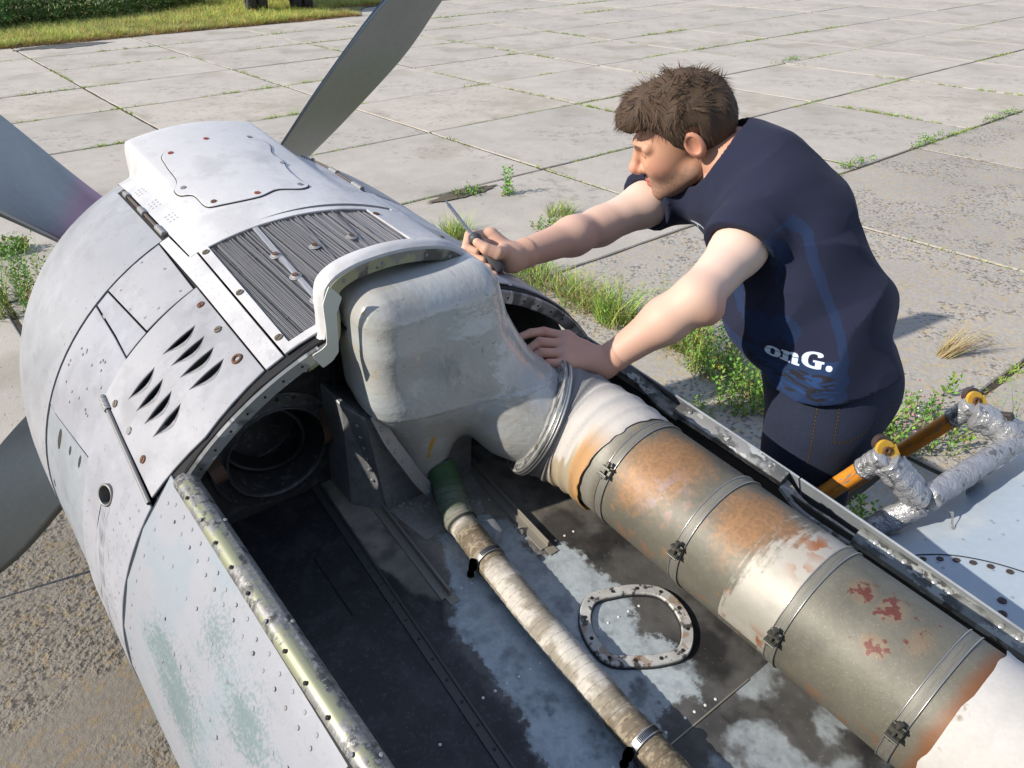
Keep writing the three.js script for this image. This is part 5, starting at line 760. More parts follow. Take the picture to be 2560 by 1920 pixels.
// ---- hands: palm plus five jointed fingers each
function hand(wr, palmPts, fingers, thumb, nailN) {
  const fs = []; for (const [a, b, ra, rb] of palmPts) fs.push(cap3(a, b, ra, rb)); const palm = uni(fs, 0.012);
  const fg = [...fingers, thumb].map((f) => { const seg = []; for (let i = 0; i < f.p.length - 1; i++) seg.push(cap3(f.p[i], f.p[i + 1], f.r[i], f.r[i + 1])); return (x, y, z) => { let d = 9; for (const s of seg) d = smin(d, s(x, y, z), 0.002); return d; }; });
  const F = (x, y, z) => { let d = palm(x, y, z), m = 9; for (const f of fg) m = smin(m, f(x, y, z), 0.0015); return smin(d, m, 0.007); };
  const P = [wr, ...palmPts.flatMap((q) => [q[0], q[1]]), ...fingers.flatMap((f) => f.p), ...thumb.p], mn = [0, 1, 2].map((i) => Math.min(...P.map((p) => p.getComponent(i))) - 0.04), mx = [0, 1, 2].map((i) => Math.max(...P.map((p) => p.getComponent(i))) + 0.04);
  return nets(F, mn, mx, 0.003);
}
const handCol = (base, red, joints) => (x, y, z, o) => { const n = n3(x * 90, y * 90, z * 90); let k = 0; for (const j of joints) k = Math.max(k, sstep(0.014, 0.004, Math.hypot(x - j.x, y - j.y, z - j.z))); for (let i = 0; i < 3; i++) o[i] = mix(base[i], red[i], clamp(k * 0.8 + 0.3 * (n - 0.4))) * (0.92 + 0.16 * n); };
{ // left hand, flat on the lagging
  const w = J.wrL, im = V(0.103, 1.115, -1.246), mm = V(0.094, 1.111, -1.226), rm = V(0.092, 1.104, -1.204), pm = V(0.100, 1.096, -1.184), tm = V(0.135, 1.092, -1.243);
  const fingers = [
    { p: [im, V(0.060, 1.128, -1.246), V(0.036, 1.131, -1.236), V(0.018, 1.130, -1.226)], r: [0.0105, 0.0095, 0.0085, 0.0068] },
    { p: [mm, V(0.052, 1.121, -1.219), V(0.030, 1.110, -1.208), V(0.024, 1.094, -1.201)], r: [0.0108, 0.0098, 0.0086, 0.007] },
    { p: [rm, V(0.054, 1.112, -1.196), V(0.034, 1.101, -1.189), V(0.030, 1.085, -1.187)], r: [0.0103, 0.0092, 0.0082, 0.0066] },
    { p: [pm, V(0.066, 1.100, -1.178), V(0.049, 1.092, -1.174), V(0.043, 1.080, -1.173)], r: [0.0092, 0.0082, 0.0074, 0.006] }];
  const thumb = { p: [tm, V(0.108, 1.098, -1.272), V(0.088, 1.098, -1.287), V(0.073, 1.095, -1.293)], r: [0.0135, 0.0115, 0.0105, 0.0078] };
  const g = hand(w, [[w, L3(w, J.elL, 0.14), 0.0265, 0.030], [w, im, 0.0235, 0.0125], [w, mm, 0.023, 0.013], [w, rm, 0.022, 0.0125], [w, pm, 0.0215, 0.011], [w, tm, 0.021, 0.0155], [im, pm, 0.0115, 0.0105]], fingers, thumb);
  colBy(g, handCol([0.50, 0.285, 0.21], [0.46, 0.16, 0.115], [im, mm, rm, pm, ...fingers.map((f) => f.p[1])])); skinParts.push(g);
}
const SDa = V(-0.118, 1.331, -1.392), SDb = V(-0.068, 1.274, -1.358), SDc = V(-0.018, 1.217, -1.324);   // screwdriver: tip, ferrule, butt
{ // right hand, closed on the screwdriver handle
  const w = J.wrR, ax = SDc.clone().sub(SDb).normalize(), hc = (t) => SDb.clone().lerp(SDc, t);
  const im = V(-0.036, 1.262, -1.392), mm = V(-0.026, 1.248, -1.390), rm = V(-0.016, 1.234, -1.384), pm = V(-0.004, 1.222, -1.374), tm = V(-0.012, 1.244, -1.352);
  const around = (t, dirs) => dirs.map(([a, b, c, r]) => hc(t).add(V(a, b, c).normalize().multiplyScalar(r)));
  const mk = (m, t) => ({ p: [m, ...around(t, [[-0.55, 0.1, -0.85, 0.029], [-0.85, -0.35, 0.35, 0.0245], [-0.1, -0.55, 0.85, 0.0225]])], r: [0.0108, 0.0098, 0.0088, 0.007] });
  const fingers = [mk(im, 0.16), mk(mm, 0.40), mk(rm, 0.62), mk(pm, 0.82)];
  const thumb = { p: [tm, V(-0.022, 1.252, -1.326), V(-0.044, 1.262, -1.324), V(-0.060, 1.272, -1.330)], r: [0.0135, 0.0122, 0.0108, 0.008] };
  const g = hand(w, [[w, L3(w, J.elR, 0.14), 0.0265, 0.030], [w, im, 0.0235, 0.0125], [w, mm, 0.023, 0.013], [w, rm, 0.022, 0.0125], [w, pm, 0.0215, 0.011], [w, tm, 0.02, 0.0145], [im, pm, 0.0125, 0.0115]], fingers, thumb);
  colBy(g, handCol([0.55, 0.33, 0.235], [0.50, 0.21, 0.14], [im, mm, rm, ...fingers.map((f) => f.p[1])])); skinParts.push(g);
}
{
  const armCol = (x, y, z, o) => { const p = V(x, y, z), n = n3(x * 40, y * 40, z * 40), dw = Math.min(p.distanceTo(J.wrL), p.distanceTo(J.wrR)), up = Math.min(p.distanceTo(L3(J.shL, J.elL, 0.4)), p.distanceTo(L3(J.shR, J.elR, 0.4))), el = sstep(0.055, 0.02, p.distanceTo(J.elL.clone().add(V(0.03, -0.022, 0.022))));
    const a = sstep(0.22, 0.06, dw), pale = sstep(0.2, 0.1, up); const c = [mix(mix(0.60, 0.66, pale), 0.52, a), mix(mix(0.40, 0.475, pale), 0.315, a), mix(mix(0.315, 0.39, pale), 0.235, a)], r = [0.50, 0.22, 0.15]; if (p.y > 1.33 && p.x > 0.33) { c[0] = 0.46; c[1] = 0.24; c[2] = 0.155; } for (let i = 0; i < 3; i++) o[i] = mix(c[i], r[i], el * 0.6) * (0.95 + 0.1 * n); };
  colBy(skinParts[0], armCol);
  const g = merge(skinParts).translate(-BASE.x, -BASE.y, -BASE.z);
  mesh('body', g, mat({ vertexColors: true, roughness: 0.6 }), man);
}
// ---- T-shirt
const fold = (x, y, z, f) => { const a = n3(x * f, y * f, z * f) - 0.5; return Math.abs(a); };
{
  const tor = torsoSDF([[0.178, 0.132], [0.172, 0.142], [0.185, 0.142], [0.172, 0.108]]), belly = ell([0.555, 1.085, -1.41], [0.115, 0.10, 0.135]);
  const cone = (a, b, r0, r1, k) => cap3(a, b, r0, r1);
  const mL = L3(J.shL, J.elL, 0.62), mR = L3(J.shR, J.elR, 0.62);
  const slL = cap3(J.shL, mL, 0.077, 0.070), slR = cap3(J.shR, mR, 0.077, 0.070), cutL = plane(L3(J.shL, J.elL, 0.49), nv(J.elL.x - J.shL.x, J.elL.y - J.shL.y - 0.10, J.elL.z - J.shL.z + 0.02)), cutR = plane(L3(J.shR, J.elR, 0.49), J.elR.clone().sub(J.shR).normalize());
  const inL = cap3(L3(J.shL, J.elL, 0.3), J.elL, 0.052, 0.056), inR = cap3(L3(J.shR, J.elR, 0.3), J.elR, 0.052, 0.056);
  const neckHole = cap3(V(0.445, 1.35, -1.572), V(0.345, 1.425, -1.595), 0.08, 0.112), hem = plane(V(0.62, 1.0, -1.36), nv(0.13, -0.99, -0.02));
  const yoke = cap3(J.shL, J.shR, 0.073, 0.073);
  const F = (x, y, z) => {
    let d = smin(tor(x, y, z), yoke(x, y, z), 0.05); d = smin(d, belly(x, y, z), 0.06);
    const sl = Math.min(smax(slL(x, y, z), cutL(x, y, z), 0.004), smax(slR(x, y, z), cutR(x, y, z), 0.004)); d = smin(d, sl, 0.03);
    // drape: soft folds across the flank and from the armpit
    const w = sstep(1.36, 1.2, y), s1 = Math.sin((x * 20 + y * 34 - z * 9) + 4 * n3(x * 7, y * 7, z * 7)), s2 = Math.sin((x * 34 - y * 16 + z * 26) + 5 * n3(x * 6 + 3, y * 6, z * 6));
    const rg = (q) => 1 - Math.abs(2 * (q - Math.floor(q)) - 1), f1 = rg(n3(x * 4 + y * 3, y * 5.5, z * 4 - y * 2) * 3.2), f2 = rg(n3(x * 3 - y * 5 + 4, y * 3 + x * 4, z * 5) * 3);
    d += 0.004 * w * s1 * n3(x * 5, y * 5, z * 5) * 2 + 0.0035 * s2 * (0.4 + 0.6 * w) - 0.007 * (f1 * f1 - 0.35) * (0.5 + 0.5 * w) - 0.006 * (f2 * f2 - 0.35) - 0.006 * (fold(x, y, z, 11) - 0.1) - 0.012 * sstep(1.12, 1.02, y) * (0.5 + 0.5 * Math.sin((x - z) * 26));
    d = smax(d, -inL(x, y, z), 0.004); d = smax(d, -inR(x, y, z), 0.004);
    d = smax(d, -neckHole(x, y, z), 0.006); d = smax(d, hem(x, y, z), 0.006);
    return d;
  };
  const g = nets(F, [0.24, 0.9, -1.9], [0.95, 1.50, -1.12], 0.0065);
  const HX = nv(0.9, 0, 0.43), hip = V(0.656, 0.987, -1.344);
  // the print lies on the flank: u towards his back, v up
  const CW = 1536, cv = document.createElement('canvas'); cv.width = CW; cv.height = CW; const c = cv.getContext('2d'), U = (u) => (u + 0.45) / 0.8 * CW, Vv = (v) => CW - (v - 0.9) / 0.6 * CW;
  c.fillStyle = '#151b33'; c.fillRect(0, 0, CW, CW);
  seed(88); for (let i = 0; i < 9000; i++) { c.fillStyle = `rgba(${rnd() < 0.5 ? '40,42,58' : '8,8,12'},0.10)`; c.fillRect(rnd() * CW, rnd() * CW, rr(2, 9), rr(1, 4)); }
  const poly = (pts, col, jag = 0) => { c.fillStyle = col; c.beginPath(); const n = pts.length; for (let i = 0; i < n; i++) { const [a, b] = pts[i], [d, e] = pts[(i + 1) % n]; for (let k = 0; k < 10; k++) { const t = k / 10, x = U(mix(a, d, t)) + jag * rr(-1, 1), y = Vv(mix(b, e, t)) + jag * rr(-1, 1); i + k ? c.lineTo(x, y) : c.moveTo(x, y); } } c.closePath(); c.fill(); };
  const BL = '#132647';
  poly([[-0.15, 1.295], [-0.13, 1.30], [-0.098, 1.283], [-0.079, 1.243], [-0.045, 1.183], [-0.006, 1.121], [0.016, 1.069], [0.03, 1.075], [0.008, 1.128], [-0.031, 1.19], [-0.062, 1.248], [-0.083, 1.292], [-0.12, 1.318]], BL, 3);
  const pd = '#0f2445';
  poly([[-0.21, 1.275], [-0.15, 1.292], [-0.11, 1.262], [-0.118, 1.225], [-0.125, 1.19], [-0.132, 1.225], [-0.15, 1.235], [-0.17, 1.25]], pd, 9);
  poly([[-0.18, 1.125], [-0.15, 1.142], [-0.126, 1.132], [-0.1, 1.146], [-0.077, 1.139], [-0.06, 1.115], [-0.078, 1.09], [-0.1, 1.105], [-0.137, 1.07], [-0.16, 1.09]], pd, 9);
  poly([[-0.26, 1.21], [-0.23, 1.2], [-0.187, 1.156], [-0.168, 1.11], [-0.19, 1.12], [-0.215, 1.165]], BL, 8);
  poly([[-0.40, 1.09], [-0.123, 1.066], [0.03, 1.08], [0.04, 0.95], [-0.4, 0.95]], '#12294d', 10);
  seed(99); for (let i = 0; i < 60; i++) { c.fillStyle = rnd() < 0.5 ? '#17171f' : '#16335f'; c.beginPath(); c.ellipse(U(rr(-0.16, 0.02)), Vv(rr(1.0, 1.05)), rr(6, 40), rr(3, 12), rr(-0.5, 0.5), 0, 7); c.fill(); }
  // lettering along the hem, split by a crease line
  c.save(); c.translate(U(-0.022), Vv(1.064)); c.rotate(-0.02); c.scale(0.84, 0.84); c.fillStyle = '#c3d3e6'; c.font = 'bold 122px serif'; c.strokeStyle = '#c3d3e6'; c.lineWidth = 5; c.textAlign = 'left'; c.textBaseline = 'alphabetic';
  let tx = -236; for (const [ch, w, h, dy] of [['o', 74, 0.95, 16], ['n', 84, 0.95, 12], ['G', 100, 0.92, 6], ['.', 20, 1.2, 2]]) { c.save(); c.translate(tx, dy); c.scale(1.05, h); c.fillText(ch, 0, 0); c.strokeText(ch, 0, 0); c.restore(); tx += w; } c.fillStyle = '#12294d'; c.fillRect(-240, -30, 170, 4); c.restore();
  // small palm emblem on the chest
  c.save(); c.translate(U(-0.318), Vv(1.225)); c.scale(0.85, 0.85); c.strokeStyle = '#c9d6e4'; c.lineWidth = 5; c.lineCap = 'round'; for (let i = 0; i < 9; i++) { const a = -Math.PI * (0.05 + 0.9 * i / 8); c.beginPath(); c.moveTo(0, 0); c.quadraticCurveTo(Math.cos(a) * 22, Math.sin(a) * 26 - 6, Math.cos(a) * 42, Math.sin(a) * 22 + 8); c.stroke(); } c.beginPath(); c.moveTo(0, 0); c.quadraticCurveTo(6, 24, -4, 54); c.stroke(); c.restore();
  const tex = setTex(new THREE.CanvasTexture(cv), true); tex.wrapS = tex.wrapT = THREE.ClampToEdgeWrapping;
  const n = g.attributes.normal;
  uvBy(g, (x, y, z) => [((x - hip.x) * HX.x + (z - hip.z) * HX.z + 0.45) / 0.8, (y - 0.9) / 0.6]);
  // only the flank that the print faces carries it; the far side repeats the plain cloth
  const uv = g.attributes.uv; for (let i = 0; i < uv.count; i++) { const nx = n.getX(i), nz = n.getZ(i); if (nx * -0.43 + nz * 0.9 < -0.25) uv.setXY(i, 0.9, 0.75); }
  g.translate(-BASE.x, -BASE.y, -BASE.z);
  const weave = valTex(256, 256, (u, v) => 0.5 + 0.3 * Math.sin(u * 400) * Math.sin(v * 400) + 0.3 * (hash((u * 256) | 0, (v * 256) | 0) - 0.5));
  const ts = mesh('t_shirt', g, mat({ map: tex, roughness: 0.95, sheen: 0.1, sheenRoughness: 0.6, sheenColor: new THREE.Color().setRGB(0.4, 0.42, 0.5), bumpMap: rep(weave, 0.12), bumpScale: 0.0006 }), man); ts.userData.label = 'navy T-shirt with blue print and pale lettering at the hem';
}
// ---- jeans and shoes
{
  const pel = torsoSDF([[0.168, 0.128], [0.158, 0.125], [0.15, 0.11], [0.1, 0.08]]), bum = uni([ell([0.715, 0.945, -1.345], [0.08, 0.09, 0.08]), ell([0.745, 0.945, -1.42], [0.08, 0.09, 0.08])], 0.03);
  const legs = uni([cap3(J.hipL, J.knL, 0.1, 0.078), cap3(J.knL, V(J.anL.x, 0.06, J.anL.z), 0.08, 0.072)], 0.05), legsR = uni([cap3(J.hipR, J.knR, 0.1, 0.078), cap3(J.knR, V(J.anR.x, 0.06, J.anR.z), 0.08, 0.072)], 0.05);
  const top = plane(V(0.66, 1.055, -1.36), nv(-0.12, 0.98, -0.06));
  const F = (x, y, z) => { let d = smin(smin(pel(x, y, z), bum(x, y, z), 0.05), Math.min(legs(x, y, z), legsR(x, y, z)), 0.035); const s = Math.sin(y * 46 + 6 * n3(x * 8, y * 6, z * 8)); d += 0.0045 * s * n3(x * 6, y * 6, z * 6) * sstep(0.95, 0.7, y) * 2 - 0.008 * (fold(x, y, z, 9) - 0.1) + 0.008 * sstep(0.2, 0.05, y) * Math.sin(y * 90); d = smax(d, top(x, y, z), 0.006); return Math.max(d, 0.045 - y); };
  const g = nets(F, [0.42, 0.02, -1.62], [0.90, 1.12, -1.12], 0.009);
  const HX = nv(0.9, 0, 0.43), hip = V(0.656, 0.987, -1.344), CW = 1024, cv = document.createElement('canvas'); cv.width = cv.height = CW; const c = cv.getContext('2d'), U = (u) => (u + 0.3) / 0.6 * CW, Vv = (v) => CW - (v - 0.55) / 0.6 * CW;
  c.fillStyle = '#101a30'; c.fillRect(0, 0, CW, CW); seed(55);
  for (let i = 0; i < 26000; i++) { c.fillStyle = rnd() < 0.5 ? 'rgba(52,64,92,0.13)' : 'rgba(5,6,9,0.18)'; c.fillRect(rnd() * CW, rnd() * CW, 1.5, rr(3, 12)); }
  const line = (pts, col, w, dash) => { c.strokeStyle = col; c.lineWidth = w; c.setLineDash(dash ?? []); c.beginPath(); pts.forEach(([u, v], i) => (i ? c.lineTo(U(u), Vv(v)) : c.moveTo(U(u), Vv(v)))); c.stroke(); };
  const TH = '#57402a', sew = (pts) => { line(pts, '#0b0c10', 7); line(pts, TH, 2.2, [7, 4]); };
  const cvp = (pts) => new THREE.SplineCurve(pts.map((q) => new THREE.Vector2(...q))).getPoints(30).map((p) => [p.x, p.y]);
  sew(cvp([[-0.1, 1.03], [-0.092, 1.008], [-0.072, 0.997], [-0.04, 1.0], [-0.012, 1.006]])); sew(cvp([[-0.094, 1.03], [-0.086, 1.014], [-0.07, 1.004], [-0.04, 1.007], [-0.012, 1.013]]));
  sew([[-0.014, 1.03], [-0.008, 0.97], [-0.004, 0.91], [-0.002, 0.7], [0, 0.55]]);
  sew([[0.026, 1.03], [0.034, 0.921], [0.062, 0.926], [0.13, 0.96]]); sew([[0.022, 1.036], [0.13, 1.085]]); sew([[0.022, 1.028], [0.13, 1.077]]); sew([[0.024, 1.07], [0.15, 1.13]]);
  c.fillStyle = '#9a6238'; c.beginPath(); c.arc(U(-0.02), Vv(1.008), 6, 0, 7); c.fill();
  const tex = setTex(new THREE.CanvasTexture(cv), true);
  uvBy(g, (x, y, z) => [((x - hip.x) * HX.x + (z - hip.z) * HX.z + 0.3) / 0.6, (y - 0.55) / 0.6]); g.translate(-BASE.x, -BASE.y, -BASE.z);
  const jn = mesh('jeans', g, mat({ map: tex, roughness: 0.9, bumpMap: rep(noiseG, 0.5), bumpScale: 0.0008 }), man); jn.userData.label = 'dark blue jeans with brown stitching';
  for (const [a, k] of [[J.anL, 1], [J.anR, 0]]) {
    const f = nv(-0.9, 0, -0.43), p = a.clone().addScaledVector(f, 0.05), toe = a.clone().addScaledVector(f, 0.17), heel = a.clone().addScaledVector(f, -0.05);
    const S2 = uni([cap3(V(heel.x, 0.045, heel.z), V(p.x, 0.05, p.z), 0.042, 0.046), cap3(V(p.x, 0.05, p.z), V(toe.x, 0.036, toe.z), 0.046, 0.034), cap3(V(a.x, 0.06, a.z), V(a.x, 0.11, a.z), 0.045, 0.042)], 0.03);
    const sg = nets((x, y, z) => Math.max(S2(x, y, z), 0.0 - y + 0.003), [a.x - 0.3, -0.01, a.z - 0.25], [a.x + 0.2, 0.18, a.z + 0.2], 0.009).translate(-BASE.x, -BASE.y, -BASE.z); uvBy(sg, (x, y, z) => [x, z]);
    mesh('shoe', sg, mat({ rgb: [0.07, 0.045, 0.03], roughness: 0.7 }), man);
  }
}
// ---- hair: a tousled cap with separate locks over it
{
  const ridge = (x, y, z) => Math.sin(z * 160 + 5 * n3(x * 22, y * 22, z * 22)) * 0.5 + 0.5;
  const vol = uni([ell([-0.016, 0.042, 0], [0.107, 0.09, 0.0845]), ell([0.048, 0.076, 0], [0.056, 0.046, 0.066]), ell([0.078, 0.08, 0.0], [0.032, 0.03, 0.054]), ell([-0.055, 0.0, 0], [0.066, 0.078, 0.074])], 0.03);
  const line = (x, y, z) => { const az = Math.abs(z); let h; // hairline height
    if (x > 0.062) h = 0.060; else if (x > 0.03) h = mix(0.024, 0.060, (x - 0.03) / 0.032); else if (x > 0.012) h = mix(-0.03, 0.022, sstep(0.012, 0.03, x)); else if (x > -0.004) h = -0.032; else if (x > -0.035) h = az > 0.06 ? 0.036 : -0.03; else h = mix(-0.045, -0.075, sstep(-0.035, -0.08, x)); return h; };
  const F = (x, y, z) => { const v = vol(x, y, z) + (x < 0.03 && y < 0.02 ? 0.0025 * sstep(0.02, -0.04, y) : 0) - 0.005 * (ridge(x, y, z) - 0.5) - 0.006 * (n3(x * 45, y * 45, z * 45) - 0.5); return smax(v, (line(x, y, z) - y) * 0.7 + 0.004 * (n3(x * 120, y * 30, z * 120) - 0.5), 0.008); };
  const g = nets(F, [-0.15, -0.12, -0.11], [0.14, 0.17, 0.11], 0.0042);
  const hcol = (x, y, z, o) => { const n = n3(x * 90, y * 40, z * 90), gr = sstep(0.03, -0.04, y) * 0.5; const k = 0.6 + 0.9 * n; o[0] = mix(0.060, 0.10, gr) * k; o[1] = mix(0.036, 0.080, gr) * k; o[2] = mix(0.021, 0.062, gr) * k; };
  colBy(g, hcol);
  // locks
  seed(404); const P = [], C = [], pos = g.attributes.position, nor = g.attributes.normal, q = V(), o = [0, 0, 0];
  for (let i = 0; i < 6500; i++) {
    const k = (rnd() * pos.count) | 0, p = V(pos.getX(k), pos.getY(k), pos.getZ(k)), n = V(nor.getX(k), nor.getY(k), nor.getZ(k)); if (n.y < -0.35) continue;
    const top = sstep(0.03, 0.1, p.y), fr = sstep(0.0, 0.06, p.x); const cl = n3(p.x * 38, p.y * 38, p.z * 38) - 0.5, cl2 = n3(p.x * 38 + 9, p.y * 38, p.z * 38 + 4) - 0.5, flow = V(mix(-0.35, 0.75, fr) + (top > 0.5 ? 0.15 : 0) + 5 * cl * top, mix(-1, mix(-0.1, -0.3, fr), top) + 2 * cl2 * top, p.z * 4 + 6 * cl2 * top + rr(-0.25, 0.25)); flow.addScaledVector(n, -flow.dot(n)).normalize(); flow.addScaledVector(n, rr(0.05, 0.3) + (cl > 0.1 ? 0.5 * top : 0)).add(V(rr(-0.2, 0.2), rr(-0.15, 0.2), rr(-0.2, 0.2))).normalize();
    const L = (p.x > 0.07 ? 0.6 : 1) * mix(0.010, 0.030, top) * rr(0.7, 1.35), w = rr(0.0007, 0.0016), side = V().crossVectors(flow, n).normalize(); hcol(p.x, p.y, p.z, o); const b = rr(0.5, 1.7) * (rnd() < 0.1 ? 1.5 : 1); const pts = [];
    for (let s = 0; s < 4; s++) { const t = s / 3, c = p.clone().addScaledVector(n, -0.002).addScaledVector(flow, L * t).add(V(0, -0.006 * t * t * (1 - top * 0.5), 0)), ww = w * (1 - t * 0.92); pts.push([c.clone().addScaledVector(side, ww), c.clone().addScaledVector(side, -ww)]); }
    for (let s = 0; s < 3; s++) { const [a1, b1] = pts[s], [a2, b2] = pts[s + 1]; for (const v of [a1, b1, a2, a2, b1, b2]) { P.push(v.x, v.y, v.z); C.push(o[0] * b, o[1] * b * 0.98, o[2] * b * 0.95); } }
  }
  const lg = new THREE.BufferGeometry(); lg.setAttribute('position', new THREE.Float32BufferAttribute(P, 3)); lg.setAttribute('color', new THREE.Float32BufferAttribute(C, 3)); lg.computeVertexNormals();
  const hg = merge([g, lg]).applyMatrix4(headM).translate(-BASE.x, -BASE.y, -BASE.z);
  mesh('hair', hg, mat({ vertexColors: true, roughness: 0.8 }), man).userData.label = 'short tousled brown hair greying at the temples';
}
// ---- screwdriver in the right hand
{
  const g = group('screwdriver', [SDb.x, SDb.y, SDb.z]); tag(g, 'slotted screwdriver with grey handle held in the right hand', 'screwdriver');
  const d = SDc.clone().sub(SDb), L = d.length(); g.quaternion.setFromUnitVectors(V(0, 1, 0), d.normalize());
  const pr = [[0, -0.004], [0.0085, -0.004], [0.0115, 0.002], [0.0125, 0.008], [0.0105, 0.014], [0.0118, 0.024], [0.0148, 0.045], [0.0152, L - 0.02], [0.013, L - 0.004], [0.007, L + 0.003], [0, L + 0.004]];
  const hg = new THREE.LatheGeometry(pr.map((q) => new THREE.Vector2(...q)), 24), p = hg.attributes.position; for (let i = 0; i < p.count; i++) { const a = Math.atan2(p.getZ(i), p.getX(i)), k = p.getY(i) > 0.02 ? 1 - 0.05 * (0.5 + 0.5 * Math.cos(a * 6)) : 1; p.setX(i, p.getX(i) * k); p.setZ(i, p.getZ(i) * k); } hg.computeVertexNormals();
  mesh('handle', hg, mat({ rgb: [0.045, 0.045, 0.05], roughness: 0.55 }), g);
  const Ls = SDa.distanceTo(SDb), sh2 = mesh('shaft', merge([cyl(V(0, 0, 0), V(0, -Ls + 0.014, 0), 0.0034, 0.0034, 12), box(0.0068, 0.008, 0.005, 0, -Ls + 0.012, 0), box(0.0075, 0.012, 0.0018, 0, -Ls + 0.005, 0), cyl(V(0, 0.001, 0), V(0, -0.008, 0), 0.0052, 0.0046, 8)]), mat({ rgb: [0.38, 0.38, 0.39], roughness: 0.25, metalness: 0.9 }), g);
}
// ---------------------------------------------------------------- ladder hooked over the wing's leading edge
craft.updateMatrixWorld(true);
{
  const foot = V(0.64, -0.69, -0.11).applyMatrix4(craft.matrixWorld); const LB = V(foot.x, 0, foot.z);
  const lad = group('ladder', [LB.x, 0, LB.z]); tag(lad, 'orange tube ladder with silver taped hooks resting on the wing', 'ladder');
  const W = (g) => g.applyMatrix4(craft.matrixWorld).translate(-LB.x, 0, -LB.z);
  const P = (x, u, s) => V(x, u, -s);
  const orT = colTex(256, 256, (u, v, o) => { const n = fbm(u * 6, v * 6, 5, 6), c = sstep(0.64, 0.68, fbm(u * 10 + 3, v * 10, 5, 10)), d = sstep(0.6, 0.75, fbm(u * 4, v * 4, 4, 4)), k = 0.85 + 0.3 * (n - 0.5); o[0] = mix(mix(0.70, 0.5, d), 0.2, c) * k; o[1] = mix(mix(0.26, 0.18, d), 0.2, c) * k; o[2] = mix(mix(0.022, 0.03, d), 0.16, c) * k; });
  const orM = mat({ map: rep(orT, 0.25), roughness: 0.42 }), ylT = colTex(128, 128, (u, v, o) => { const r = sstep(0.55, 0.6, fbm(u * 7, v * 7, 5, 7)); o[0] = mix(0.68, 0.10, r); o[1] = mix(0.42, 0.045, r); o[2] = mix(0.03, 0.03, r); }), ylM = mat({ map: rep(ylT, 0.05), roughness: 0.5 });
  const tpT = colTex(256, 256, (u, v, o) => { const n = fbm(u * 9, v * 9, 6, 9), d = sstep(0.66, 0.72, fbm(u * 14 + 4, v * 14, 5, 14)), k = mix(0.62 + 0.35 * n, 0.35, d); o[0] = 0.44 * k; o[1] = 0.45 * k; o[2] = 0.47 * k; }), tpB = valTex(256, 256, (u, v) => { const a = Math.abs(fbm(u * 8, v * 8, 5, 8) - 0.5), b = Math.abs(fbm(u * 16 + 5, v * 16, 4, 16) - 0.5); return 0.9 - 2.2 * Math.min(a, b * 1.5); });
  const tpM = mat({ map: rep(tpT, 0.25), bumpMap: rep(tpB, 0.16), bumpScale: 0.0035, roughness: 0.36, metalness: 0.45 });
  const ends = [[0.642, 0.275, -0.566, 0.64, -0.69, -0.11], [0.985, 0.247, -0.582, 0.983, -0.72, -0.13]];
  const taped = (pts, r, sq = 0, seed0 = 1, name = 'taped_hook', N = 46) => { const cv = new THREE.CatmullRomCurve3(pts, false, 'centripetal'), fr = cv.computeFrenetFrames(N, false); const g = grid(26, N, (u, v) => { const i = Math.round(v * N), p = cv.getPointAt(v), a = u * 2 * Math.PI, e = Math.sin(Math.PI * clamp(v < 0.5 ? v * 14 : (1 - v) * 14, 0, 0.5)); const sqf = sq ? 1 / Math.max(Math.abs(Math.cos(a)), Math.abs(Math.sin(a))) : 1, lap = Math.floor(v * 9 + u + n3(v * 4, u * 2, seed0) * 2) % 2; const rad = r * mix(1, Math.min(sqf, 1.3), sq) * (0.94 + 0.05 * lap + 0.13 * (n3(u * 5 + seed0, v * 8, 3) - 0.5) + 0.07 * (Math.abs(n3(u * 9, v * 15 + seed0, 1) - 0.5))) * (0.1 + 0.9 * e); return p.clone().addScaledVector(fr.normals[i], rad * Math.cos(a)).addScaledVector(fr.binormals[i], rad * Math.sin(a)); }, (u, v) => [u * r * 6, v * cv.getLength()]); return mesh(name, W(g), tpM, lad); };
  ends.forEach(([x, u, s, fx, fu, fs], k) => {
    const top = P(x, u, s), ft = P(fx, fu, fs), dir = ft.clone().sub(top).normalize();
    mesh('rail', W(cyl(top.clone().addScaledVector(dir, 0.0), ft, 0.0175, 0.0175, 18)), orM, lad);
    mesh('foot_cap', W(cyl(ft.clone().addScaledVector(dir, -0.03), ft.clone().addScaledVector(dir, 0.004), 0.021, 0.021, 14)), inkM, lad);
    taped([top.clone().addScaledVector(dir, 0.05), top.clone().addScaledVector(dir, 0.01), top.clone().addScaledVector(dir, -0.012)], 0.0215, 0, 5 + k, 'taped_sleeve', 20);
    // lug plate with a bolt hole and rubber cap
    const q = new THREE.Matrix4().makeRotationFromEuler(new THREE.Euler(-0.5, -0.5, 0.2)), lug = mesh('lug_plate', W(merge([new THREE.CylinderGeometry(0.0165, 0.0165, 0.008, 20).rotateX(Math.PI / 2), box(0.03, 0.03, 0.008, 0.006, -0.016, 0)]).applyMatrix4(q).translate(x + 0.004, u + 0.018, -s - 0.002)), ylM, lad);
    mesh('lug_hole', W(new THREE.TorusGeometry(0.0055, 0.0028, 8, 16).applyMatrix4(q).translate(x + 0.002, u + 0.0185, -s + 0.004)), rustA, lug);
    mesh('end_cap', W(new THREE.CylinderGeometry(0.0165, 0.0165, 0.014, 20).rotateX(Math.PI / 2).translate(0.006, 0.003, -0.015).applyMatrix4(q).translate(x + 0.004, u + 0.018, -s - 0.002)), mat({ rgb: [0.05, 0.035, 0.03], roughness: 0.6 }), lug);
  });
  // arms down to the crossbar, the crossbar, and the hook round the leading edge
  taped([P(0.642, 0.272, -0.575), P(0.656, 0.246, -0.603), P(0.672, 0.222, -0.63), P(0.685, 0.205, -0.65)], 0.021, 0.7, 1);
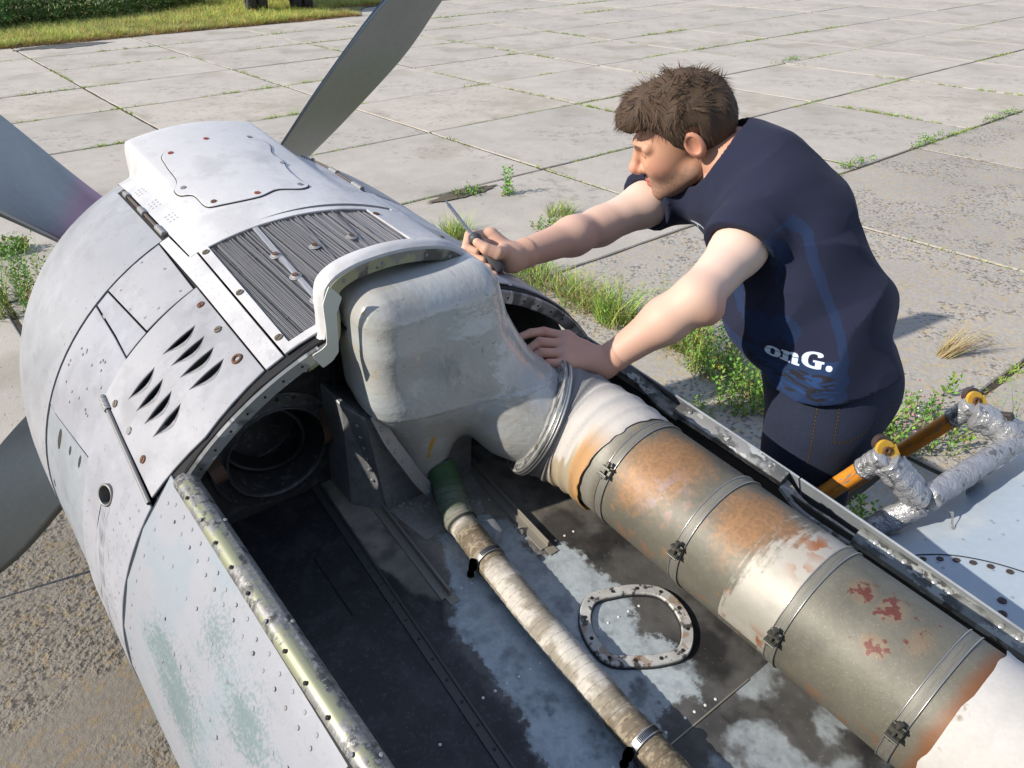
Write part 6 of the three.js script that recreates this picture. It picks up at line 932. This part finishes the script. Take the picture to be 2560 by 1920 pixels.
  taped([P(0.668, 0.268, -0.583), P(0.682, 0.245, -0.608), P(0.694, 0.224, -0.63), P(0.702, 0.21, -0.648)], 0.013, 0.8, 7);
  taped([P(0.69, 0.206, -0.652), P(0.74, 0.205, -0.654), P(0.84, 0.206, -0.663), P(0.93, 0.207, -0.671), P(1.02, 0.208, -0.679)], 0.0235, 0, 2, 'taped_crossbar', 70);
  taped([P(0.975, 0.238, -0.59), P(0.99, 0.235, -0.62), P(1.005, 0.222, -0.652), P(1.03, 0.207, -0.682)], 0.027, 0.6, 3);
  taped([P(1.02, 0.23, -0.62), P(1.04, 0.215, -0.66), P(1.05, 0.204, -0.69)], 0.02, 0.5, 9);
  taped([P(0.69, 0.2, -0.65), P(0.665, 0.165, -0.628), P(0.64, 0.125, -0.606), P(0.615, 0.085, -0.59)], 0.023, 0.2, 4);
  mesh('bar_stub', W(box(0.012, 0.07, 0.016, 0, 0, 0, 0.003).rotateX(1.0).rotateZ(0.3).translate(1.005, 0.245, 0.625)), mat({ rgb: [0.035, 0.03, 0.028], roughness: 0.6 }), lad);
  mesh('tape_flap', W(grid(8, 6, (u, v) => V(0.85 + 0.085 * u, 0.2 - 0.052 * v, 0.662 + 0.008 * Math.sin(u * 5) + 0.012 * v))), tpM, lad);
  mesh('tape_tail', W(grid(4, 10, (u, v) => V(0.715 + 0.01 * u + 0.012 * Math.sin(v * 6), 0.19 - 0.02 * v, 0.68 + 0.035 * v))), tpM, lad);
  for (let i = 1; i < 4; i++) { const t = i / 4, a = P(...ends[0].slice(0, 3)).lerp(P(...ends[0].slice(3)), t), b = P(...ends[1].slice(0, 3)).lerp(P(...ends[1].slice(3)), t); mesh('rung', W(cyl(a, b, 0.013, 0.013, 12)), orM, lad); }
}
// ---------------------------------------------------------------- truck parked on the verge
{
  const p = toWorld(7.95, 18.35), tr = group('parked_truck', [p.x, 0.03, p.z]); tr.rotation.y = Math.atan2(-p.x, -p.z) + 0.12; tag(tr, 'dark truck with twin rear tyres parked on the grass verge', 'truck');
  const rub = mat({ map: rep(noiseG, 0.4), rgb: [0.05, 0.05, 0.052], roughness: 0.9 }), dk = mat({ rgb: [0.025, 0.027, 0.026], roughness: 0.7 });
  const tg = new THREE.LatheGeometry([[0.22, -0.1], [0.37, -0.105], [0.41, -0.085], [0.42, -0.06], [0.42, 0.06], [0.41, 0.085], [0.37, 0.105], [0.22, 0.1]].map((q) => new THREE.Vector2(...q)), 36).rotateZ(Math.PI / 2), lugs = []; for (let i = 0; i < 30; i++) lugs.push(box(0.075, 0.02, 0.045, (i % 2 ? 0.05 : -0.05), 0.424, 0).rotateX(i / 30 * 2 * Math.PI)); const tyreG = merge([tg, ...lugs]);
  for (const z of [0, -3.1]) for (const x of [-0.62, -0.38, 0.38, 0.62]) { if (z < 0 && Math.abs(x) < 0.5) continue; const w = new THREE.Group(); w.name = 'wheel'; w.position.set(x, 0.42, z); tr.add(w); mesh('tyre', tyreG, rub, w); mesh('rim', new THREE.CylinderGeometry(0.22, 0.22, 0.16, 24).rotateZ(Math.PI / 2), dk, w); }
  mesh('axle', cyl(V(-0.6, 0.42, 0), V(0.6, 0.42, 0), 0.06, 0.06, 12), dk, tr); mesh('differential', new THREE.SphereGeometry(0.17, 16, 10).translate(0, 0.42, 0), dk, tr);
  for (const x of [-0.3, 0.3]) mesh('chassis_rail', box(0.08, 0.16, 4.4, x, 0.78, -1.6, 0.01), dk, tr);
  mesh('load_bed', box(1.7, 0.12, 3.0, 0, 0.98, -0.9, 0.02), dk, tr); mesh('tailboard', box(1.7, 0.5, 0.06, 0, 1.25, 0.58, 0.01), mat({ rgb: [0.05, 0.075, 0.045], roughness: 0.6 }), tr); for (const x of [-0.83, 0.83]) mesh('side_board', box(0.05, 0.5, 2.9, x, 1.25, -0.9, 0.01), mat({ rgb: [0.05, 0.075, 0.045], roughness: 0.6 }), tr);
  mesh('cab', box(1.6, 1.2, 1.1, 0, 1.45, -3.1, 0.12), mat({ rgb: [0.05, 0.075, 0.045], roughness: 0.5 }), tr); mesh('bumper_bar', box(1.3, 0.08, 0.06, 0, 0.56, 0.5, 0.01), dk, tr);
}
// ---------------------------------------------------------------- plants
const plantM = mat({ vertexColors: true, roughness: 0.75, transmission: 0.2, thickness: 0 });
plantM.side = THREE.DoubleSide;
class Leafy { // collects blades and leaves with vertex colours
  constructor() { this.P = []; this.C = []; }
  tri(a, b, c, col, col2 = col) { for (const [p, k] of [[a, col], [b, col], [c, col2]]) { this.P.push(p.x, p.y, p.z); this.C.push(...k); } }
  blade(p, dir, len, w, bend, col, segs = 3) {
    const side = V(-dir.z, 0, dir.x); if (side.lengthSq() < 1e-4) side.set(1, 0, 0); side.normalize().applyAxisAngle(UP, rr(-0.9, 0.9)); let prev = null; const h = V(dir.x, 0, dir.z), hl = h.length() || 1; h.multiplyScalar(1 / hl);
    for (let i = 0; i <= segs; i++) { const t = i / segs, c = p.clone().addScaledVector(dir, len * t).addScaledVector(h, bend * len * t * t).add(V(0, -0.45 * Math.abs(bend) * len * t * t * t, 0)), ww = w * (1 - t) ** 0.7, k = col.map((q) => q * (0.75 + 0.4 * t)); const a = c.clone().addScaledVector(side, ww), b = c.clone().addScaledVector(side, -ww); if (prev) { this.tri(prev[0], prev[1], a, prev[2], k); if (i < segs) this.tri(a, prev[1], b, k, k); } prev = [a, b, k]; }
  }
  leaf(p, dir, len, w, col) { const n = V(rr(-1, 1), rr(0.2, 1), rr(-1, 1)).normalize(), s = V().crossVectors(dir, n).normalize().multiplyScalar(w), m = p.clone().addScaledVector(dir, len * 0.45).add(V(0, len * 0.06, 0)), e = p.clone().addScaledVector(dir, len); this.tri(p, m.clone().add(s), e, col); this.tri(p, e, m.clone().sub(s), col.map((q) => q * 0.92)); }
  dot(p, r, col) { const a = [V(r, 0, 0), V(-r * 0.5, 0, r * 0.87), V(-r * 0.5, 0, -r * 0.87)], t = V(0, r * 0.9, 0), b = V(0, -r * 0.6, 0); for (let i = 0; i < 3; i++) { const q = a[i].clone().add(p), w = a[(i + 1) % 3].clone().add(p); this.tri(q, w, t.clone().add(p), col); this.tri(w, q, b.clone().add(p), col); } }
  geo() { const g = new THREE.BufferGeometry(); g.setAttribute('position', new THREE.Float32BufferAttribute(this.P, 3)); g.setAttribute('color', new THREE.Float32BufferAttribute(this.C, 3)); g.computeVertexNormals(); return g; }
}
const GRN = () => { const t = rnd(); return [mix(0.19, 0.42, t * t), mix(0.33, 0.44, t), mix(0.035, 0.075, t)].map((q) => q * rr(0.8, 1.2)); };
const DRY = () => [0.44, 0.34, 0.16].map((q) => q * rr(0.7, 1.15));
const LEAFG = () => [0.15, 0.28, 0.04].map((q) => q * rr(0.7, 1.4));
const rdir = (up, spread) => { const a = rr(0, 6.283), k = spread * Math.sqrt(rnd()); return V(Math.cos(a) * k, up, Math.sin(a) * k).normalize(); };
const scatter = (r) => { const a = rr(0, 6.283), k = r * Math.sqrt(rnd()); return V(Math.cos(a) * k, -0.01, Math.sin(a) * k); };
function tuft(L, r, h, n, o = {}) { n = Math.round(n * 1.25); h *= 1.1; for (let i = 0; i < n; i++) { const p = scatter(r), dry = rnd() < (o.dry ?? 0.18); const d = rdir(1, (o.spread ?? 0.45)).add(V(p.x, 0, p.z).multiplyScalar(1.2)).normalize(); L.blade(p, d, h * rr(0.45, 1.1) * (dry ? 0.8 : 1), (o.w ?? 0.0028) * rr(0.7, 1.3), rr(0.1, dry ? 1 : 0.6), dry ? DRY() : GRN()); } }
function weed(L, r, h, n, o = {}) { for (let i = 0; i < n; i++) { const p = scatter(r), d = rdir(1, o.spread ?? 0.35), H = h * rr(0.6, 1.1), c = LEAFG(), st = [0.1, 0.12, 0.04]; L.blade(p, d, H, 0.0018, 0.1, st, 2); const m = Math.round(H / (o.gap ?? 0.012)); for (let k = 1; k <= m; k++) { const t = k / m, q = p.clone().addScaledVector(d, H * t), a = k * 2.4; L.leaf(q, V(Math.cos(a), 0.45 + 0.4 * t, Math.sin(a)).normalize(), (o.leaf ?? 0.03) * (1.1 - 0.5 * t), (o.lw ?? 0.006), c.map((x) => x * rr(0.8, 1.25))); } } }
function plant(name, label, a, b, build, flowers, grp, cat = 'weed') {
  const p = toWorld(a, b), g = group(name, [p.x, 0, p.z]); tag(g, label, cat, grp); const L = new Leafy(); build(L); mesh('foliage', L.geo(), plantM, g);
  if (flowers) { const Fl = new Leafy(); flowers(Fl); const m = mesh('flowers', Fl.geo(), plantM, g); m.userData.kind = 'stuff'; } return g;
}
seed(2024);
// the overgrown joint beside the nacelle
const JG = 'weeds growing in the joint beside the nacelle';
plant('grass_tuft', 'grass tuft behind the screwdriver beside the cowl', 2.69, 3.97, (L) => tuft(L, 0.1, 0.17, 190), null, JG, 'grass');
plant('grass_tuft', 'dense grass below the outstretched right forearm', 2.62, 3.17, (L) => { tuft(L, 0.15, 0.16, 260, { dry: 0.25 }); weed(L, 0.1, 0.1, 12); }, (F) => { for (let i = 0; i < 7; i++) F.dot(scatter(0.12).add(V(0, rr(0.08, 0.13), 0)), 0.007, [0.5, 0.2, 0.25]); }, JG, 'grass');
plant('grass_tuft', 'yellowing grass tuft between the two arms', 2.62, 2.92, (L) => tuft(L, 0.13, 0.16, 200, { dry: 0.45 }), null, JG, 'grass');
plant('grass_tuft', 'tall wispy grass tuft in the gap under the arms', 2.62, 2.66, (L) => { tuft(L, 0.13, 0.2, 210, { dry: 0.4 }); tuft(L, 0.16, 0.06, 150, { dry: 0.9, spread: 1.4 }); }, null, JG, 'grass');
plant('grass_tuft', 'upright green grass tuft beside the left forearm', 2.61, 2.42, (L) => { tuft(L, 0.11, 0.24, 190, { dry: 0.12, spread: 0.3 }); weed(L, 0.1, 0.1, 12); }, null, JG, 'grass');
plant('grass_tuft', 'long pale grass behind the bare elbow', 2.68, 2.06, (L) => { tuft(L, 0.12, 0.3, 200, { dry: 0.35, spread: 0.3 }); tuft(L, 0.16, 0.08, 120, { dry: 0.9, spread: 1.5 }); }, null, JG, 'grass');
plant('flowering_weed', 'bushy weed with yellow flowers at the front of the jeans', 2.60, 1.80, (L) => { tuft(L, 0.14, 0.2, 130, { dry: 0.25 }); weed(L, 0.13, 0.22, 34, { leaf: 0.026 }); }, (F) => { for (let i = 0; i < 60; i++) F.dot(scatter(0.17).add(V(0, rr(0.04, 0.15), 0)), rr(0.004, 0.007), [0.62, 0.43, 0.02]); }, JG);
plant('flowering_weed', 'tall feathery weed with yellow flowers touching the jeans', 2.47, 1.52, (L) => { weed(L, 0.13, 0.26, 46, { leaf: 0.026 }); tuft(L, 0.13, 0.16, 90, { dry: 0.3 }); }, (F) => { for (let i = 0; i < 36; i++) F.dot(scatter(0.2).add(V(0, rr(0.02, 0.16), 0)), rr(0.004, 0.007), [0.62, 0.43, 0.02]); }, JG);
plant('moss_weed', 'low mossy weed on the slab by the bay rim', 2.24, 1.60, (L) => { weed(L, 0.09, 0.05, 40, { leaf: 0.014, lw: 0.003, gap: 0.006 }); tuft(L, 0.09, 0.05, 60, { dry: 0.3 }); }, null, JG);
plant('moss_weed', 'small brownish moss cushion near the bay rim', 2.22, 1.79, (L) => { tuft(L, 0.06, 0.035, 110, { dry: 0.6 }); }, null, JG);
plant('leafy_weed', 'leafy weed sprouting behind the trouser leg by the ladder', 2.06, 0.80, (L) => weed(L, 0.06, 0.16, 18, { leaf: 0.03 }), null, JG);
const CL = (x, n, r) => (F) => { for (let i = 0; i < n; i++) F.dot(scatter(r).add(V(0, rr(0.07, 0.14), 0)), rr(0.006, 0.010), rnd() < 0.8 ? [0.52, 0.2, 0.27] : [0.6, 0.58, 0.52]); };
plant('clover_patch', 'clover patch with pink flower heads behind the far ladder rail', 2.82, 0.94, (L) => { weed(L, 0.2, 0.11, 110, { leaf: 0.022, lw: 0.008, gap: 0.02 }); tuft(L, 0.18, 0.12, 40); }, CL(0, 34, 0.22), 'clover by the ladder');
plant('clover_patch', 'clover with pink flower heads between jeans and ladder rail', 2.58, 1.03, (L) => { weed(L, 0.14, 0.12, 60, { leaf: 0.022, lw: 0.008, gap: 0.02 }); tuft(L, 0.1, 0.22, 30, { dry: 0.1 }); }, CL(0, 18, 0.16), 'clover by the ladder');
plant('leafy_weed', 'single upright green sprout in the crack beyond the ladder', 3.17, 1.0, (L) => weed(L, 0.02, 0.13, 5, { leaf: 0.035 }), null, null);
plant('dry_grass', 'straw-coloured dry grass tuft bent over in the slab crack', 3.48, 1.17, (L) => { for (let i = 0; i < 150; i++) L.blade(scatter(0.03), V(0.75 + rr(-0.35, 0.3), 0.75, -0.25 + rr(-0.3, 0.3)).normalize(), rr(0.1, 0.26), 0.0016, rr(0.1, 0.7), DRY()); }, null, null, 'grass');
plant('leafy_weed', 'thin stalks rising behind the taped ladder hook', 3.08, 0.74, (L) => { weed(L, 0.08, 0.26, 7, { leaf: 0.02, lw: 0.003, gap: 0.02, spread: 0.5 }); }, null, null);
plant('dock_weed', 'single upright weed stalk beyond the screwdriver', 3.5, 4.44, (L) => { weed(L, 0.03, 0.21, 5, { leaf: 0.045, lw: 0.009, spread: 0.12 }); weed(L, 0.07, 0.05, 14); }, null, null);
plant('leafy_weed', 'low green weed on the dirt strip beyond the screwdriver', 3.3, 4.66, (L) => weed(L, 0.13, 0.05, 40, { leaf: 0.03 }), null, null);
plant('grass_tuft', 'grass tuft beyond the right forearm', 3.48, 3.82, (L) => tuft(L, 0.09, 0.13, 120), null, null, 'grass');
plant('leafy_weed', 'sprawling weed just beyond the right forearm', 3.28, 3.66, (L) => { weed(L, 0.15, 0.06, 50, { leaf: 0.025 }); tuft(L, 0.12, 0.06, 60, { dry: 0.5 }); }, null, null);
plant('umbel_weed', 'tall weed with white flower heads left of the nose cowl', 0.22, 4.72, (L) => { weed(L, 0.22, 0.34, 46, { leaf: 0.035, lw: 0.005 }); tuft(L, 0.22, 0.3, 120, { dry: 0.25 }); }, (F) => { for (let k = 0; k < 9; k++) { const c = scatter(0.2).add(V(0, rr(0.26, 0.36), 0)); for (let i = 0; i < 16; i++) F.dot(c.clone().add(V(rr(-0.025, 0.025), rr(0, 0.006), rr(-0.025, 0.025))), 0.004, [0.66, 0.67, 0.55]); } }, null);
plant('leafy_weed', 'dark low weed at the slab edge left of the cowl', 0.33, 5.62, (L) => weed(L, 0.13, 0.1, 50, { leaf: 0.04, lw: 0.01 }), null, null);
for (const [a, b, n, lab] of [[6.3, 3.16, 60, 'creeping weed in the joint behind the shoulders'], [7.32, 3.12, 70, 'creeping weed farther along the joint behind the shoulders'], [8.75, 3.1, 60, 'creeping weed farthest along the joint behind the shoulders'], [10.3, 6.55, 50, 'green weed strip in a joint above the head']]) plant('joint_weed', lab, a, b, (L) => { for (let k = 0; k < 9; k++) { const L2 = new Leafy(), dx = rr(-0.35, 0.35), dz = rr(-0.05, 0.05); weed(L2, 0.06, 0.05, Math.round(n / 12), { leaf: 0.03 }); const w = toWorld(dx, dz); for (let i = 0; i < L2.P.length; i += 3) L.P.push(L2.P[i] + w.x, L2.P[i + 1], L2.P[i + 2] + w.z); L.C.push(...L2.C); } }, null, 'weeds along the far slab joint');
// sparse growth along all the other joints
{
  const L = new Leafy(); seed(515);
  const line = (fixed, from, to, alongA, dens, hgt) => { const len = Math.abs(to - from), n = Math.round(len * dens); for (let i = 0; i < n; i++) { const t = mix(from, to, rnd()), m = vn(t * 1.6 + fixed * 3, fixed); if (m < 0.47) continue; const a = alongA ? t : fixed + rr(-0.012, 0.012), b = alongA ? fixed + rr(-0.012, 0.012) : t, w = toWorld(a, b), L2 = new Leafy(); tuft(L2, 0.025, hgt * rr(0.6, 1.6) * (0.4 + 2 * (m - 0.47)), 7, { w: 0.0035, spread: 1.1, dry: 0.2 }); for (let k = 0; k < L2.P.length; k += 3) L.P.push(L2.P[k] + w.x, L2.P[k + 1], L2.P[k + 2] + w.z); L.C.push(...L2.C); } };
  for (const b of [4.77, 6.47, 8.14, 9.82, 11.53, 13.24, 14.86]) line(b, 0, b < 8 ? 18 : 15, true, b < 7 ? 44 : 32, b < 7 ? 0.032 : 0.045);
  line(3.08, 2.4, 12, true, 40, 0.03); for (const a of [2.17, 4.14, 6.11, 8.08, 10.05]) line(a, 3.1, 15, false, 34, 0.032); line(2.62, -0.5, 3.05, false, 90, 0.05); line(4.82, 0, 3, false, 20, 0.03); line(0.9, 2.6, 5, true, 30, 0.04);
  const m = mesh('joint_grass', L.geo(), plantM); tag(m, 'thin grass and moss in the joints between slabs', 'grass', null, 'stuff');
}
// ---- the verge: grass, straw along the edge, herbs
function instanced(name, geo, spots, label, cat) { const m = new THREE.InstancedMesh(geo, plantM, spots.length), M = new THREE.Matrix4(), q = new THREE.Quaternion(), c = new THREE.Color(); spots.forEach(([x, y, z, s, k], i) => { q.setFromAxisAngle(UP, rr(0, 6.283)); M.compose(V(x, y, z), q, V(s, s * rr(0.7, 1.3), s)); m.setMatrixAt(i, M); c.setRGB(k * rr(0.95, 1.3), k * rr(0.85, 1.05), k * 0.9); m.setColorAt(i, c); }); m.name = numbered(name); sh(m); scene.add(m); tag(m, label, cat, null, 'stuff'); return m; }
{
  seed(616); const A = new Leafy(); tuft(A, 0.09, 0.16, 26, { w: 0.004, dry: 0.25, spread: 0.7 }); const sp = [];
  for (let i = 0; i < 15000; i++) { const a = rr(-3, 14), b = 16.5 + (a > 8.9 ? 1.8 : 0) + 13 * rnd() ** 1.3, p = toWorld(a, b), m = fbm(a * 0.7, b * 0.7, 3); sp.push([p.x, 0.02, p.z, rr(0.7, 1.3) * (0.6 + 0.8 * m), 0.95 + 0.7 * m]); }
  instanced('verge_grass', A.geo(), sp, 'rough green and yellow grass of the verge', 'grass');
  const B = new Leafy(); tuft(B, 0.08, 0.09, 24, { w: 0.003, dry: 0.95, spread: 1.6 }); const s2 = []; for (let i = 0; i < 2600; i++) { const a = rr(-2, 13), b = 16.35 + (a > 8.9 ? 1.75 : 0) + Math.abs(rr(-1, 1) * rr(0, 1)) * 1.0 + 0.2 * fbm(a * 2, 1, 3), p = toWorld(a, b); s2.push([p.x, 0.015, p.z, rr(0.7, 1.4), rr(0.8, 1.2)]); }
  instanced('straw', B.geo(), s2, 'dry straw along the edge of the verge', 'grass');
}
const herb = (name, label, a, b, r, h, n, fl, grp) => plant(name, label, a, b, (L) => { weed(L, r, h, n * 2, { leaf: 0.11, lw: 0.022, gap: 0.05, spread: 0.5 }); for (let i = 0; i < L.C.length; i++) L.C[i] *= 0.45; }, fl ? (F) => { for (let i = 0; i < n * 3; i++) F.dot(scatter(r).add(V(0, h * rr(0.55, 0.95), 0)), 0.016, rnd() < 0.5 ? [0.5, 0.45, 0.4] : [0.42, 0.25, 0.28]); } : null, grp, 'plant');  // leaf colours dimmed: shade painted over the whole herb
seed(717); const HG = 'tall herbs on the verge';
for (const [a, b, r, h, n, fl] of [[2.2, 19.6, 0.8, 0.9, 90, 0], [3.3, 20.0, 0.7, 0.7, 90, 1], [4.5, 20.2, 0.7, 0.65, 80, 1], [3.2, 22, 0.9, 1.1, 110, 0], [5.6, 20.9, 0.7, 0.7, 90, 1], [6.6, 21.4, 0.7, 0.9, 90, 0], [1.2, 18.8, 0.8, 0.9, 90, 0], [7.6, 23.0, 0.8, 0.9, 90, 0]]) herb('tall_herb', fl ? 'tall herb with pale flower heads on the verge' : 'leafy herb on the verge, its green darkened for shade', a, b, r, h, n, fl, fl ? HG + ' in flower' : HG);
// ---- field and trees behind the photographer, mirrored in the propeller blades
{
  const g = new THREE.PlaneGeometry(140, 80, 1, 1).rotateX(-Math.PI / 2).translate(0, 0.002, 41.4).rotateY(YAW); uvBy(g, (x, y, z) => [x, z]); const t = colTex(256, 256, (u, v, o) => { const k = 0.6 + 0.8 * fbm(u * 7, v * 7, 5, 7); o[0] = 0.06 * k; o[1] = 0.10 * k; o[2] = 0.022 * k; }); tag(mesh('grass_field', g, mat({ map: rep(t, 5), roughness: 1 })), 'grass field behind the photographer', null, null, 'structure');
  seed(818); const proto = group('broadleaf_tree', [0, 0, 0]), pts = [V(0, -0.1, 0), V(0.1, 1.5, 0.05), V(-0.05, 3.2, 0.1), V(0.1, 5, 0)]; mesh('trunk', merge([tube(pts, 0.18, 16, 8), ...[0, 1, 2, 3, 4].map((k) => cyl(V(0, 2.2 + 0.5 * k, 0), V(Math.cos(k * 2.3) * 1.6, 3.6 + 0.6 * k, Math.sin(k * 2.3) * 1.6), 0.08, 0.03, 6))]), mat({ rgb: [0.07, 0.055, 0.04], roughness: 0.95 }), proto);
  const L = new Leafy(); for (let i = 0; i < 2600; i++) { const c = V(rr(-1, 1), rr(-1, 1), rr(-1, 1)); if (c.length() > 1) continue; const k = 0.75 + 0.5 * n3(c.x * 2, c.y * 2, c.z * 2), p = V(c.x * 2.4 * k, 4.4 + c.y * 2.5 * k, c.z * 2.4 * k); for (let j = 0; j < 3; j++) L.leaf(p.clone().add(V(rr(-0.2, 0.2), rr(-0.2, 0.2), rr(-0.2, 0.2))), V(rr(-1, 1), rr(-0.5, 0.8), rr(-1, 1)).normalize(), 0.28, 0.08, [0.045, 0.085, 0.02].map((q) => q * rr(0.7, 1.4))); } mesh('crown', L.geo(), plantM, proto);
  const xs = [-10, -6, -2, 2, 6, 10, 14]; xs.forEach((x, i) => { const t2 = i ? proto.clone() : proto; if (i) { t2.name = numbered('broadleaf_tree'); scene.add(t2); } t2.position.set(x, 0, 17 + (i % 2) * 3); t2.rotation.y = i * 1.1; t2.scale.setScalar(1.7 + 0.15 * (i % 3)); tag(t2, 'broadleaf tree in the row across the grass field', 'tree', 'trees across the field'); });
}
renderer.render(scene, camera);
